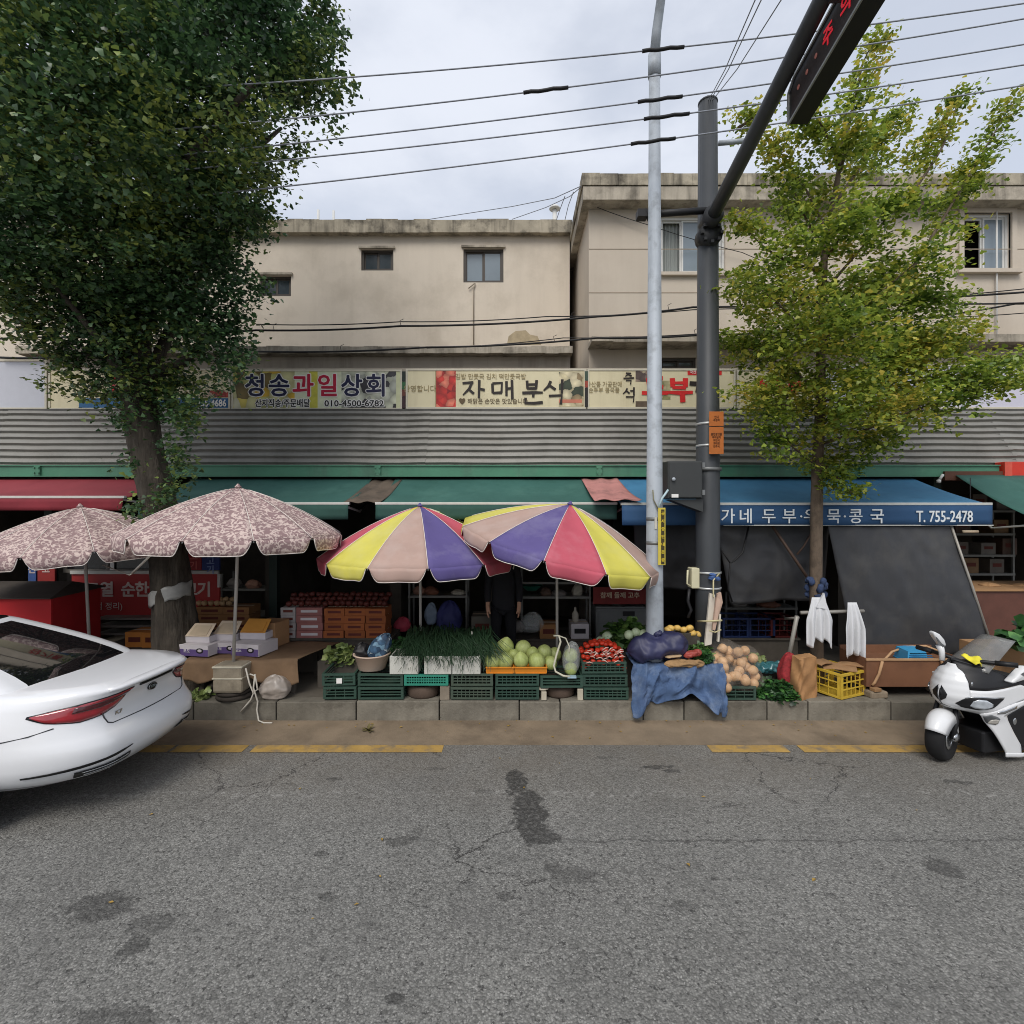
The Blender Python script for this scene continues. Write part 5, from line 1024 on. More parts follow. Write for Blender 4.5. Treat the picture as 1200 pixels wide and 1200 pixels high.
for i, (px, py, r, Y, pt) in enumerate(((573, 763, 10, 6.32, 1), (592, 759, 10.5, 6.32, 1.1), (613, 760, 9.5, 6.34, .2), (577, 775, 10, 6.02, .3), (592, 775, 10, 6.03, .2), (610.5, 774, 9, 6.0, .9), (629, 775, 10, 6.03, .2), (624, 766, 7.5, 6.24, .4), (638, 765, 9, 6.3, .3), (645, 777, 8, 6.1, .3), (602, 768, 7, 6.2, .2), (650, 767, 8, 6.35, .3), (669, 768, 8, 6.05, .2), (669, 784, 7.5, 6.0, .2))):
    rr = random.Random(i); rad = r * Y / 600; c = P(px, py, Y); mb = MB()
    def fn(u, v):
        a = 2 * math.pi * u; p = math.pi * v; e = math.sin(p) ** .85; f = 1 + .035 * math.sin(5 * a + i + v * 3) * e + .02 * math.sin(11 * a)
        return Vector((e * f * math.cos(a), e * f * math.sin(a), -math.cos(p) * 1.0 + (.32 * pt * max(0, (v - .72) / .28) ** 1.6))) * rad
    mb.grid(fn, 20, 14, closeu=True); o = mb.build('cabbage', cbm, loc=c)
    o.rotation_euler = (rr.uniform(-.3, .3), rr.uniform(-.3, .3), rr.uniform(0, 6))
    tag(o, ['pointed pale cabbage at the back left by the chives', 'largest pointed cabbage standing at the back', 'round cabbage at the back right of the pointed one', 'cabbage half hidden by chives, front left', 'round cabbage in front of the large pointed one', 'upright pointed cabbage in front on the right tray', 'round cabbage on the right end of the orange tray', 'small cabbage between the front and back rows', 'cabbage at the back right behind the tray', 'cabbage off the right end of the tray', 'small cabbage tucked behind the front pair', 'last cabbage at the back right by the white ribbon', 'upper cabbage in the clear bag', 'lower cabbage in the clear bag'][i], 'cabbage', 'pale green cabbages')
clear = mat('clear_plastic_film', (205, 210, 208), .25, var=.1, scale=10, alpha=.28, spec=.8)
bag('clear_bag', 'clear plastic bag round two cabbages beside the tomato crate', (X(669, 6.02), 6.02, TZ + .29), (.1, .1, .17), clear, 8, .08, .4)
rib = mat('white_ribbon', (200, 196, 176), .7)
mb = MB(); mb.tube([P(649, 745, 5.98), P(655, 745, 5.95), P(657, 752, 5.93), P(652, 768, 5.9), P(649, 780, 5.9), P(651, 787, 5.88), P(660, 792, 5.87), P(668, 793, 5.88)], .012, 6); mb.tube([P(655, 745, 5.95), P(663, 748, 5.93), P(667, 757, 5.92), P(667, 764, 5.9)], .008, 6)
tag(mb.build('ribbon', rib), 'white plastic ribbon tied at the foot of the tilted parasol pole', 'ribbon')
mb = MB(); mb.box((0, 0, .01), (.1, .06, .02)); tag(mb.build('blue_packet', mat('pale_blue_packet', (150, 176, 190), .5), loc=P(670, 794, 5.9)), 'pale blue packet on the edge of the raised crate', 'packet')
# tomatoes
tz = TZ + 3 * .147; tom = mat('tomato_red', (206, 62, 40), .3, var=.1, scale=8, rnd=.16); tm = MB(); tm.lathe([(0, -.026), (.02, -.022), (.033, -.004), (.031, .014), (.016, .027), (.006, .024), (0, .022)], 12); tm0 = None
mm = tm.build('tomato', tom); k = 0; rr = random.Random(11)
for iy in range(6):
    for ix in range(9):
        x = X(707, 6.0) + (ix - 4) * .057 + rr.uniform(-.012, .012) ; y = 5.97 + iy * .06 + rr.uniform(-.01, .01); z = tz - .015 + .055 * min(iy, 3) * (1 - .03 * abs(ix - 4)) - .09 * max(0, abs(ix - 4) - 2.5) * .5 + rr.uniform(-.006, .01)
        o = mm if k == 0 else mm.copy(); 
        if k: col.objects.link(o)
        o.location = (x, y, z); o.rotation_euler = (rr.uniform(-.5, .5), rr.uniform(-.5, .5), rr.uniform(0, 6)); k += 1
        tag(o, 'ripe red tomato in the heap on the crate stack', 'tomato', 'tomatoes heaped on the crate stack')
mb = MB()
for i in range(26):
    a = P(rr.uniform(684, 726), rr.uniform(762, 778), 5.93 + rr.uniform(-.02, .02)); b_ = a + Vector((rr.uniform(.03, .09), rr.uniform(-.02, .02), rr.uniform(-.03, .04))); mb.tube([a, (a + b_) / 2 + Vector((0, -.02, .02)), b_], .006, 5)
mb.build; tag(mb.build('torn_film', mat('pinkish_film', (224, 190, 178), .4)), 'torn pale film strips lying over the tomatoes', 'film')
# leafy heaps
def leafheap(name, label, c, r, n, size, m, cat='vegetables', droop=.2, jit=.02):
    t = thing(name, label, cat, c); C = []
    for _ in range(n):
        d = rng.normal(size=3); d /= np.linalg.norm(d); d[2] = abs(d[2]); q = np.array([c[0], c[1], c[2]]) + d * np.array(r) * rng.uniform(.7, 1.0); C.append(q)
    leaves_mesh('leaves', np.array(C), size, m, t, droop)
    mb = MB(); mb.blob((c[0], c[1], c[2] + r[2] * .1), (r[0] * .75, r[1] * .75, r[2] * .7), 12, 7, .1, 3); mb.build('heap', m, t, world=True); return t
lg = leaf_mat('fresh_green_leaf', (44, 74, 34), (84, 120, 56), (132, 156, 84), 9, (.45, .75, 1.0), .2); lp = leaf_mat('pale_lettuce_leaf', (76, 98, 54), (136, 152, 88), (188, 192, 136), 8, (.45, .75, 1.0), .25); ld = leaf_mat('deep_green_leaf', (28, 58, 30), (52, 96, 46), (96, 140, 70), 9, (.45, .75, 1.0), .2)
leafheap('lettuce_heap', 'yellow green leafy heap behind the leftmost crate stack', tuple(P(405, 772, 6.5)), (.24, .18, .16), 260, .09, lp)
solidbox('low_table', 'low table under the yellow green leafy heap', 'table', (X(404, 6.55), 6.55, .215), (.55, .4, .33), dim_wall)
leafheap('leafy_greens', 'dark leafy greens behind the basin and white box', tuple(P(470, 765, 6.6)), (.25, .16, .16), 220, .09, ld)
solidbox('low_table', 'low table under the dark leafy greens behind the basin', 'table', (X(470, 6.65), 6.65, .215), (.5, .35, .36), dim_wall)
leafheap('greens_heap', 'tall heap of green cabbage leaves against the lamp post', tuple(P(733, 752, 6.55)), (.26, .2, .26), 420, .11, lg)
solidbox('low_table', 'low table under the tall green heap beside the lamp post', 'table', (X(728, 6.6), 6.6, .215), (.6, .4, .52), dim_wall)
turn = mat('pale_turnip', (190, 206, 170), .5, var=.12, scale=5, rnd=.08)
for i, (px, py, r, Y) in enumerate(((737, 744, 5.5, 6.3), (745, 741, 5.5, 6.32), (754, 743, 5.5, 6.3), (712, 747, 7, 6.5), (704, 754, 8, 6.45))):
    mb = MB(); mb.blob((0, 0, 0), r * Y / 600, 12, 8, .04, i); tag(mb.build('turnip', turn, loc=P(px, py, Y)), ['pale turnip left of three below the green heap', 'pale turnip middle of three below the green heap', 'pale turnip right of three touching the navy sack', 'dim turnip at the back behind the tomatoes', 'larger dim turnip just behind the tomatoes'][i], 'turnip', 'pale turnips')
# denim-blue cloth over a table, navy sack on top
den = mat('blue_denim_cloth', (72, 94, 128), .9, var=.2, scale=6, stain=((126, 140, 160), .6, 4.5), streak=((48, 62, 92), .5, 6), bump=.4, bscale=60)
tb_ = thing('trestle_table', 'table hidden under the blue denim cloth', 'table', (X(788, 6.2), 6.2, .215)); mb = MB(); mb.box((0, 0, .37), (.92, .5, .03)); mb.build('tabletop', dim_wall, tb_)
for a in (-.4, .4):
    for b_ in (-.2, .2): mb = MB(); mb.box((a, b_, .178), (.05, .05, .355)); mb.build('leg', dim_wall, tb_)
mb = MB()
def cloth(u, v):
    x = X(738 + 104 * u, 5.95); L = .5 + .68 * v if False else 0
    fold = .034 * math.sin(u * 15 + .6 + v * 3) + .024 * math.sin(u * 27 + 2 - v * 5) + .014 * math.sin(u * 49 + v * 9) + .012 * math.sin(v * 24 + u * 9)
    s_ = v * 1.12
    bottom = .43 + .085 * math.cos(u * 6.6) + .05 * math.sin(u * 15 + 2) + .012 * math.sin(u * 40)
    if u > .90: bottom += .06
    if s_ < .5: y = 6.4 - s_ * .9; z = .625 + .012 * math.sin(u * 14 + s_ * 9)
    else:
        k = (s_ - .5) / .62; y = 5.945 - .06 * math.sin(min(1, k * 2) * math.pi / 2) + fold * min(1, k * 2) * .9 - .05 * k; z = .622 - bottom * k
        x += (.05 * math.sin(u * 9 + 1) * k) + (u - .5) * .10 * k
    cr_ = .05 * ridge(u * 1.2 + .3 * v, v * .45, 3.3, 3.4) + .014 * ridge(u + .4 * v, v * .7, 7.1, 9) + .004 * ridge(u, v, 1.1, 26); return Vector((x + cr_ * .5, y - cr_, z + cr_ * .6))
mb.grid(cloth, 160, 80); tag(mb.build('denim_cloth', den, solid=.006, subsurf=0), 'blue denim cloth draped over the table and down the kerb', 'cloth')
def roll(name, label, a, b_, r, m, seed=0, wr=.07, sq=.85, cat='sack'):
    a, b_ = Vector(a), Vector(b_); d = b_ - a; q = d.to_track_quat('X', 'Z').to_matrix(); rr = random.Random(seed); ph = [rr.uniform(0, 6) for _ in range(6)]; mb = MB()
    def fn(u, v):
        t = 2 * math.pi * u; e = min(1, math.sin(math.pi * min(max(v, .002), .998)) * 1.9) ** .6; f = 1 + wr * (math.sin(3 * t + ph[0] + 7 * v) + .7 * math.sin(5 * t + ph[1] - 13 * v) + .5 * math.sin(2 * t + ph[2] + 23 * v) + 0 + 1.1 * ridge(v * 2.2 + seed, math.cos(t) * .5, math.sin(t) * .5, 2.6) + .5 * ridge(v * 2.2 + seed, math.cos(t) * .5, math.sin(t) * .5, 6))
        return (a + b_) / 2 + q @ Vector((d.length * (v - .5), r * e * f * math.cos(t), r * sq * e * f * math.sin(t)))
    mb.grid(fn, 36, 40, closeu=True); return tag(mb.build(name, m, subsurf=1), label, cat)
navyp = mat('navy_plastic_sack', (38, 40, 74), .55, var=.25, scale=5, spec=.6, bump=.3, bscale=14)
roll('navy_sack', 'bulging navy blue plastic sack lying on the denim cloth', P(735, 763, 6.0), P(806, 752, 6.06), .17, navyp, 4, .085)
roll('knotted_corner', 'small knotted navy corner of sack beside the lamp post base', P(766, 745, 6.0), P(776, 740, 6.0), .03, navyp, 6, .1)
leafheap('parsley_heap', 'bright green herb leaves right of the navy sack', tuple(P(820, 768, 6.1)), (.15, .13, .14), 260, .05, lg)
leafheap('celery_heap', 'green stalks hanging beside the onion bags', tuple(P(828, 776, 5.98)), (.06, .06, .13), 120, .05, ld)
roll('burlap_sack', 'folded tan burlap sack on the denim cloth', P(778, 778, 5.9), P(826, 777, 5.92), .055, mat('tan_burlap', (150, 120, 84), .95, var=.25, scale=10, bump=.5, bscale=90), 7, .16, .7)
roll('cardboard_scrap', 'small pale cardboard piece between navy sack and burlap', P(779, 770, 5.9), P(799, 768, 5.92), .04, mat('pale_cardboard', (176, 150, 116), .9), 8, .03, .4)
roll('red_packet', 'dull red packet beside the green herb leaves', P(801, 769, 5.95), P(822, 763, 6.0), .05, mat('dull_red_film', (150, 66, 58), .5, var=.2), 9, .1, .7)
yf = mat('yellow_squash', (216, 178, 96), .5, var=.15, scale=6, rnd=.08)
for i, (px, py) in enumerate(((786, 736), (794, 736), (801, 738), (808, 736), (812, 742), (819, 743), (783, 738))):
    mb = MB(); mb.blob((0, 0, 0), (.05, .045, .038), 12, 7, .07, i); o = mb.build('yellow_squash', yf, loc=P(px, py, 6.3)); o.rotation_euler = (0, .3, i); tag(o, ['pale yellow squash third from the left behind the navy sack', 'pale yellow squash fourth from the left behind the navy sack', 'pale yellow squash in the middle right of the row', 'pale yellow squash at the end of the upper row', 'lower pale yellow squash nearest the upper row', 'lower pale yellow squash at the right end', 'leftmost pale yellow squash behind the navy sack'][i], 'squash', 'yellow squashes behind the navy sack')
solidbox('low_table', 'low table under the yellow squashes', 'table', (X(800, 6.4), 6.42, .215), (.5, .3, .70), dim_wall)
# onions in clear bags
oni = mat('golden_onion', (190, 152, 112), .5, var=.16, scale=4, stretch=(8, 8, 1), rnd=.1, stain=((226, 190, 156), .5, 4)); onm = MB()
onm.lathe([(.004, -.062), (.03, -.054), (.053, -.025), (.058, .0), (.05, .028), (.024, .048), (.008, .064), (.0, .067)], 16); on0 = onm.build('onion', oni)
netm = mat('clear_onion_film', (222, 210, 196), .15, var=.3, scale=14, alpha=.07, spec=.9, bump=.8, bscale=16)
sp_ = [((848, 764), .19, .13, 6.18), ((838, 775), .13, .1, 6.05), ((872, 772), .17, .14, 6.12), ((848, 788), .16, .12, 5.98), ((874, 794), .18, .14, 5.98), ((846, 800), .10, .1, 5.95)]
used = False
for i, ((px, py), rx, rz_, Y) in enumerate(sp_):
    c = P(px, py, Y); t = thing('onion_bag', ['clear bag of onions on top of the heap', 'small bag of onions beside the herb leaves', 'clear bag of onions on the upper right of the heap', 'bag of onions in the middle left of the heap', 'large front bag of onions above the small crate', 'loose end of onion bag by the denim cloth'][i], 'bag', c, group='bags of onions'); rr = random.Random(i + 60); k = 0
    for q in range(140):
        d = Vector((rr.uniform(-1, 1), rr.uniform(-1, 1), rr.uniform(-1, 1)))
        if d.length > 1: continue
        p = Vector((d.x * (rx - .03), d.y * .09, d.z * (rz_ - .035)))
        if any((p - z_).length < .088 for z_ in [o_.location for o_ in kids(t)]): continue
        o = on0 if not used else on0.copy()
        if used: col.objects.link(o)
        used = True; o.parent = t; o.location = p; o.rotation_euler = (rr.uniform(0, 6), rr.uniform(0, 6), 0); k += 1
        if k > 13: break
    mb = MB(); mb.blob((0, 0, 0), (rx + .03, .15, rz_ + .02), 16, 10, .07, i); mb.build('film', netm, t)
solidbox('onion_stand', 'low stand under the onion bags', 'box', (X(855, 6.3), 6.32, .215), (.5, .3, .36), dim_wall)
# green leaf heap, teal sheet, red net, brown bag
leafheap('spinach_heap', 'flat heap of dark green leaves spilling over the kerb', (X(908, 6.05), 6.06, TZ - .01), (.29, .2, .2), 620, .06, ld)
roll('teal_sheet', 'crumpled teal plastic sheet behind the leaf heap', P(884, 783, 6.28), P(918, 781, 6.3), .075, mat('teal_film', (54, 104, 110), .25, var=.2, spec=.8), 12, .14, .8)
leafheap('stalks', 'thin dry stalks on top of the teal sheet', tuple(P(886, 776, 6.4)), (.12, .1, .1), 60, .06, lp)
solidbox('low_table', 'low support behind the leaf heap', 'table', (X(905, 6.5), 6.5, .215), (.5, .3, .25), dim_wall)
bag('red_net_sack', 'red net sack leaning behind the brown paper bag', (X(923, 6.2), 6.18, TZ - .008), (.12, .1, .23), mat('red_net', (140, 40, 44), .8, var=.4, scale=30), 14, .08, .35)
kraft = mat('kraft_paper', (168, 126, 84), .85, var=.12, scale=3, stain=((120, 86, 56), .5, 3.5), bump=.4, bscale=9)
mb = MB()
def kb(u, v):
    a = 2 * math.pi * u; sxy = lambda c, p: math.copysign(abs(c) ** p, c); cr = .012 * math.sin(4 * a + 9 * v) + .01 * math.sin(7 * a - 14 * v + 1)
    return Vector((.155 * sxy(math.cos(a), .45) * (1 - .12 * v) + cr, .10 * sxy(math.sin(a), .45) * (1 - .25 * v) + cr, .48 * v + .012 * math.sin(3 * a) * v))
mb.grid(kb, 32, 14, closeu=True); mb.add([kb(i / 32, 1) for i in range(32)], [tuple(range(32))]); mb.add([kb(i / 32, 0) for i in range(32)], [tuple(range(31, -1, -1))])
o = tag(mb.build('paper_bag', kraft, loc=(X(941, 6.05), 6.06, TZ - .004)), 'tall brown paper bag between red net sack and yellow crate', 'bag'); o.rotation_euler = (R(3), 0, R(20))
cardb = mat('cardboard', (158, 122, 86), .9, var=.1, scale=3, stain=((122, 92, 64), .4, 3), rnd=.08)
for i, (a, rz, lb) in enumerate((((984, 782), .5, 'larger torn cardboard sheet on the yellow crate'), ((1000, 787), .35, 'smaller cardboard strip on the yellow crate'), ((968, 779), -.35, 'pinkish cardboard scrap at the back of the yellow crate'))):
    c = P(*a, 6.12); mb = MB(); mb.grid(lambda u, v: Vector(((u - .5) * [.34, .26, .2][i], (v - .5) * [.2, .12, .14][i], .01 * math.sin(u * 5) + .025 * u)), 8, 4, False); o = tag(mb.build('cardboard_sheet', cardb, loc=(c.x, 6.12 + .04 * i, TZ + .312 + .02 * i), solid=.008), lb, 'cardboard', 'cardboard on the yellow crate'); o.rotation_euler = (R(6), 0, -rz)
# metal rail with two white cloths
RL = thing('rail_stand', 'grey metal rail on legs beside the young tree', 'rail', (X(975, 6.25), 6.25, .215))
za_ = Zz(717, 6.2); rm = mat('grey_pipe', (150, 146, 138), .5, metal=.3, var=.12)
mb = MB(); mb.tube([P(938, 718, 6.2), P(1012, 716, 6.25)], .022, 8); mb.build('rail', rm, RL, world=True)
mb = MB(); mb.tube([P(934, 722, 6.22), (X(918, 6.5), 6.5, .215)], .025, 8); mb.build('leg', rm, RL, world=True)
mb = MB(); mb.tube([P(1002, 717, 6.24), (X(1001, 6.3), 6.3, .215)], .022, 8); mb.build('leg', rm, RL, world=True)
mb = MB(); mb.tube([P(920, 725, 6.6), P(936, 724, 6.3)], .015, 8); mb.build('stay', rm, RL, world=True)
whc = mat('white_cotton', (205, 206, 208), .9, var=.05, scale=6)
def hang(label, px0, px1, py0, py1, Y, seed, tail):
    rr = random.Random(seed); ph = [rr.uniform(0, 6) for _ in range(4)]; mb = MB()
    def fn(u, v):
        w_ = .45 + .55 * min(1, v * 2.2); cx = (px0 + px1) / 2; px = cx + (px1 - px0) * (u - .5) * w_; L = 1 - tail * (.5 + .5 * math.cos(u * 6.28)) + .06 * math.sin(u * 19 + ph[1])
        L = max(.35, 1 - tail * (1 - abs(2 * u - 1) ** 1.2) + .05 * math.sin(u * 17 + ph[1])); py = py0 + (py1 - py0) * v * L
        q = P(px, py, Y); q.y += .028 * math.sin(u * 20 + ph[0]) * min(1, v * 1.6) + .012 * math.sin(u * 41 + ph[2]) * v - .05 * math.sin(min(1, v * 2) * math.pi / 2); return q
    mb.grid(fn, 40, 18); tag(mb.build('white_cloth', whc, solid=.005), label, 'cloth', 'white cloths on the rail')
hang('white cloth hanging on the rail right in front of the young tree', 943, 974, 700, 758, 6.18, 1, .16); hang('white cloth hanging from the right end of the rail', 987, 1010, 706, 771, 6.2, 5, .12)
mb = MB(); mb.prism([P(957, 712, 6.13), P(966, 695, 6.15), P(970, 714, 6.13)], (0, .03, 0)); tag(mb.build('white_rag', whc), 'pointed white rag tied to the trunk above the first cloth', 'cloth')
# long brown box with blue basket
BX = thing('brown_box', 'long brown wrapped box on blocks under the dark tarpaulin', 'box', (X(1064, 6.3), 6.3, TZ + .07)); bw_ = mat('brown_wrapping', (122, 84, 60), .75, var=.15, scale=2, stain=((92, 62, 46), .5, 3), bump=.4, bscale=5)
x0, x1 = X(1010, 6.1), X(1124, 6.1); z0, z1 = Zz(805, 6.02), Zz(772, 6.02)
mb = MB(); mb.bx(x0, x1, 6.02, 6.035, z0, z1); mb.build('front_panel', bw_, BX, world=True, bevel=.004)
mb = MB(); mb.bx(x0, x1, 6.5, 6.515, z0, z1 + .04); mb.build('back_panel', bw_, BX, world=True)
for a in (x0, x1 - .015): mb = MB(); mb.bx(a, a + .015, 6.036, 6.499, z0, z1); mb.build('end_panel', bw_, BX, world=True)
mb = MB(); mb.bx(x0 + .016, x1 - .016, 6.036, 6.499, z1 - .075, z1 - .06); mb.build('inner_board', bw_, BX, world=True)
mb = MB(); mb.bx(x0 - .01, x1 + .01, 6.005, 6.019, z1 - .018, z1 + .006); mb.build('top_cord', mat('tan_cord', (176, 140, 104), .8), BX, world=True)
crd = mat('tan_cord', (176, 140, 104), .8)
mb = MB(); mb.tube([P(1034, 775, 5.99), P(1030, 790, 6.0), P(1025, 800, 6.0), P(1022, 803, 6.01)], .016, 6); mb.tube([P(1102, 766, 5.99), P(1105, 786, 5.99)], .014, 6); mb.build('cord', crd, BX, world=True)
mb = MB(); mb.tube([P(1034, 776, 6.02), P(1045, 764, 6.2), P(1062, 758, 6.3), P(1085, 757, 6.3), P(1100, 763, 6.2), P(1104, 772, 6.02)], .014, 6); mb.build('cord', crd, BX, world=True)
solidbox('stone_block', 'rough stone block under the left end of the brown box', 'block', (X(1027, 6.02), 6.05, TZ - .008), (.22, .16, .085), mat('rough_stone', (136, 122, 104), .95, var=.25), .1, bev=.02); solidbox('stone_block', 'rough stone block under the right end of the brown box', 'block', (X(1105, 6.15), 6.2, TZ - .008), (.2, .2, .085), mat('rough_stone', (136, 122, 104), .95), .2, bev=.02)
solidbox('timber_offcut', 'small timber block below the cord on the brown box', 'block', (X(1026, 6.0), 6.0, TZ + .078), (.09, .08, .04), cardb, .2)
BKT = thing('blue_basket', 'light blue plastic basket upside down on the brown box', 'basket', (X(1071, 6.15), 6.2, z1 - .058)); bb = mat('light_blue_plastic', (62, 150, 196), .45, var=.08)
mb = MB()
mb.lathe([(.25, 0), (.25, .012), (.235, .012), (.205, .135), (.0, .14)], 4, smooth=False, sy=.7); o = mb.build('shell', bb, BKT); o.rotation_euler = (0, 0, R(45)); o.location = (0, 0, 0)
mb = MB()
for i in range(5): zz = .02 + .022 * i; mb.bx(-.15 + .006 * i, .15 - .006 * i, -.172 + .0055 * i * 1.0, -.15, zz, zz + .008)
mb.build('ridges', mat('dark_blue_slot', (34, 96, 140), .5), BKT)['kind'] = 'stuff'
# ------------------------------------------------------------------ left table, boxes, parasol foot
TBL = thing('display_table', 'table under brown cloth left of the crates', 'table', (X(290, 6.3), 6.35, .215)); 
mb = MB(); mb.bx(X(225, 6.1), X(345, 6.1), 6.1, 6.95, .60, .63); mb.build('tabletop', dim_wall, TBL, world=True)
for a in (232, 340):
    for y in (6.2, 6.9): mb = MB(); x = X(a, 6.1); mb.bx(x - .025, x + .025, y - .025, y + .025, .215, .599); mb.build('leg', dim_wall, TBL, world=True)
brc = mat('brown_table_cloth', (124, 100, 76), .9, var=.14, scale=3, stain=((92, 72, 54), .5, 3), bump=.3, bscale=25); mb = MB()
def tcl(u, v):
    x = X(214 + 134 * u, 6.08); s_ = v * 1.25; fold = .03 * math.sin(u * 15 + 1) + .02 * math.sin(u * 33)
    if s_ < .85: return Vector((x + .22 * (1 - s_ / .85) * u, 6.95 - s_, .640 + .008 * math.sin(u * 11 + v * 6)))
    k = (s_ - .85) / .4; return Vector((x + .03 * math.sin(u * 8) * k, 6.09 - .04 * k + fold * k, .636 - (.20 + .06 * math.sin(u * 9 + .5) + .06 * (u > .8)) * k))
mb.grid(tcl, 70, 34); tag(mb.build('table_cloth', brc, solid=.006), 'brown cloth draped over the display table', 'tablecloth')
pur = mat('purple_box_print', (96, 78, 128), .6, var=.15); wbx = mat('white_carton', (200, 194, 196), .8, var=.05, scale=4, rnd=.04); ob = mat('orange_carton', (186, 110, 52), .8, var=.1, rnd=.1); lid_w = mat('cream_carton_lid', (206, 188, 164), .8, var=.06)
def fruitbox(label, px, py, w_, d, h, rz, liddark=None, group='white and purple fruit boxes', Y=6.2):
    c = (X(px, Y), Y + d / 2, .652); t = thing('fruit_box', label, 'box', c, rz, group)
    mb = MB(); mb.bx(-w_ / 2, w_ / 2, -d / 2, d / 2, 0, h); mb.build('box', wbx, t, bevel=.003)
    mb = MB(); mb.bx(-w_ / 2 + .003, w_ / 2 - .003, -d / 2 - .003, -d / 2 - .0005, .003, h * .62); mb.build('printed_band', pur, t)
    mb = MB(); mb.blob((w_ * .22, -d / 2 - .002, h * .5), (.055, .003, .034), 12, 6); mb.build('round_print', blackp, t)
    mb = MB(); mb.blob((w_ * .22, -d / 2 - .005, h * .52), (.03, .002, .018), 12, 6); mb.build('pale_print', wbx, t)
    text('포도', .05, whitep, t, (-w_ * .22, -d / 2 - .005, h * .45), world=False)
    return t
fruitbox('white and purple fruit box at the left end of the display table', 229, 770, .40, .34, .135, R(-9)); fruitbox('purple fruit box in the middle of the display table, partly behind the parasol pole', 264, 770, .34, .3, .13, R(-4), Y=6.32); fruitbox('white and purple fruit box right of the parasol pole', 290, 770, .38, .36, .145, R(-12))
def lidbox(label, px, py, w_, h, d, m, Y, zb_):
    t = thing('open_carton', label, 'box', (X(px, Y), Y + d / 2, zb_), R(-4), 'cartons standing on the fruit boxes')
    mb = MB(); mb.bx(-w_ / 2, w_ / 2, -d / 2, d / 2, 0, h * .4); mb.build('box', wbx, t, bevel=.003)
    mb = MB(); mb.prism([(-w_ / 2, -d / 2 - .01, h * .4), (w_ / 2, -d / 2 - .01, h * .4), (w_ / 2 - .015, d * .1, h), (-w_ / 2 + .015, d * .1, h)], (0, .012, .008)); mb.build('lid', m, t)
    mb = MB(); mb.prism([(-w_ / 2 + .04, -d / 2 - .006 + .01, h * .46), (w_ / 2 - .04, -d / 2 - .006 + .01, h * .46), (w_ / 2 - .05, d * .03, h * .93), (-w_ / 2 + .05, d * .03, h * .93)], (0, -.006, .003)); mb.build('lid_panel', m if m is not lid_w else mat('tan_lid_print', (190, 172, 146), .8), t)
lidbox('cream lidded carton on the left fruit box beside the trunk', 232, 750, .31, .20, .24, lid_w, 6.3, .79); lidbox('cream lidded carton in the middle behind the parasol pole', 264, 748, .30, .21, .24, lid_w, 6.42, .785); lidbox('carton with an orange lid right of the parasol pole', 297, 746, .33, .22, .26, mat('amber_lid', (196, 138, 60), .7, var=.08), 6.42, .80)
solidbox('brown_carton', 'brown carton behind the orange lidded one on the table', 'box', (X(317, 6.7), 6.75, .652), (.3, .3, .32), cardb, -.2)
FT = thing('parasol_base_block', 'cloth wrapped block standing on tyres that holds the patterned parasol', 'parasol base', (X(273, 6.0), 6.02, TZ + .09)); wrapm = mat('grey_wrapped_block', (150, 140, 122), .9, var=.12, scale=4, stain=((92, 84, 72), .6, 5), bump=.3, bscale=30)
mb = MB(); mb.box((0, 0, .16), (.34, .30, .32)); mb.build('block', wrapm, FT, bevel=.03)
for zz in (.17, .3): mb = MB(); mb.bx(-.175, .175, -.155, .155, zz - .012, zz + .012); mb.build('cord', mat('pale_strap_cord', (184, 178, 160), .8), FT, bevel=.01)
tyre('flat tyre at the bottom under the wrapped parasol block', X(275, 6.05), 6.06, TZ - .008, .205, .055, mat('dark_tyre_rubber', (60, 54, 48), .9, var=.2)); tyre('flat tyre on top of another under the wrapped parasol block', X(274, 6.04), 6.05, TZ + .048, .19, .042, mat('dark_tyre_rubber', (60, 54, 48), .9))
bag('clear_bag', 'crumpled clear bag of scraps under the table edge', (X(322, 6.0), 6.0, TZ - .008), (.15, .11, .13), mat('milky_film', (176, 166, 156), .35, var=.25, scale=9, spec=.7, alpha=.8), 21, .12, .35)
mb = MB(); pr_ = mat('pale_rope', (196, 190, 178), .8)
for pts in (((288, 783), (292, 800), (297, 812), (294, 820), (288, 827), (282, 834)), ((299, 790), (297, 806), (302, 822), (301, 832), (306, 842), (312, 845), (322, 845)), ((293, 790), (299, 792), (302, 808), (296, 812))):
    V = [P(a, b_, 5.86) for a, b_ in pts]
    for q in V: q.y = 5.86 if q.z > .05 else 5.8; q.z = max(q.z, .012)
    mb.tube(V, .009, 6)
tag(mb.build('rope', pr_), 'pale rope ends hanging over the kerb by the wrapped block', 'rope')
leafheap('leaf_scraps', 'small heap of cut leaf scraps beside the white car', (X(232, 6.0), 6.02, TZ - .02), (.15, .1, .09), 60, .09, lp)
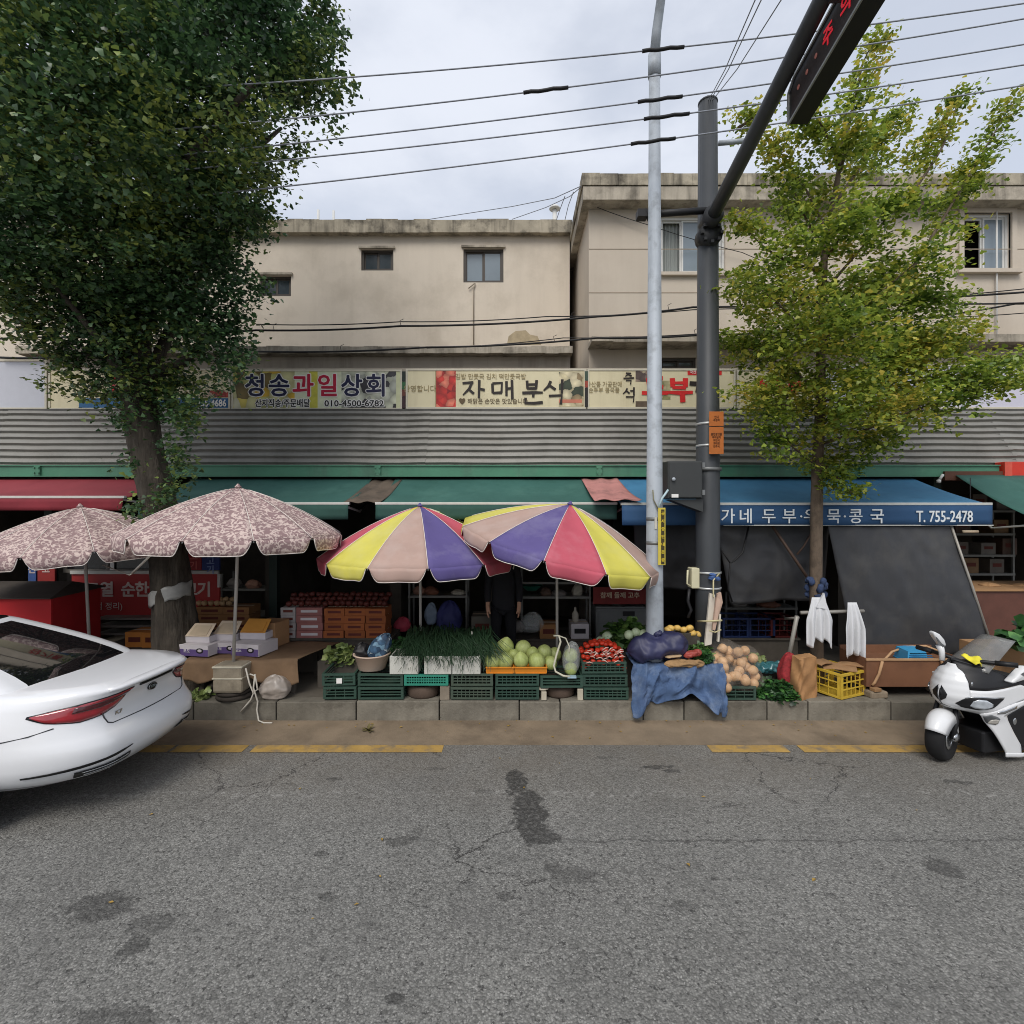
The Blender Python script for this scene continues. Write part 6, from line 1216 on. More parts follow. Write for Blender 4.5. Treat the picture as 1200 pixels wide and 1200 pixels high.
# dark tarpaulins under the blue awning
tarp = mat('charcoal_tarpaulin', (52, 53, 56), .5, var=.1, scale=1.2, stain=((78, 76, 72), .5, 2.5), streak=((84, 82, 78), .18, 3), spec=.5, bump=.3, bscale=7)
def tarpaulin(label, pts, m=tarp, sag=.06, seed=0, Y2=None):
    a, b_, c, d = [Vector(p) for p in pts]; o = (a + b_ + c + d) / 4; mb = MB()
    mb.grid(lambda u, v: a.lerp(b_, u).lerp(d.lerp(c, u), v) - o + Vector((.02 * math.sin(v * 7 + seed) * math.sin(u * 3.1), -sag * math.sin(math.pi * u) * math.sin(math.pi * v) + .014 * math.sin(u * 19 + v * 6 + seed) * v - .016 * ridge(u * 2, v * .9 + seed, 0, 2.2) - .008 * ridge(u * 1.6, v + seed, 4, 6) , .012 * math.sin(u * 9 + seed) * v)), 40, 24)
    return tag(mb.build('tarpaulin', m, loc=o, solid=.004), label, 'tarpaulin', 'dark tarpaulins under the blue awning')
tarpaulin('large charcoal tarpaulin sloping down to the brown box', (P(968, 612, 6.62), P(1114, 612, 6.62), P(1163, 768, 6.45), P(1003, 776, 6.6)))
mb = MB(); mb.tube([P(1114, 614, 6.6), P(1140, 690, 6.52), P(1163, 760, 6.43)], .016, 6); tag(mb.build('tarp_pole', rm), 'thin grey pole along the right edge of the large tarpaulin', 'pole')
tarpaulin('charcoal tarpaulin hanging left of the young tree with its lower edge raised', (P(838, 612, 6.9), P(972, 612, 6.9), P(966, 702, 6.95), P(856, 708, 6.95)), seed=3)
tarpaulin('near black tarpaulin hanging between lamp post and traffic pole', (P(742, 612, 7.0), P(835, 612, 7.0), P(832, 690, 7.1), P(745, 690, 7.1)), mat('black_tarpaulin', (42, 42, 44), .6, var=.1), seed=5)
mb = MB(); mb.tube([P(905, 616, 6.75), P(928, 650, 6.75), P(950, 682, 6.6)], .02, 7); mb.tube([P(934, 650, 6.75), P(942, 640, 6.75), P(950, 626, 6.7)], .012, 6); tag(mb.build('brace_pole', mat('brown_pipe', (84, 66, 56), .6)), 'slanting brown brace pole in front of the left tarpaulin', 'pole')
mb = MB(); mb.tube([P(846, 645, 6.7), P(856, 660, 6.7), P(862, 656, 6.7), P(870, 648, 6.7), P(874, 632, 6.8), P(878, 614, 6.85)], .012, 6); mb.tube([P(856, 660, 6.7), P(853, 690, 6.75), P(858, 705, 6.8)], .012, 6); tag(mb.build('loose_cable', bw), 'loose black cables dangling right of the traffic pole', 'cable')
# ------------------------------------------------------------------ dim shop interiors
SZ = .216
def bench(label, px0, px1, pyt, Y, d=.6, m=dim_wall, cat='table'):
    zt_ = Zz(pyt, Y); x0, x1 = X(px0, Y), X(px1, Y); t = thing('display_bench', label, cat, ((x0 + x1) / 2, Y + d / 2, SZ), group='display benches inside the shops')
    mb = MB(); mb.bx(x0, x1, Y, Y + d, zt_ - .03, zt_); mb.build('top', m, t, world=True)
    mb = MB(); mb.bx(x0 + .02, x1 - .02, Y + .03, Y + .05, SZ, zt_ - .031); mb.build('front_panel', m, t, world=True)
    for x in (x0 + .03, x1 - .03): mb = MB(); mb.bx(x - .02, x + .02, Y + d - .06, Y + d - .02, SZ, zt_ - .031); mb.build('leg', m, t, world=True)
    return zt_
prn = mat('carton_print_dark', (96, 44, 36), .8)
def carton(label, x, y, z, w_, d, h, m, group, rz=0, band=None):
    t = thing('carton', label, 'box', (x, y + d / 2, z), rz, group)
    mb = MB(); mb.bx(-w_ / 2, w_ / 2, -d / 2, d / 2, 0, h); mb.build('box', m, t, bevel=.003)
    mb = MB(); mb.bx(-w_ * .32, w_ * .32, -d / 2 - .002, -d / 2 - .0004, h * .35, h * .68); mb.build('print', band or prn, t)
    mb = MB(); mb.bx(-w_ / 2 + .004, w_ / 2 - .004, -.03, .03, h, h + .0015); mb.build('tape', lid_w, t); return t
def cartons(px0, px1, py0, py1, nx, nz_, Y, m, what, group, d=.34, band=None):
    x0, x1 = X(px0, Y), X(px1, Y); zb_, zt_ = Zz(py1, Y), Zz(py0, Y); rr = random.Random(px0)
    cn = ['left column', 'middle column', 'right column'] if nx == 3 else (['left column', 'right column'] if nx == 2 else ['column']); rn = {4: ['bottom', 'second', 'third', 'top'], 3: ['bottom', 'middle', 'top'], 2: ['lower', 'upper'], 1: ['only']}[nz_]
    for i in range(nx):
        for j in range(nz_):
            w_ = (x1 - x0) / nx; h = (zt_ - zb_) / nz_; carton('%s, %s of the %s' % (what, rn[j], cn[i]), x0 + w_ * (i + .5) + rr.uniform(-.008, .008), Y + rr.uniform(-.012, .012), zb_ + j * h, w_ - .008, d, h - .002, m, group, R(rr.uniform(-1, 1)), band)
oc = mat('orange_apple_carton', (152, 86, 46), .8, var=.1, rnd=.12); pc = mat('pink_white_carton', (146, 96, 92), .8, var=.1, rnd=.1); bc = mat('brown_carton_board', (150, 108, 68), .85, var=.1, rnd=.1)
bench('bench under the brown carton stacks behind the trunk', 225, 296, 738, 7.4); cartons(229, 292, 711.5, 737.8, 2, 3, 7.4, bc, 'brown carton behind the trunk', 'brown cartons behind the trunk')
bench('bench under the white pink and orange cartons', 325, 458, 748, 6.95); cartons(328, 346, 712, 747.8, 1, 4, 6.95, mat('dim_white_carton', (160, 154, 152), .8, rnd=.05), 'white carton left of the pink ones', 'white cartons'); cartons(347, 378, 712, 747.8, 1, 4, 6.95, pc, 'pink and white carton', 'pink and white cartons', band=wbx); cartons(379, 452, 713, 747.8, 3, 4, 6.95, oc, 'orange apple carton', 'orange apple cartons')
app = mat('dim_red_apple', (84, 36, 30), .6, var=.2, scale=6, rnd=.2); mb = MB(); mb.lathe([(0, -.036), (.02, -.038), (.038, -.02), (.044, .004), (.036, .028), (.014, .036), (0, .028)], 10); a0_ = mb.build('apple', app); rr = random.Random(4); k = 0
for iy in range(3):
    for ix in range(17):
        o = a0_ if k == 0 else a0_.copy()
        if k: col.objects.link(o)
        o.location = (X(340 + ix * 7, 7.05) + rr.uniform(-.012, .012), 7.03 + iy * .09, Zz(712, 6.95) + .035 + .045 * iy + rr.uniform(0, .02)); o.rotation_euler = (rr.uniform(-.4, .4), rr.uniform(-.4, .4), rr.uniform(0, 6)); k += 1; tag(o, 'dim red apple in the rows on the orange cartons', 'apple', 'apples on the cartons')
mb = MB(); a1_ = mb.lathe([(0, -.036), (.02, -.038), (.038, -.02), (.044, .004), (.036, .028), (.014, .036), (0, .028)], 10).build('pear', mat('pale_pear', (180, 150, 110), .5, rnd=.15)); k = 0
for iy in range(2):
    for ix in range(6):
        o = a1_ if k == 0 else a1_.copy()
        if k: col.objects.link(o)
        o.location = (X(234 + ix * 7, 7.5) + rr.uniform(-.01, .01), 7.48 + iy * .09, Zz(711.5, 7.4) + .045 + .04 * iy); o.rotation_euler = (rr.uniform(-.4, .4), 0, rr.uniform(0, 6)); k += 1; tag(o, 'pale pear on the brown cartons behind the trunk', 'pear', 'pears on the brown cartons')
def shelf(label, px0, px1, pys, Y, d=.4):
    x0, x1 = X(px0, Y), X(px1, Y); t = thing('shelf_rack', label, 'shelf', ((x0 + x1) / 2, Y, SZ), group='grey shelf racks in the shops'); top = Zz(min(pys), Y)
    sm_ = mat('grey_shelf_metal', (120, 120, 116), .5, var=.1)
    for py in pys: z = Zz(py, Y); mb = MB(); mb.bx(x0, x1, Y, Y + d, z - .035, z); mb.build('shelf', sm_, t, world=True)
    for x in (x0 + .02, x1 - .02):
        for y in (Y + .02, Y + d - .02): mb = MB(); mb.bx(x - .014, x + .014, y - .014, y + .014, SZ, top + .25); mb.build('post', sm_, t, world=True)
    return [Zz(py, Y) for py in pys]
shelf('grey shelf rack behind the chives with goods on it', 478, 548, [698, 742, 660], 8.0); shelf('grey shelf rack left of the lamp post with bowls on it', 610, 693, [699, 742, 682], 8.0); shelf('grey shelf rack in the rear left shop', 258, 318, [690, 720], 8.6); shelf('grey shelf rack behind the left tarpaulin', 850, 935, [712, 745], 8.2)
def lump(label, px, py, r, Y, m, name='goods_bag', seed=0, cat='bag', group='dim goods in the shops'):
    mb = MB(); q = [v * Y / 600 for v in r]; return bag(name, label, (X(px, Y), Y, Zz(py, Y)), (q[0], q[0] * .8, q[1] / 2), m, seed, .1, .35, cat=cat, group=group)
dk = lambda n, c: mat(n, c, .6, var=.2)
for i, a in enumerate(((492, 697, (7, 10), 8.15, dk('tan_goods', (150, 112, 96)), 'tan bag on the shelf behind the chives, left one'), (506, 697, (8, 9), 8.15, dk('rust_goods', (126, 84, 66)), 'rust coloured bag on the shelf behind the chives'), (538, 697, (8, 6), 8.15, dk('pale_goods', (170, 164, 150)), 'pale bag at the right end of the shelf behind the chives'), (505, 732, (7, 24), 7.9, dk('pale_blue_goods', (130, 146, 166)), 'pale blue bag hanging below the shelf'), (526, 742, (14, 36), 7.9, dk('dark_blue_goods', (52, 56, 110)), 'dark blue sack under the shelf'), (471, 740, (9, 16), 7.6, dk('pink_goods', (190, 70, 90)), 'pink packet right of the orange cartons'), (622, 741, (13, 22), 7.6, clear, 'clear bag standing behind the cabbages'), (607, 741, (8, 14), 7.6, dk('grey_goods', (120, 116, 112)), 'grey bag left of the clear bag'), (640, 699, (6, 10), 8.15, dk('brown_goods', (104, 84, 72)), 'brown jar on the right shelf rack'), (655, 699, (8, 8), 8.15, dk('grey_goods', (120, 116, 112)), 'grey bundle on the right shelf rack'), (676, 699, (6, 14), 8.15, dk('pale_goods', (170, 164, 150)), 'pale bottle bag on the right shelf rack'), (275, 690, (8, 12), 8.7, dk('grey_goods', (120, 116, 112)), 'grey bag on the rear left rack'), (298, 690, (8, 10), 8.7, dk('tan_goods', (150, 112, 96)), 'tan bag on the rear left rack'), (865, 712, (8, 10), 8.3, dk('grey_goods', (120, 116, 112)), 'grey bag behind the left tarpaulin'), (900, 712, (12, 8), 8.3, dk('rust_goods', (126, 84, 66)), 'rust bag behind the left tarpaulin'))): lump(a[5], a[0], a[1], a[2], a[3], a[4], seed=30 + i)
mb = MB(); mb.lathe([(0, 0), (.08, 0), (.17, .08), (.18, .085), (.165, .085), (.07, .012), (0, .012)], 20); tag(mb.build('green_bowl', cg['teal'], loc=(X(623, 8.2), 8.2, Zz(693, 8.1))), 'teal bowl on the right shelf rack', 'bowl')
def dimbox(name, label, cat, px0, py0, px1, py1, Y, d, m, band=None, base=True):
    x0, x1 = X(px0, Y), X(px1, Y); z0, z1 = Zz(py1, Y), Zz(py0, Y); t = thing(name, label, cat, ((x0 + x1) / 2, Y + d / 2, z0)); mb = MB(); mb.bx(x0, x1, Y, Y + d, z0, z1); mb.build('box', m, t, world=True, bevel=.005)
    mb = MB(); mb.bx(x0 + (x1 - x0) * .2, x1 - (x1 - x0) * .2, Y - .003, Y - .0005, z0 + (z1 - z0) * .45, z0 + (z1 - z0) * .7); mb.build('print', band or prn, t, world=True); return t
bench('bench behind the cabbages carrying cartons and bags', 550, 694, 749, 7.55)
carton('grey carton behind the chives, left of the dark clothed person', X(565, 7.55), 7.57, Zz(749, 7.55), .32, .4, .33, mat('grey_carton', (104, 100, 90), .85), 'cartons on the rear bench'); carton('brown carton behind the cabbages', X(643, 7.55), 7.57, Zz(749, 7.55), .26, .35, .21, bc, 'cartons on the rear bench'); carton('white carton with dark slot left of the lamp post', X(680, 7.55), 7.57, Zz(749, 7.55), .26, .35, .22, wbx, 'cartons on the rear bench', band=blackp)
mb = MB(); mb.lathe([(.05, 0), (.05, .12), (.018, .17), (.018, .22), (0, .22)], 12); tag(mb.build('bottle', dk('pale_goods', (170, 164, 150)), loc=(X(674, 7.7), 7.7, Zz(749, 7.55) + .224)), 'pale bottle standing on the white carton', 'bottle')
FR = thing('fridge', 'grey chest fridge behind the tall green heap', 'fridge', (X(727, 7.9), 7.9, SZ)); gf = mat('grey_fridge', (110, 112, 112), .4, var=.06)
r = rect(698, 711, 757, 780, 7.9); mb = MB(); mb.bx(r[0], r[1], 7.9, 8.4, SZ, r[3]); mb.build('body', gf, FR, world=True, bevel=.02); mb = MB(); mb.bx(r[0] + .05, r[0] + .36, 7.885, 7.899, .7, r[3] - .06); mb.build('door', gf, FR, world=True, bevel=.008); mb = MB(); mb.bx(r[0] + .42, r[0] + .6, 7.885, 7.899, r[3] - .14, r[3] - .07); mb.build('control_panel', blackp, FR, world=True)
SB = thing('price_board', 'dark red board with pale writing hanging behind the tilted parasol', 'sign', (X(727, 7.95), 7.95, 1.0)); r = rect(695, 688, 758, 708, 7.88); mb = MB(); mb.bx(r[0], r[1], 7.88, 7.895, r[2], r[3]); mb.build('board', dk('dark_red_board', (120, 34, 32)), SB, world=True); text('참깨 들깨 고추', .1, lid_w, SB, ((r[0] + r[1]) / 2, 7.877, (r[2] + r[3]) / 2), bold=.02); mb = MB(); mb.bx(r[0] + .05, r[1] - .02, 7.85, 7.95, r[2] - .1, r[2] - .07); mb.build('lower_rail', gf, SB, world=True)
for i, (px, m, lb) in enumerate(((862, 'blue', 'dark blue crate behind the onion bags'), (893, 'blue', 'dark blue crate right of another blue crate in the dim shop'), (918, 'red', 'dark red crate left of the rail stand'))): crate(lb, X(px, 7.5), 7.5, Zz(748, 7.5), .38, .4, .3, m, group='crates inside the dim shop', nv=1)
bench('bench carrying the blue and red crates', 842, 938, 748, 7.48)
TUB = thing('brown_tub', 'brown wooden counter with pale rim at the right edge', 'counter', (X(1180, 7.0), 7.0, SZ)); r = rect(1142, 690, 1290, 740, 6.9); bt = mat('brown_counter', (92, 58, 48), .6, var=.15)
mb = MB(); mb.bx(r[0], r[1], 6.9, 7.7, .7, r[3] - .03); mb.build('body', bt, TUB, world=True); mb = MB(); mb.bx(r[0] - .02, r[1], 6.87, 7.72, r[3] - .029, r[3]); mb.build('rim', cardb, TUB, world=True); mb = MB(); mb.bx(r[0] + .1, r[1] - .1, 7.0, 7.6, SZ, .699); mb.build('base', dim_wall, TUB, world=True)
for i, (px, py) in enumerate(((1160, 682), (1178, 684), (1196, 683))): lump(['leftmost tan packet on the brown counter', 'middle tan packet on the brown counter', 'rightmost tan packet on the brown counter'][i], px, py + 6, (9, 5), 7.2, cardb, 'packet', 70 + i, 'packet', 'packets on the brown counter')
shelf('tall dim shelf rack at the right edge behind the counter', 1105, 1190, [598, 625, 650, 672], 8.4)
for i, (px, py) in enumerate(((1115, 598), (1140, 598), (1168, 598), (1120, 625), (1165, 625), (1118, 650), (1150, 650), (1175, 650), (1130, 672), (1160, 672))): dimbox('goods_box', ['brown goods box on the top shelf, left', 'brown goods box on the top shelf, middle', 'brown goods box on the top shelf, right', 'goods box on the second shelf, left', 'goods box on the second shelf, right', 'goods box on the third shelf, left', 'goods box on the third shelf, middle', 'goods box on the third shelf, right', 'goods box on the lowest shelf, left', 'goods box on the lowest shelf, right'][i], 'box', px, py - 14 - (i * 5) % 6, px + 17, py, 8.45, .3, dk('goods_box_%d' % (i % 4), [(126, 96, 62), (96, 88, 80), (112, 106, 100), (86, 64, 52)][i % 4]))
LBX = thing('scale_lamp', 'hanging unlit tube lamp fitting in the right shop', 'lamp', P(1140, 622, 7.3)); mb = MB(); mb.tube([P(1128, 623, 7.3), P(1146, 623, 7.3)], .02, 8); mb.build('tube', lid_w, LBX, world=True); mb = MB(); mb.tube([P(1137, 622, 7.3), P(1137, 560, 7.5)], .006, 5); mb.build('hanger', bw, LBX, world=True)
# red stall and red menu board on the left
ST = thing('red_stall', 'red skirted stall with dark tarpaulin roof at the left edge', 'stall', (X(0, 6.5), 6.6, SZ)); rs_ = mat('red_skirt_cloth', (176, 32, 36), .75, var=.08, scale=2); dt = mat('dark_stall_roof', (66, 60, 54), .8, var=.15)
xr = X(60, 6.25); yb_ = 7.0; z0, z1 = SZ, Zz(700, 6.25)
mb = MB(); mb.bx(-9, xr, 6.25, 6.27, z0, z1); mb.build('front_skirt', rs_, ST, world=True); mb = MB(); mb.bx(xr - .02, xr, 6.271, yb_, z0, z1); mb.build('side_skirt', mat('red_side_skirt', (160, 30, 34), .75, var=.08), ST, world=True)
zr = Zz(681, 6.9); mb = MB(); mb.add([(-9, 6.2, z1), (xr + .03, 6.2, z1 - .01), (xr + .03, yb_ + .05, z1 + .02), (xr - .25, 6.85, zr), (-9, 6.85, zr), (-9, yb_ + .05, z1 + .02)], [(0, 1, 3, 4), (1, 2, 3), (2, 5, 4, 3)]); mb.build('roof', dt, ST, world=True, solid=.012)
MN = thing('menu_board', 'long red meat shop board with white lettering behind the trunk', 'sign', (X(175, 7.5), 7.5, 1.0)); r = rect(84, 672.5, 257, 722, 7.5); mb = MB(); mb.bx(r[0], r[1], 7.5, 7.53, r[2], r[3]); mb.build('board', mat('dull_red_board', (158, 44, 42), .6, var=.08, scale=2), MN, world=True)
wdim = mat('dull_white_letter', (200, 184, 176), .6)
for ch, px in (('고', 108), ('열', 125), ('순', 150), ('한', 166), ('우', 186), ('고', 223), ('기', 239)): text(ch, .235, wdim, MN, (X(px, 7.49), 7.494, Zz(692, 7.49)), bold=.03)
text('(정육점 정리)           T.(055)', .12, wdim, MN, (X(146, 7.49), 7.494, Zz(711, 7.49))); mb = MB(); mb.bx(r[0], r[1], 7.47, 7.499, r[3], r[3] + .05); mb.build('top_rail', rail_m, MN, world=True); mb = MB(); mb.bx(X(256, 7.5), X(259, 7.5), 7.47, 7.499, Zz(688, 7.5), r[3] - .001); mb.build('end_hook', rail_m, MN, world=True)
MW = thing('shop_window', 'dim shop window with metal frame above the red meat board', 'window', (X(130, 7.6), 7.6, 1.3)); r = rect(74, 634, 188, 671, 7.6); fm_ = mat('dull_window_metal', (120, 116, 108), .5)
for a, b_, c, d in ((r[0], r[1], r[2], r[2] + .05), (r[0], r[1], r[3] - .05, r[3]), (r[0], r[0] + .05, r[2] + .051, r[3] - .051), (r[1] - .05, r[1], r[2] + .051, r[3] - .051), (X(124, 7.6), X(127, 7.6), r[2] + .051, r[3] - .051)): mb = MB(); mb.bx(a, b_, 7.6, 7.65, c, d); mb.build('frame_bar', fm_, MW, world=True)
mb = MB(); mb.bx(r[0] + .05, r[1] - .05, 7.62, 7.63, r[2] + .05, r[3] - .05); mb.build('pane', mat('dim_shop_glass', (40, 42, 44), .1, spec=.8), MW, world=True); mb = MB(); mb.bx(X(129, 7.6), X(134, 7.6), 7.595, 7.5995, Zz(668, 7.6), Zz(658, 7.6)); mb.build('paper_note', whitep, MW, world=True)
for px0, px1, c, s_, lb in ((218, 236, (150, 44, 48), '쇠\n고\n기', 'dark red vertical meat sign right of the trunk'), (236.5, 257, (40, 60, 120), '돼\n지\n고\n기', 'dark blue vertical meat sign beside the red one'), (33, 42, (52, 78, 130), '특\n선', 'narrow blue sign above the red stall roof'), (44, 64, (140, 40, 36), '쇠\n고', 'small dark red sign above the red stall roof')):
    Y = 7.45; r = rect(px0, 634 if px0 > 100 else 640, px1, 668 if px0 > 100 else 682, Y); t = thing('hanging_sign', lb, 'sign', ((r[0] + r[1]) / 2, Y, r[2]), group='small vertical meat signs'); mb = MB(); mb.bx(r[0], r[1], Y, Y + .03, r[2], r[3]); mb.build('board', mat('sign_colour_%d' % px0, c, .6), t, world=True); text(s_, .13, wdim if px0 in (33, 44) else mat('red_blue_letter_%d' % px0, (206, 110, 104) if px0 == 218 else (130, 150, 196), .6), t, ((r[0] + r[1]) / 2, Y - .003, (r[2] + r[3]) / 2 - .02), bold=.02)
bench('bench under the orange cartons left of the trunk', 112, 200, 759, 6.9)
cartons(145, 190, 741, 758.8, 2, 1, 6.9, mat('amber_carton', (196, 128, 58), .8, var=.1, rnd=.1), 'amber carton left of the trunk behind the car', 'amber cartons left of the trunk')
RK = thing('metal_rack', 'dull metal rack between the red stall and the trunk', 'rack', (X(150, 7.3), 7.3, SZ)); 
for py in (724, 733, 742): mb = MB(); mb.bx(X(112, 7.3), X(186, 7.3), 7.3, 7.6, Zz(py, 7.3) - .03, Zz(py, 7.3)); mb.build('shelf', fm_, RK, world=True)
for px in (113, 184): mb = MB(); mb.bx(X(px, 7.3) - .015, X(px, 7.3) + .015, 7.28, 7.299, SZ, Zz(722, 7.3)); mb.build('post', fm_, RK, world=True)
# a person in dark clothes standing in the shop
def skin(name, verts, edges, radii, m, parent, root=0, sub=2):
    me = bpy.data.meshes.new(name); me.from_pydata(verts, edges, []); me.materials.append(m); o = bpy.data.objects.new(name, me); col.objects.link(o); o.parent = parent
    md = o.modifiers.new('skin', 'SKIN'); md.use_smooth_shade = True
    if not me.skin_vertices: me.skin_vertices.new() if hasattr(me.skin_vertices, 'new') else None
    for i, r in enumerate(radii): me.skin_vertices[0].data[i].radius = (r, r) if not isinstance(r, tuple) else r
    me.skin_vertices[0].data[root].use_root = True
    s_ = o.modifiers.new('subsurf', 'SUBSURF'); s_.levels = sub; s_.render_levels = sub; return o
def person(x, y, rz):
    t = thing('person', 'person in dark clothes standing in the dim shop behind the cabbages', 'person', (x, y, SZ), rz)
    V = [(0, 0, .92), (0, .01, 1.08), (0, .02, 1.25), (0, .02, 1.38), (0, .01, 1.44), (0, -.005, 1.50), (0, -.02, 1.56), (0, -.01, 1.64)]; E_ = [(i, i + 1) for i in range(7)]; Rr = [(.155, .11), (.14, .10), (.16, .11), (.13, .09), .055, .06, (.075, .095), (.06, .075)]
    def chain(st, pts, rs):
        p = st
        for q, r in zip(pts, rs): V.append(q); Rr.append(r); E_.append((p, len(V) - 1)); p = len(V) - 1
        return p
    for s_ in (-1, 1):
        chain(0, [(s_ * .10, 0, .82), (s_ * .11, -.01, .47), (s_ * .115, .02, .09), (s_ * .12, -.06, .04), (s_ * .125, -.15, .03)], [.085, .058, .042, .04, .03])
        w_ = chain(3, [(s_ * .17, .02, 1.36), (s_ * .22, .03, 1.10), (s_ * .22, -.06, .88), (s_ * .215, -.09, .81)], [.055, .042, .03, .036])
        for f in range(5):
            dx = (f - 1.5) * .018; 
            if f < 4: chain(w_, [(s_ * .215 + dx * .3, -.10 + dx, .765), (s_ * .21, -.105 + dx * 1.1, .735 - .006 * (f in (1, 2))), (s_ * .20, -.105 + dx, .71)], [.010, .009, .007])
            else: chain(w_, [(s_ * .19, -.125, .79), (s_ * .18, -.135, .765)], [.011, .008])
    skin('body', V, E_, Rr, mat('skin_tone', (190, 146, 120), .55, var=.05), t)
    dkc = mat('dark_cloth', (30, 30, 34), .9, var=.15)
    skin('jacket', [(0, 0, .74), (0, .01, 1.06), (0, .02, 1.25), (0, .02, 1.40), (-.18, .02, 1.37), (-.225, .03, 1.10), (-.222, -.05, .90), (.18, .02, 1.37), (.225, .03, 1.10), (.222, -.05, .90)], [(0, 1), (1, 2), (2, 3), (3, 4), (4, 5), (5, 6), (3, 7), (7, 8), (8, 9)], [(.19, .145), (.175, .13), (.185, .13), (.12, .10), .07, .058, .046, .07, .058, .046], dkc, t)
    skin('trousers', [(0, 0, .93), (-.10, 0, .80), (-.11, -.01, .47), (-.115, .015, .10), (.10, 0, .80), (.11, -.01, .47), (.115, .015, .10)], [(0, 1), (1, 2), (2, 3), (0, 4), (4, 5), (5, 6)], [(.165, .12), .10, .075, .06, .10, .075, .06], mat('black_trousers', (22, 22, 26), .9), t)
    mb = MB(); mb.blob((0, .012, 1.63), (.088, .105, .10), 14, 10, .03, 2); mb.build('hair', mat('black_hair', (20, 18, 18), .6), t)
    mb = MB()
    mb.prism([(-.01, -.11, 1.575), (.01, -.11, 1.575), (.006, -.105, 1.60), (-.006, -.105, 1.60)], (0, .03, 0)); mb.build('nose', mat('skin_tone', (190, 146, 120), .55), t)
    for s_ in (-1, 1):
        mb = MB(); mb.blob((s_ * .03, -.103, 1.60), (.010, .006, .006), 8, 5); mb.build('eye', blackp, t); mb = MB(); mb.blob((s_ * .084, 0, 1.58), (.01, .02, .03), 8, 5); mb.build('ear', mat('skin_tone', (190, 146, 120), .55), t); mb = MB(); mb.blob((s_ * .12, -.07, .035), (.05, .13, .04), 10, 6); mb.build('shoe', blackm, t)
    mb = MB(); mb.blob((0, -.098, 1.545), (.022, .006, .006), 8, 5); mb.build('mouth', mat('lip_tone', (140, 80, 74), .6), t)
person(X(590, 7.2), 7.25, R(0))
# ------------------------------------------------------------------ white saloon car (x forward from the rear bumper, y to its left, z up)
paint = mat('white_car_paint', (222, 223, 225), .28, var=.01, spec=.5, coat=.7); glassd = mat('dark_car_glass', (18, 19, 21), .04, var=.02, spec=.9, coat=.5); blk = mat('black_trim', (18, 18, 19), .35); chrome = mat('chrome_trim', (190, 192, 194), .15, metal=.9, var=.03)
redl = mat('red_tail_lens', (150, 14, 30), .12, var=.25, scale=10, spec=.8, coat=1); redd = mat('dark_red_tail_lens', (70, 12, 20), .15, var=.3, scale=12, coat=1); seam_m = mat('panel_gap', (54, 55, 57), .7); rubm = mat('tyre_rubber', (26, 26, 27), .85, var=.15)
CL, CW = 4.9, 1.62
def interp(tab, z):
    if z <= tab[0][0]: return tab[0][1]
    for (a, p), (b_, q) in zip(tab, tab[1:]):
        if z <= b_: t = (z - a) / (b_ - a); t = t * t * (3 - 2 * t); return p + (q - p) * t
    return tab[-1][1]
RI = [(.28, .30), (.36, .10), (.44, .025), (.52, 0), (.60, .01), (.67, .05), (.72, .085), (.82, .10), (.90, .085), (.955, .04), (.985, .012), (1.0, .03)]
SI = [(.28, .14), (.37, .05), (.46, .015), (.58, 0), (.72, .005), (.82, .02), (.92, .05), (.985, .09), (1.0, .11)]
FI = [(.18, .25), (.3, .05), (.5, 0), (.65, .06), (.8, .3), (.9, .7), (1.0, 1.1)]
def outline(w_, x0, x1, rx, ry, bow):
    """left half of the plan outline from rear centre to front centre, evenly numbered"""
    pts = []
    for i in range(11): y = (w_ - ry) * i / 10; pts.append((x0 + bow * (y / w_) ** 2, y))
    xb = x0 + bow * ((w_ - ry) / w_) ** 2
    for i in range(1, 11): a = math.pi / 2 * i / 10; pts.append((xb + rx * (1 - math.cos(a)) , w_ - ry + ry * math.sin(a)))
    xs = pts[-1][0]; xe = x1 - rx
    for i in range(1, 13): pts.append((xs + (xe - xs) * i / 13, w_))
    for i in range(11): a = math.pi / 2 * i / 10; pts.append((xe + rx * math.sin(a), w_ - ry * (1 - math.cos(a))))
    for i in range(1, 7): pts.append((x1, (w_ - ry) * (1 - i / 6)))
    return pts
def bodyline(z):
    w_ = CW / 2 - interp(SI, z); return outline(w_, interp(RI, z), CL - interp(FI, z), .74, .42, .12)
def bp(s_, z, side=1, off=0.0):
    """point on the lower body: s_ = index along the half outline, z height"""
    def q(s_, z):
        L = bodyline(z); i = int(max(0, min(len(L) - 2, math.floor(s_)))); f = s_ - i; return Vector((L[i][0] + (L[i + 1][0] - L[i][0]) * f, (L[i][1] + (L[i + 1][1] - L[i][1]) * f), z))
    p = q(s_, z)
    if off:
        n = (q(s_ + .25, z) - q(max(0, s_ - .25), z)).cross(q(s_, z + .01) - q(s_, z - .01)); n.normalize()
        if n.x * 0 + n.dot(p - Vector((CL / 2, 0, z))) < 0: n = -n
        p = p + n * off
    return Vector((p.x, p.y * side, p.z))
CO = Vector((-3.08, 4.50, 0)); CRZ = R(178.5)
CAR = thing('parked_car', 'white saloon car parked at the left edge, seen from its rear corner', 'car', CO, CRZ)
zs = [.28, .31, .35, .39, .44, .49, .55, .61, .66, .70, .74, .80, .86, .91, .945, .965, .985, 1.0]
rings = []
for z in zs:
    L = bodyline(z); rings.append([(x, y, z) for x, y in L] + [(x, -y, z) for x, y in reversed(L[1:-1])])
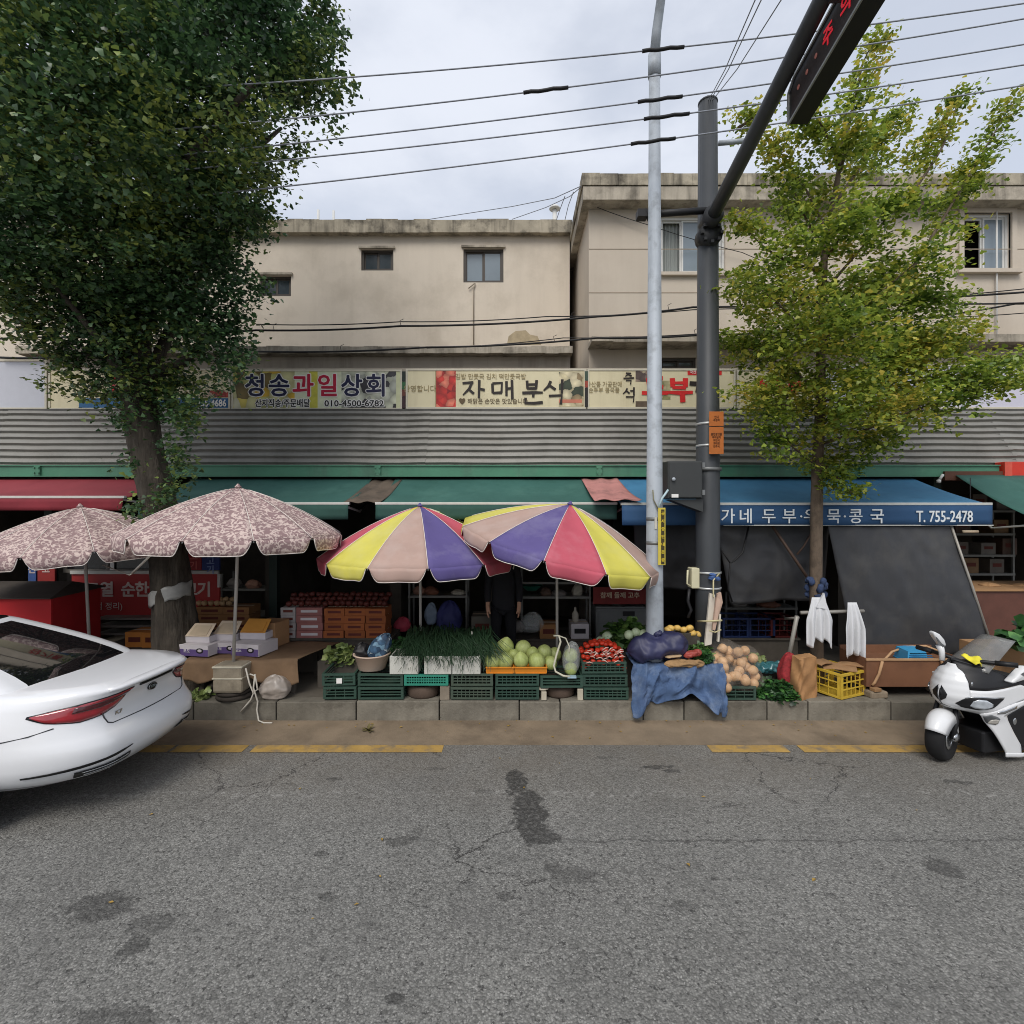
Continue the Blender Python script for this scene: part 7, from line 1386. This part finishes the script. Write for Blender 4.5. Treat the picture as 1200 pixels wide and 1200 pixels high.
for ins, z, in ((.05, 1.012), (.14, 1.022), (.30, 1.03)):                        # shoulder and deck, drawn in
    w_ = CW / 2 - .11 - ins; L = outline(w_, .03 + ins * 1.05, CL - 1.1 - ins, .5, .3, .08); rings.append([(x, y, z) for x, y in L] + [(x, -y, z) for x, y in reversed(L[1:-1])])
mb = MB(); n = len(rings[0]); mb.add([p for r in rings for p in r], [(i * n + j, i * n + (j + 1) % n, (i + 1) * n + (j + 1) % n, (i + 1) * n + j) for i in range(len(rings) - 1) for j in range(n)] + [tuple((len(rings) - 1) * n + j for j in range(n))], True)
def smooth_top(v):                                                               # bonnet falls away forward
    x, y, z = v
    if z > .6 and x > 3.2: z -= (z - .6) * .45 * min(1, (x - 3.2) / 1.6) ** 1.3
    return (x, y, z)
mb.v = [smooth_top(v) for v in mb.v]; mb.build('body', paint, CAR)
# glasshouse
def gh(z):
    t = (z - 1.0) / .41
    return .64 - .0 + 1.25 * t ** 1.35, 3.75 - 1.1 * t ** 1.1, .70 - .16 * t ** 1.15
gz = [1.0, 1.04, 1.09, 1.145, 1.20, 1.25, 1.30, 1.335, 1.36]
GR = []
for z in gz: xr_, xf, w_ = gh(z); L = outline(w_, xr_, xf, .26, .16, .10); GR.append([(x, y, z) for x, y in L] + [(x, -y, z) for x, y in reversed(L[1:-1])])
for ins, z in ((.05, 1.385), (.14, 1.403), (.28, 1.415)):
    xr_, xf, w_ = gh(1.36); L = outline(w_ - ins, xr_ + ins * 1.4, xf - ins, .24, .15, .08); GR.append([(x, y, z) for x, y in L] + [(x, -y, z) for x, y in reversed(L[1:-1])])
n = len(GR[0]); H2 = len(outline(1, 0, 4, .2, .2, 0)); mbp = MB(); mbg = MB(); mbr = MB()
V = [p for r in GR for p in r]
def seg(j): return j if j < H2 - 1 else n - 1 - j            # index of the edge on the half outline
fp, fg, fr = [], [], []
for i in range(len(GR) - 1):
    for j in range(n):
        f = (i * n + j, i * n + (j + 1) % n, (i + 1) * n + (j + 1) % n, (i + 1) * n + j); s_ = seg(j)
        if i >= len(gz) - 1: (fp if i == len(gz) - 1 else fr).append(f)
        elif s_ <= 8: fg.append(f)
        elif s_ <= 18: fp.append(f)
        elif s_ <= 31 and 1 <= i <= 6: fg.append(f)
        elif s_ >= 35 and i <= 7: fg.append(f)
        else: fp.append(f)
fr.append(tuple((len(GR) - 1) * n + j for j in range(n)))
for m_, fs, nm, mt_ in ((mbp, fp, 'roof_pillars', paint), (mbg, fg, 'window_glass', glassd), (mbr, fr, 'roof', glassd)):
    m_.add(V, fs, True); me_o = m_.build(nm, mt_, CAR)
    bm = bmesh.new(); bm.from_mesh(me_o.data); bmesh.ops.delete(bm, geom=[v for v in bm.verts if not v.link_faces], context='VERTS'); bm.to_mesh(me_o.data); bm.free()
for sd in (-1, 1):                                              # pale roof rail along the edge of the dark roof
    mb = MB(); pts = []
    for z in (1.04, 1.12, 1.2, 1.28, 1.33, 1.355): xr_, xf, w_ = gh(z); L = outline(w_, xr_, xf, .26, .16, .10); pts.append((L[9][0] - .004, L[9][1] * sd, z + .002))
    xr_, xf, w_ = gh(1.36); pts += [(xr_ + .16 + k * .3, (w_ - .09) * sd, 1.392) for k in range(4)]
    pass
# ducktail lip along the boot edge
mb = MB()
S_ = [20 - i for i in range(21)]; lip = [bp(s_ * .62, .985, -1) for s_ in S_] + [bp(s_ * .62, .985, 1) for s_ in range(1, 21)]
vs = []
for k, p in enumerate(lip):
    e = abs(k - 20) / 20; h_ = .015 * (1 - e ** 4); vs += [p + Vector((.002, 0, -.012)), p + Vector((-.018 * (1 - e ** 4) - .004, 0, .004 + h_ * .5)), p + Vector((.02, 0, .012 + h_)), p + Vector((.14, 0, .024))]
mb.add(vs, [(k * 4 + a, k * 4 + a + 1, (k + 1) * 4 + a + 1, (k + 1) * 4 + a) for k in range(len(lip) - 1) for a in range(3)], True); mb.build('boot_lip', paint, CAR, solid=.004)
def patch(name, m, poly_lo, poly_hi, side, off=.006, n_=20, k=4, parent=CAR):
    """panel lying on the body between two curves given as (s, z)"""
    def cv(p, t):
        t *= len(p) - 1; i = min(int(t), len(p) - 2); f = t - i; return (p[i][0] + (p[i + 1][0] - p[i][0]) * f, p[i][1] + (p[i + 1][1] - p[i][1]) * f)
    mb = MB()
    def fn(u, v):
        a, b_ = cv(poly_lo, u), cv(poly_hi, u); return bp(a[0] + (b_[0] - a[0]) * v, a[1] + (b_[1] - a[1]) * v, side, off)
    mb.grid(fn, n_, k); return mb.build(name, m, parent, solid=.004)
for sd in (-1, 1):
    tl_ = patch('tail_lamp', redl, [(16.6, .868), (15.4, .82), (13.4, .79), (11.6, .805), (9.8, .84), (8.5, .90), (8.1, .945)], [(16.6, .874), (15.2, .90), (13.2, .925), (11.4, .938), (9.2, .947), (8.1, .951)], sd)
    patch('inner_lens', redd, [(14, .86), (12, .865), (9.6, .89), (8.4, .915)], [(14, .90), (12, .915), (9.6, .93), (8.4, .94)], sd, .0105, parent=tl_)
    patch('lamp_trim', blk, [(16.8, .864), (15.4, .813), (13.4, .783), (11.6, .798), (9.6, .833), (8.2, .893), (7.7, .945)], [(16.8, .879), (15.2, .907), (13.2, .932), (11.4, .945), (9.2, .954), (7.7, .957)], sd, .003)
    mb = MB(); mb.tube([bp(s_, z, sd, .003) for s_, z in ((11.4, .82), (11.2, .775), (10.8, .73), (10.2, .712), (6, .71), (3, .708), (0, .708))], .0055, 5); mb.build('boot_gap', seam_m, CAR)
    mb = MB(); mb.tube([bp(s_, z, sd, .0015) for s_, z in ((15, .776), (16.5, .74), (18, .715), (20.5, .70))], .0045, 5); mb.build('bumper_gap', seam_m, CAR)
    patch('bumper_groove', blk, [(17.5, .43), (14, .45), (10.6, .475), (8, .50)], [(17.5, .442), (14, .472), (10.6, .497), (8, .505)], sd, .003)
    ex = patch('exhaust_trim', blk, [(14, .365), (11.4, .37), (8.6, .385)], [(14.3, .425), (11.4, .435), (8.2, .45)], sd, .006)
    patch('exhaust_rim', chrome, [(13.4, .378), (11.4, .38), (9.3, .392)], [(13.4, .39), (11.4, .392), (9.3, .404)], sd, .012, parent=ex); patch('exhaust_rim', chrome, [(13.7, .412), (11.4, .42), (8.8, .435)], [(13.8, .42), (11.4, .428), (8.6, .442)], sd, .012, parent=ex)
mb = MB()
lb_ = [bp(s_ * .5, .955, -1, .004) for s_ in range(12, 0, -1)] + [bp(s_ * .5, .955, 1, .004) for s_ in range(13)]
mb.tube(lb_, .012, 6); mb.build('lamp_strip', blk, CAR)
# oval emblem, letters on it, and the letters low on the boot
ec = bp(0, .875, 1, .004); ang = 0
EM = MB(); EM.M = Matrix.Translation(ec) @ Matrix.Rotation(R(-90), 4, 'Y'); EM.lathe([(.0, .009), (.05, .009), (.055, .006), (.056, 0)], 24, sy=1.0, sx=.56); em = EM.build('emblem', blk, CAR)
EM = MB(); EM.M = Matrix.Translation(ec + Vector((-.008, 0, 0))) @ Matrix.Rotation(R(-90), 4, 'Y'); EM.lathe([(.046, .0), (.046, .004), (.051, .004), (.051, 0)], 24, sx=.56); EM.build('emblem_ring', chrome, em)
text('KIA', .036, chrome, em, tuple(ec + Vector((-.011, 0, 0))), rot=(R(90), 0, R(-90)), bold=.02, sx=1.1, world=False)
kp = bp(9.0, .775, 1, .006); text('K7', .042, chrome, CAR, tuple(kp), rot=(R(90), 0, R(-100)), bold=.03, sx=1.3, world=False)
# under side, wheels
mb = MB(); mb.bx(1.2, CL - .6, -.56, .56, .20, .34); mb.build('underbody', blk, CAR)
def wheel(x, y, r=.335, w_=.23):
    mb = MB(); mb.M = Matrix.Translation((x, y, r)) @ Matrix.Rotation(R(90), 4, 'X'); mb.lathe([(r * .66, -w_ / 2), (r * .94, -w_ / 2), (r, -w_ * .36), (r, w_ * .36), (r * .94, w_ / 2), (r * .66, w_ / 2)], 32); o = mb.build('wheel', rubm, CAR)
    mb = MB(); mb.M = Matrix.Translation((x, y + (.075 if y > 0 else -.075), r)) @ Matrix.Rotation(R(90), 4, 'X'); mb.lathe([(0, -.02), (r * .2, -.02), (r * .64, -.03), (r * .67, .02), (0, .02)], 32)
    for k in range(5): a = k * 2 * math.pi / 5; mb.box((math.cos(a) * r * .38, math.sin(a) * r * .38, .0), (r * .5, .05, .07), (0, 0, a))
    mb.build('rim', chrome, o)
for x in (1.12, 3.85):
    for y in (-.69, .69): wheel(x, y)
    for sd in (-1, 1): mb = MB(); mb.M = Matrix.Translation((x, sd * .79, .335)) @ Matrix.Rotation(R(90), 4, 'X'); mb.lathe([(.0, -.03), (.37, -.03), (.38, 0), (.37, .03), (0, .03)], 32); mb.build('wheel_arch', blk, CAR)
AN = MB(); AN.prism([(1.95, 0, 1.405), (2.16, 0, 1.408), (2.02, 0, 1.46), (1.965, 0, 1.465)], (0, .03, 0)); AN.build('shark_fin_aerial', mat('silver_fin', (160, 162, 164), .3, metal=.3), CAR)
for sd in (-1, 1): mb = MB(); mb.blob((3.1, sd * .9, .98), (.09, .12, .08), 12, 8); mb.build('door_mirror', paint, CAR); patch('headlamp', mat('head_lamp_lens', (190, 196, 200), .1, coat=1), [(43, .62), (46, .62)], [(43, .70), (46, .72)], sd)

# ------------------------------------------------------------------ white scooter at the right edge (local x runs backwards from the front wheel, -y is the near side)
SRZ = R(13); SC = thing('scooter', 'white scooter with black dash, front wheel turned, at the right edge', 'scooter', (4.17, 4.97, 0), SRZ)
spaint = mat('white_scooter_paint', (216, 217, 218), .3, var=.015, coat=.5); sblk = mat('black_scooter_plastic', (24, 24, 26), .5, var=.15); sgrey = mat('grey_scooter_plastic', (92, 94, 96), .5, var=.25, scale=14)
K_ = .00141
def uz(c): return ((c[0] - 400) * K_, (1025 - c[1]) * K_)         # side view drawing units to metres
NOSE = [(.40, .14), (.50, .06), (.525, .035), (.57, -.012), (.64, -.035), (.70, -.022), (.77, .0), (.85, .04), (.90, .11), (.96, .13)]
def hw(u, z):
    n0 = interp(NOSE, z); t = max(0, min(1, (u - n0) / .36)); w_ = .245 * (1 - (1 - t) ** 2.2) ** .62
    if z > .72: w_ *= 1 - .55 * ((z - .72) / .28) ** 1.6 if z < 1.0 else .45
    if z < .55: w_ *= 1 - .12 * (.55 - z) / .45
    return w_
def cvp(p, t):
    t *= len(p) - 1; i = min(int(t), len(p) - 2); f = t - i; return (p[i][0] + (p[i + 1][0] - p[i][0]) * f, p[i][1] + (p[i + 1][1] - p[i][1]) * f)
def spanel(name, m, lo, hi, off=0, parent=None, nu=28, nv=8, th=.012, sides=(-1, 1)):
    for sd in sides:
        mb = MB()
        def fn(u, v):
            a, b_ = uz(cvp(lo, u)), uz(cvp(hi, u)); x, z = a[0] + (b_[0] - a[0]) * v, a[1] + (b_[1] - a[1]) * v; return Vector((x, sd * (hw(x, z) + off), z))
        mb.grid(fn, nu, nv); o = mb.build(name, m, parent or SC, solid=th)
    return o
spanel('cowl_side', spaint, [(468, 659), (540, 668), (620, 656), (760, 616), (960, 575), (1100, 560)], [(468, 513), (560, 513), (700, 506), (850, 490), (1100, 600)])
mb = MB()
def cfr(u, v):
    t = (u - .5) * 2; z = .515 + .41 * v; n0 = interp(NOSE, z); xb = .1 if z < .72 else .1 + .03 * (z - .72) / .2
    x = n0 + (xb - n0) * abs(t) ** 1.7; return Vector((x, math.copysign(hw(x, z), t) if abs(t) > 1e-6 else 0, z))
mb.grid(cfr, 40, 22); mb.build('cowl_front', spaint, SC, solid=.012)
spanel('dash_side', sblk, [(474, 512), (560, 511), (700, 503), (850, 488), (960, 520)], [(488, 348), (560, 366), (640, 385), (740, 430), (960, 480)], -.004)
mb = MB()
def dtop(u, v):
    x, z = uz(cvp([(478, 346), (488, 346), (560, 364), (640, 383), (740, 428), (960, 478)], u)); return Vector((x, (v - .5) * 2 * (hw(x, z) + .004), z + .02 * (1 - (2 * v - 1) ** 2)))
mb.grid(dtop, 16, 10); mb.build('dash_top', sblk, SC, solid=.01)
spanel('nose_grille', sblk, [(370, 586), (377, 604), (386, 612)], [(370, 562), (376, 535), (388, 510)], .012, nu=8, nv=4)
spanel('leg_strip', spaint, [(540, 672), (590, 730), (640, 796), (700, 885), (742, 945), (748, 972)], [(760, 612), (722, 690), (738, 724), (800, 815), (870, 905), (884, 984)], .004)
spanel('leg_strip_top', spaint, [(700, 690), (760, 668), (860, 630), (1100, 590)], [(690, 636), (760, 614), (860, 596), (1100, 556)], .006, nv=3)
spanel('well_panel', sblk, [(880, 955), (960, 958), (1150, 958)], [(720, 700), (850, 640), (1150, 600)], -.03)
spanel('floor_edge', spaint, [(744, 974), (860, 988), (1000, 994), (1150, 994)], [(742, 945), (880, 962), (1000, 966), (1150, 966)], .006, nv=3)
hl = spanel('headlamp', sblk, [(416, 612), (440, 632), (520, 642), (600, 622), (682, 570)], [(430, 578), (456, 556), (520, 554), (600, 560), (682, 562)], .014, th=.006)
for sd in (-1, 1):
    lens = mat('scooter_head_lens', (170, 176, 182), .08, var=.3, scale=12, spec=.9, coat=1)
    spanel('lens', lens, [(466, 616), (490, 630), (540, 634), (590, 614)], [(474, 580), (500, 566), (545, 570), (590, 596)], .020, hl if sd == -1 else None, 12, 5, .004, sides=(sd,)) if sd == -1 else None
    mb = MB(); mb.tube([Vector((uz(c)[0], sd * (hw(*uz(c)) + .018), uz(c)[1])) for c in ((440, 566), (470, 554), (520, 551), (600, 557), (684, 560))], .006, 6); mb.build('chrome_line', chrome, SC)
    mb = MB(); mb.tube([Vector((uz(c)[0], sd * (hw(*uz(c)) + .003), uz(c)[1])) for c in ((372, 585), (384, 616), (410, 643), (452, 660), (540, 672), (660, 650), (800, 610), (960, 572))], .006, 6); mb.build('cowl_edge_line', sgrey, SC)  # thin grey line along the lower edge of the cowl
    q = uz((835, 745)); mb = MB(); mb.blob((q[0], sd * (hw(*q) - .024), q[1]), (.024, .006, .034), 12, 7); mb.build('round_badge', chrome, SC)
    q = uz((494, 476)); mb = MB(); mb.blob((q[0], sd * (hw(*q) + .0), q[1]), (.016, .006, .022), 10, 6); mb.build('cap', chrome, SC)
spanel('side_vent', sgrey, [(560, 688), (600, 738), (650, 748)], [(600, 672), (650, 690), (668, 704)], .008, nu=8, nv=4); spanel('chrome_vent', chrome, [(640, 668), (700, 668), (800, 640)], [(640, 654), (700, 646), (804, 622)], .010, nu=8, nv=3)
spanel('indicator', mat('amber_clear_lens', (170, 166, 158), .1, var=.3, scale=18, coat=1), [(604, 740), (640, 744), (660, 738)], [(612, 712), (640, 706), (662, 712)], .012, nu=6, nv=3)
mb = MB(); mb.bx(.30, 1.0, -.16, .16, .09, .30); mb.build('engine_tunnel', sblk, SC, bevel=.02)
mb = MB(); mb.grid(lambda u, v: Vector((.42 + .22 * (1 - u), (v - .5) * .40, .12 + .62 * u)), 10, 4); mb.build('inner_shield', sblk, SC, solid=.02)
mb = MB(); mb.bx(.62, 1.06, -.20, .20, .10, .13); mb.build('footboard', sblk, SC)
def rings_mesh(name, rs, m, parent=SC, n_=24, sub=1):
    mb = MB(); vs = []
    for z, xf, xb, w_, sh in rs:
        for j in range(n_): a = 2 * math.pi * j / n_; s_ = math.sin(a); vs.append(((xf + xb) / 2 + (xb - xf) / 2 * math.cos(a), w_ * math.copysign(abs(s_) ** sh, s_), z))
    k = len(rs); mb.add(vs, [(i * n_ + j, i * n_ + (j + 1) % n_, (i + 1) * n_ + (j + 1) % n_, (i + 1) * n_ + j) for i in range(k - 1) for j in range(n_)] + [tuple(range(n_ - 1, -1, -1)), tuple(range((k - 1) * n_, k * n_))], True); return mb.build(name, m, parent, subsurf=sub)
rings_mesh('rear_body', [(.24, 1.0, 1.3, .15, .7), (.34, .98, 1.75, .19, .7), (.5, .98, 1.88, .21, .7), (.62, 1.0, 1.92, .20, .7), (.66, 1.02, 1.88, .17, .8)], spaint); rings_mesh('seat', [(.65, .98, 1.85, .17, .7), (.70, .96, 1.84, .18, .7), (.76, .98, 1.80, .165, .7), (.78, 1.04, 1.7, .12, .8)], sblk)
def swheel(M, r=.225, w_=.15):
    mb = MB(); mb.M = M @ Matrix.Rotation(R(90), 4, 'X'); mb.lathe([(r * .60, -w_ * .40), (r * .84, -w_ / 2), (r * .95, -w_ * .32), (r, -w_ * .1), (r, w_ * .1), (r * .95, w_ * .32), (r * .84, w_ / 2), (r * .60, w_ * .40)], 32); o = mb.build('wheel', rubm, SC)
    mb = MB(); mb.M = M @ Matrix.Rotation(R(90), 4, 'X'); mb.lathe([(r * .54, -.04), (r * .61, -.05), (r * .61, .05), (r * .54, .04), (r * .54, -.04)], 32)
    for k in range(5): a = k * 2 * math.pi / 5; mb.box((math.cos(a) * r * .3, math.sin(a) * r * .3, 0), (r * .54, .03, .03), (0, 0, a))
    mb.lathe([(0, -.05), (.04, -.05), (.04, .05), (0, .05)], 14); mb.build('rim', sgrey, o)
    mb = MB(); mb.M = M @ Matrix.Rotation(R(90), 4, 'X'); mb.lathe([(.05, .062), (.105, .062), (.105, .066), (.05, .066), (.05, .062)], 24); mb.build('brake_disc', chrome, o)
swheel(Matrix.Translation((1.42, 0, .225)))
# everything that steers is turned towards the road
ST_ = Matrix.Rotation(R(20), 4, 'Z'); swheel(ST_ @ Matrix.Translation((0, 0, .225)))
mb = MB(); mb.M = ST_
def mud(u, v):
    a = R(40 + 152 * u); t = (v - .5) * 2; w_ = .102 * (.72 + .28 * math.sin(math.pi * min(1, .12 + u))); e = math.sqrt(max(0, 1 - abs(t) ** 2.2)); rr_ = .262 - .125 * (1 - e) * (1 - .3 * u)
    return Vector((-math.cos(a + R(-14)) * rr_ * 1.04, t * w_, .222 + math.sin(a + R(-14)) * rr_))
mb.grid(mud, 26, 14); mb.build('mudguard', spaint, SC, solid=.006)
mb = MB(); mb.M = ST_
for sd in (-1, 1): mb.tube([(.0, sd * .085, .225), (.08, sd * .09, .38), (.13, sd * .06, .56)], .021, 8)
mb.build('fork', sblk, SC)
mb = MB(); mb.M = ST_ @ Matrix.Translation((.05, -.095, .24)); mb.blob((0, 0, 0), (.06, .025, .045), 12, 8, .1); mb.build('brake_caliper', chrome, SC)
for sd in (-1, 1):
    Hm = Matrix.Translation((.22, 0, 0)) @ ST_
    mb = MB(); mb.M = Hm; mb.tube([(.05, 0, .93), (.06, sd * .15, .96), (.12, sd * .34, .97)], .018, 8); mb.build('handlebar', sblk, SC)
    mb = MB(); mb.M = Hm; mb.tube([(.09, sd * .24, .965), (.14, sd * .39, .97)], .024, 10); mb.build('grip', sblk, SC)
MI = MB(); qs = [uz(c) for c in ((402, 152), (420, 150), (460, 168), (500, 205), (518, 245), (505, 262), (470, 250), (430, 205), (408, 175))]
MI.prism([(x + .07, .13, z - .035) for x, z in qs], (.03, .075, 0), True); mr_ = MI.build('mirror', spaint, SC, bevel=.012, subsurf=0)
mb = MB(); mb.prism([(x + .07, .128, z - .035) for x, z in [uz(c) for c in ((414, 180), (430, 190), (470, 232), (505, 254), (480, 258), (440, 222))]], (.0, -.004, 0)); mb.build('mirror_grey_patch', sgrey, mr_)  # grey area of the white mirror shell, laid on as a plate
mb = MB(); a, b_, c_ = [uz(c) for c in ((482, 250), (494, 300), (500, 345))]; mb.tube([(a[0] + .07, .16, a[1] - .035), (b_[0] + .07, .15, b_[1] - .035), (c_[0] + .04, .13, c_[1] - .05)], [.034, .026, .024], 10); mb.build('stalk', spaint, mr_)
MI = MB(); qs = [uz(c) for c in ((712, 456), (760, 420), (810, 385), (850, 360), (900, 366), (1010, 405), (1010, 440), (900, 440), (800, 452), (730, 464))]
MI.prism([(x, -.22, z) for x, z in qs], (.02, -.07, 0), True); mr2 = MI.build('mirror', spaint, SC, bevel=.014)
mb = MB(); mb.prism([(x, -.292, z) for x, z in [uz(c) for c in ((800, 402), (850, 385), (920, 396), (900, 412), (820, 416))]], (0, -.004, 0)); mb.build('mirror_grey_patch', sgrey, mr2)  # grey plate on the near mirror shell
mb = MB(); mb.tube([(uz((860, 440))[0], -.25, uz((860, 445))[1]), (uz((800, 470))[0], -.2, uz((800, 490))[1])], .02, 8); mb.build('stalk', sblk, mr2)
mb = MB()
def scr(u, v): a = (u - .5) * 2; w_ = .20 - .05 * v; return Vector((.20 + .42 * v + .10 * a * a, a * w_, .90 + .27 * v - .03 * a * a))
mb.grid(scr, 14, 10); mb.build('windscreen', mat('smoky_screen', (128, 128, 126), .15, var=.25, scale=5, alpha=.6, spec=.8), SC, solid=.005)
rag = MB(); rag.grid(lambda u, v: Vector(((u - .5) * .24, (v - .5) * .15, .025 * math.sin(u * 11) * math.sin(v * 7 + 1) + .03 * (1 - (2 * u - 1) ** 2) * (1 - (2 * v - 1) ** 2))), 16, 10)
q = uz((640, 372)); o = rag.build('rag', mat('yellow_rag', (216, 204, 60), .9, var=.15, scale=8), loc=wm(SC) @ Vector((q[0], -.08, q[1] + .03)), solid=.006); o.rotation_euler = (R(22), R(10), SRZ); tag(o, 'bright yellow rag lying on the scooter dash', 'rag')
# greenery behind the scooter at the frame edge
leafheap('leaf_bundle', 'long green leaves behind the scooter at the right edge', (5.75, 5.7, .95), (.22, .2, .16), 90, .16, ld)
solidbox('leaf_crate', 'brown crate under the long green leaves at the right edge', 'crate', (5.75, 5.75 + .35, .22), (.5, .4, .62), cardb)
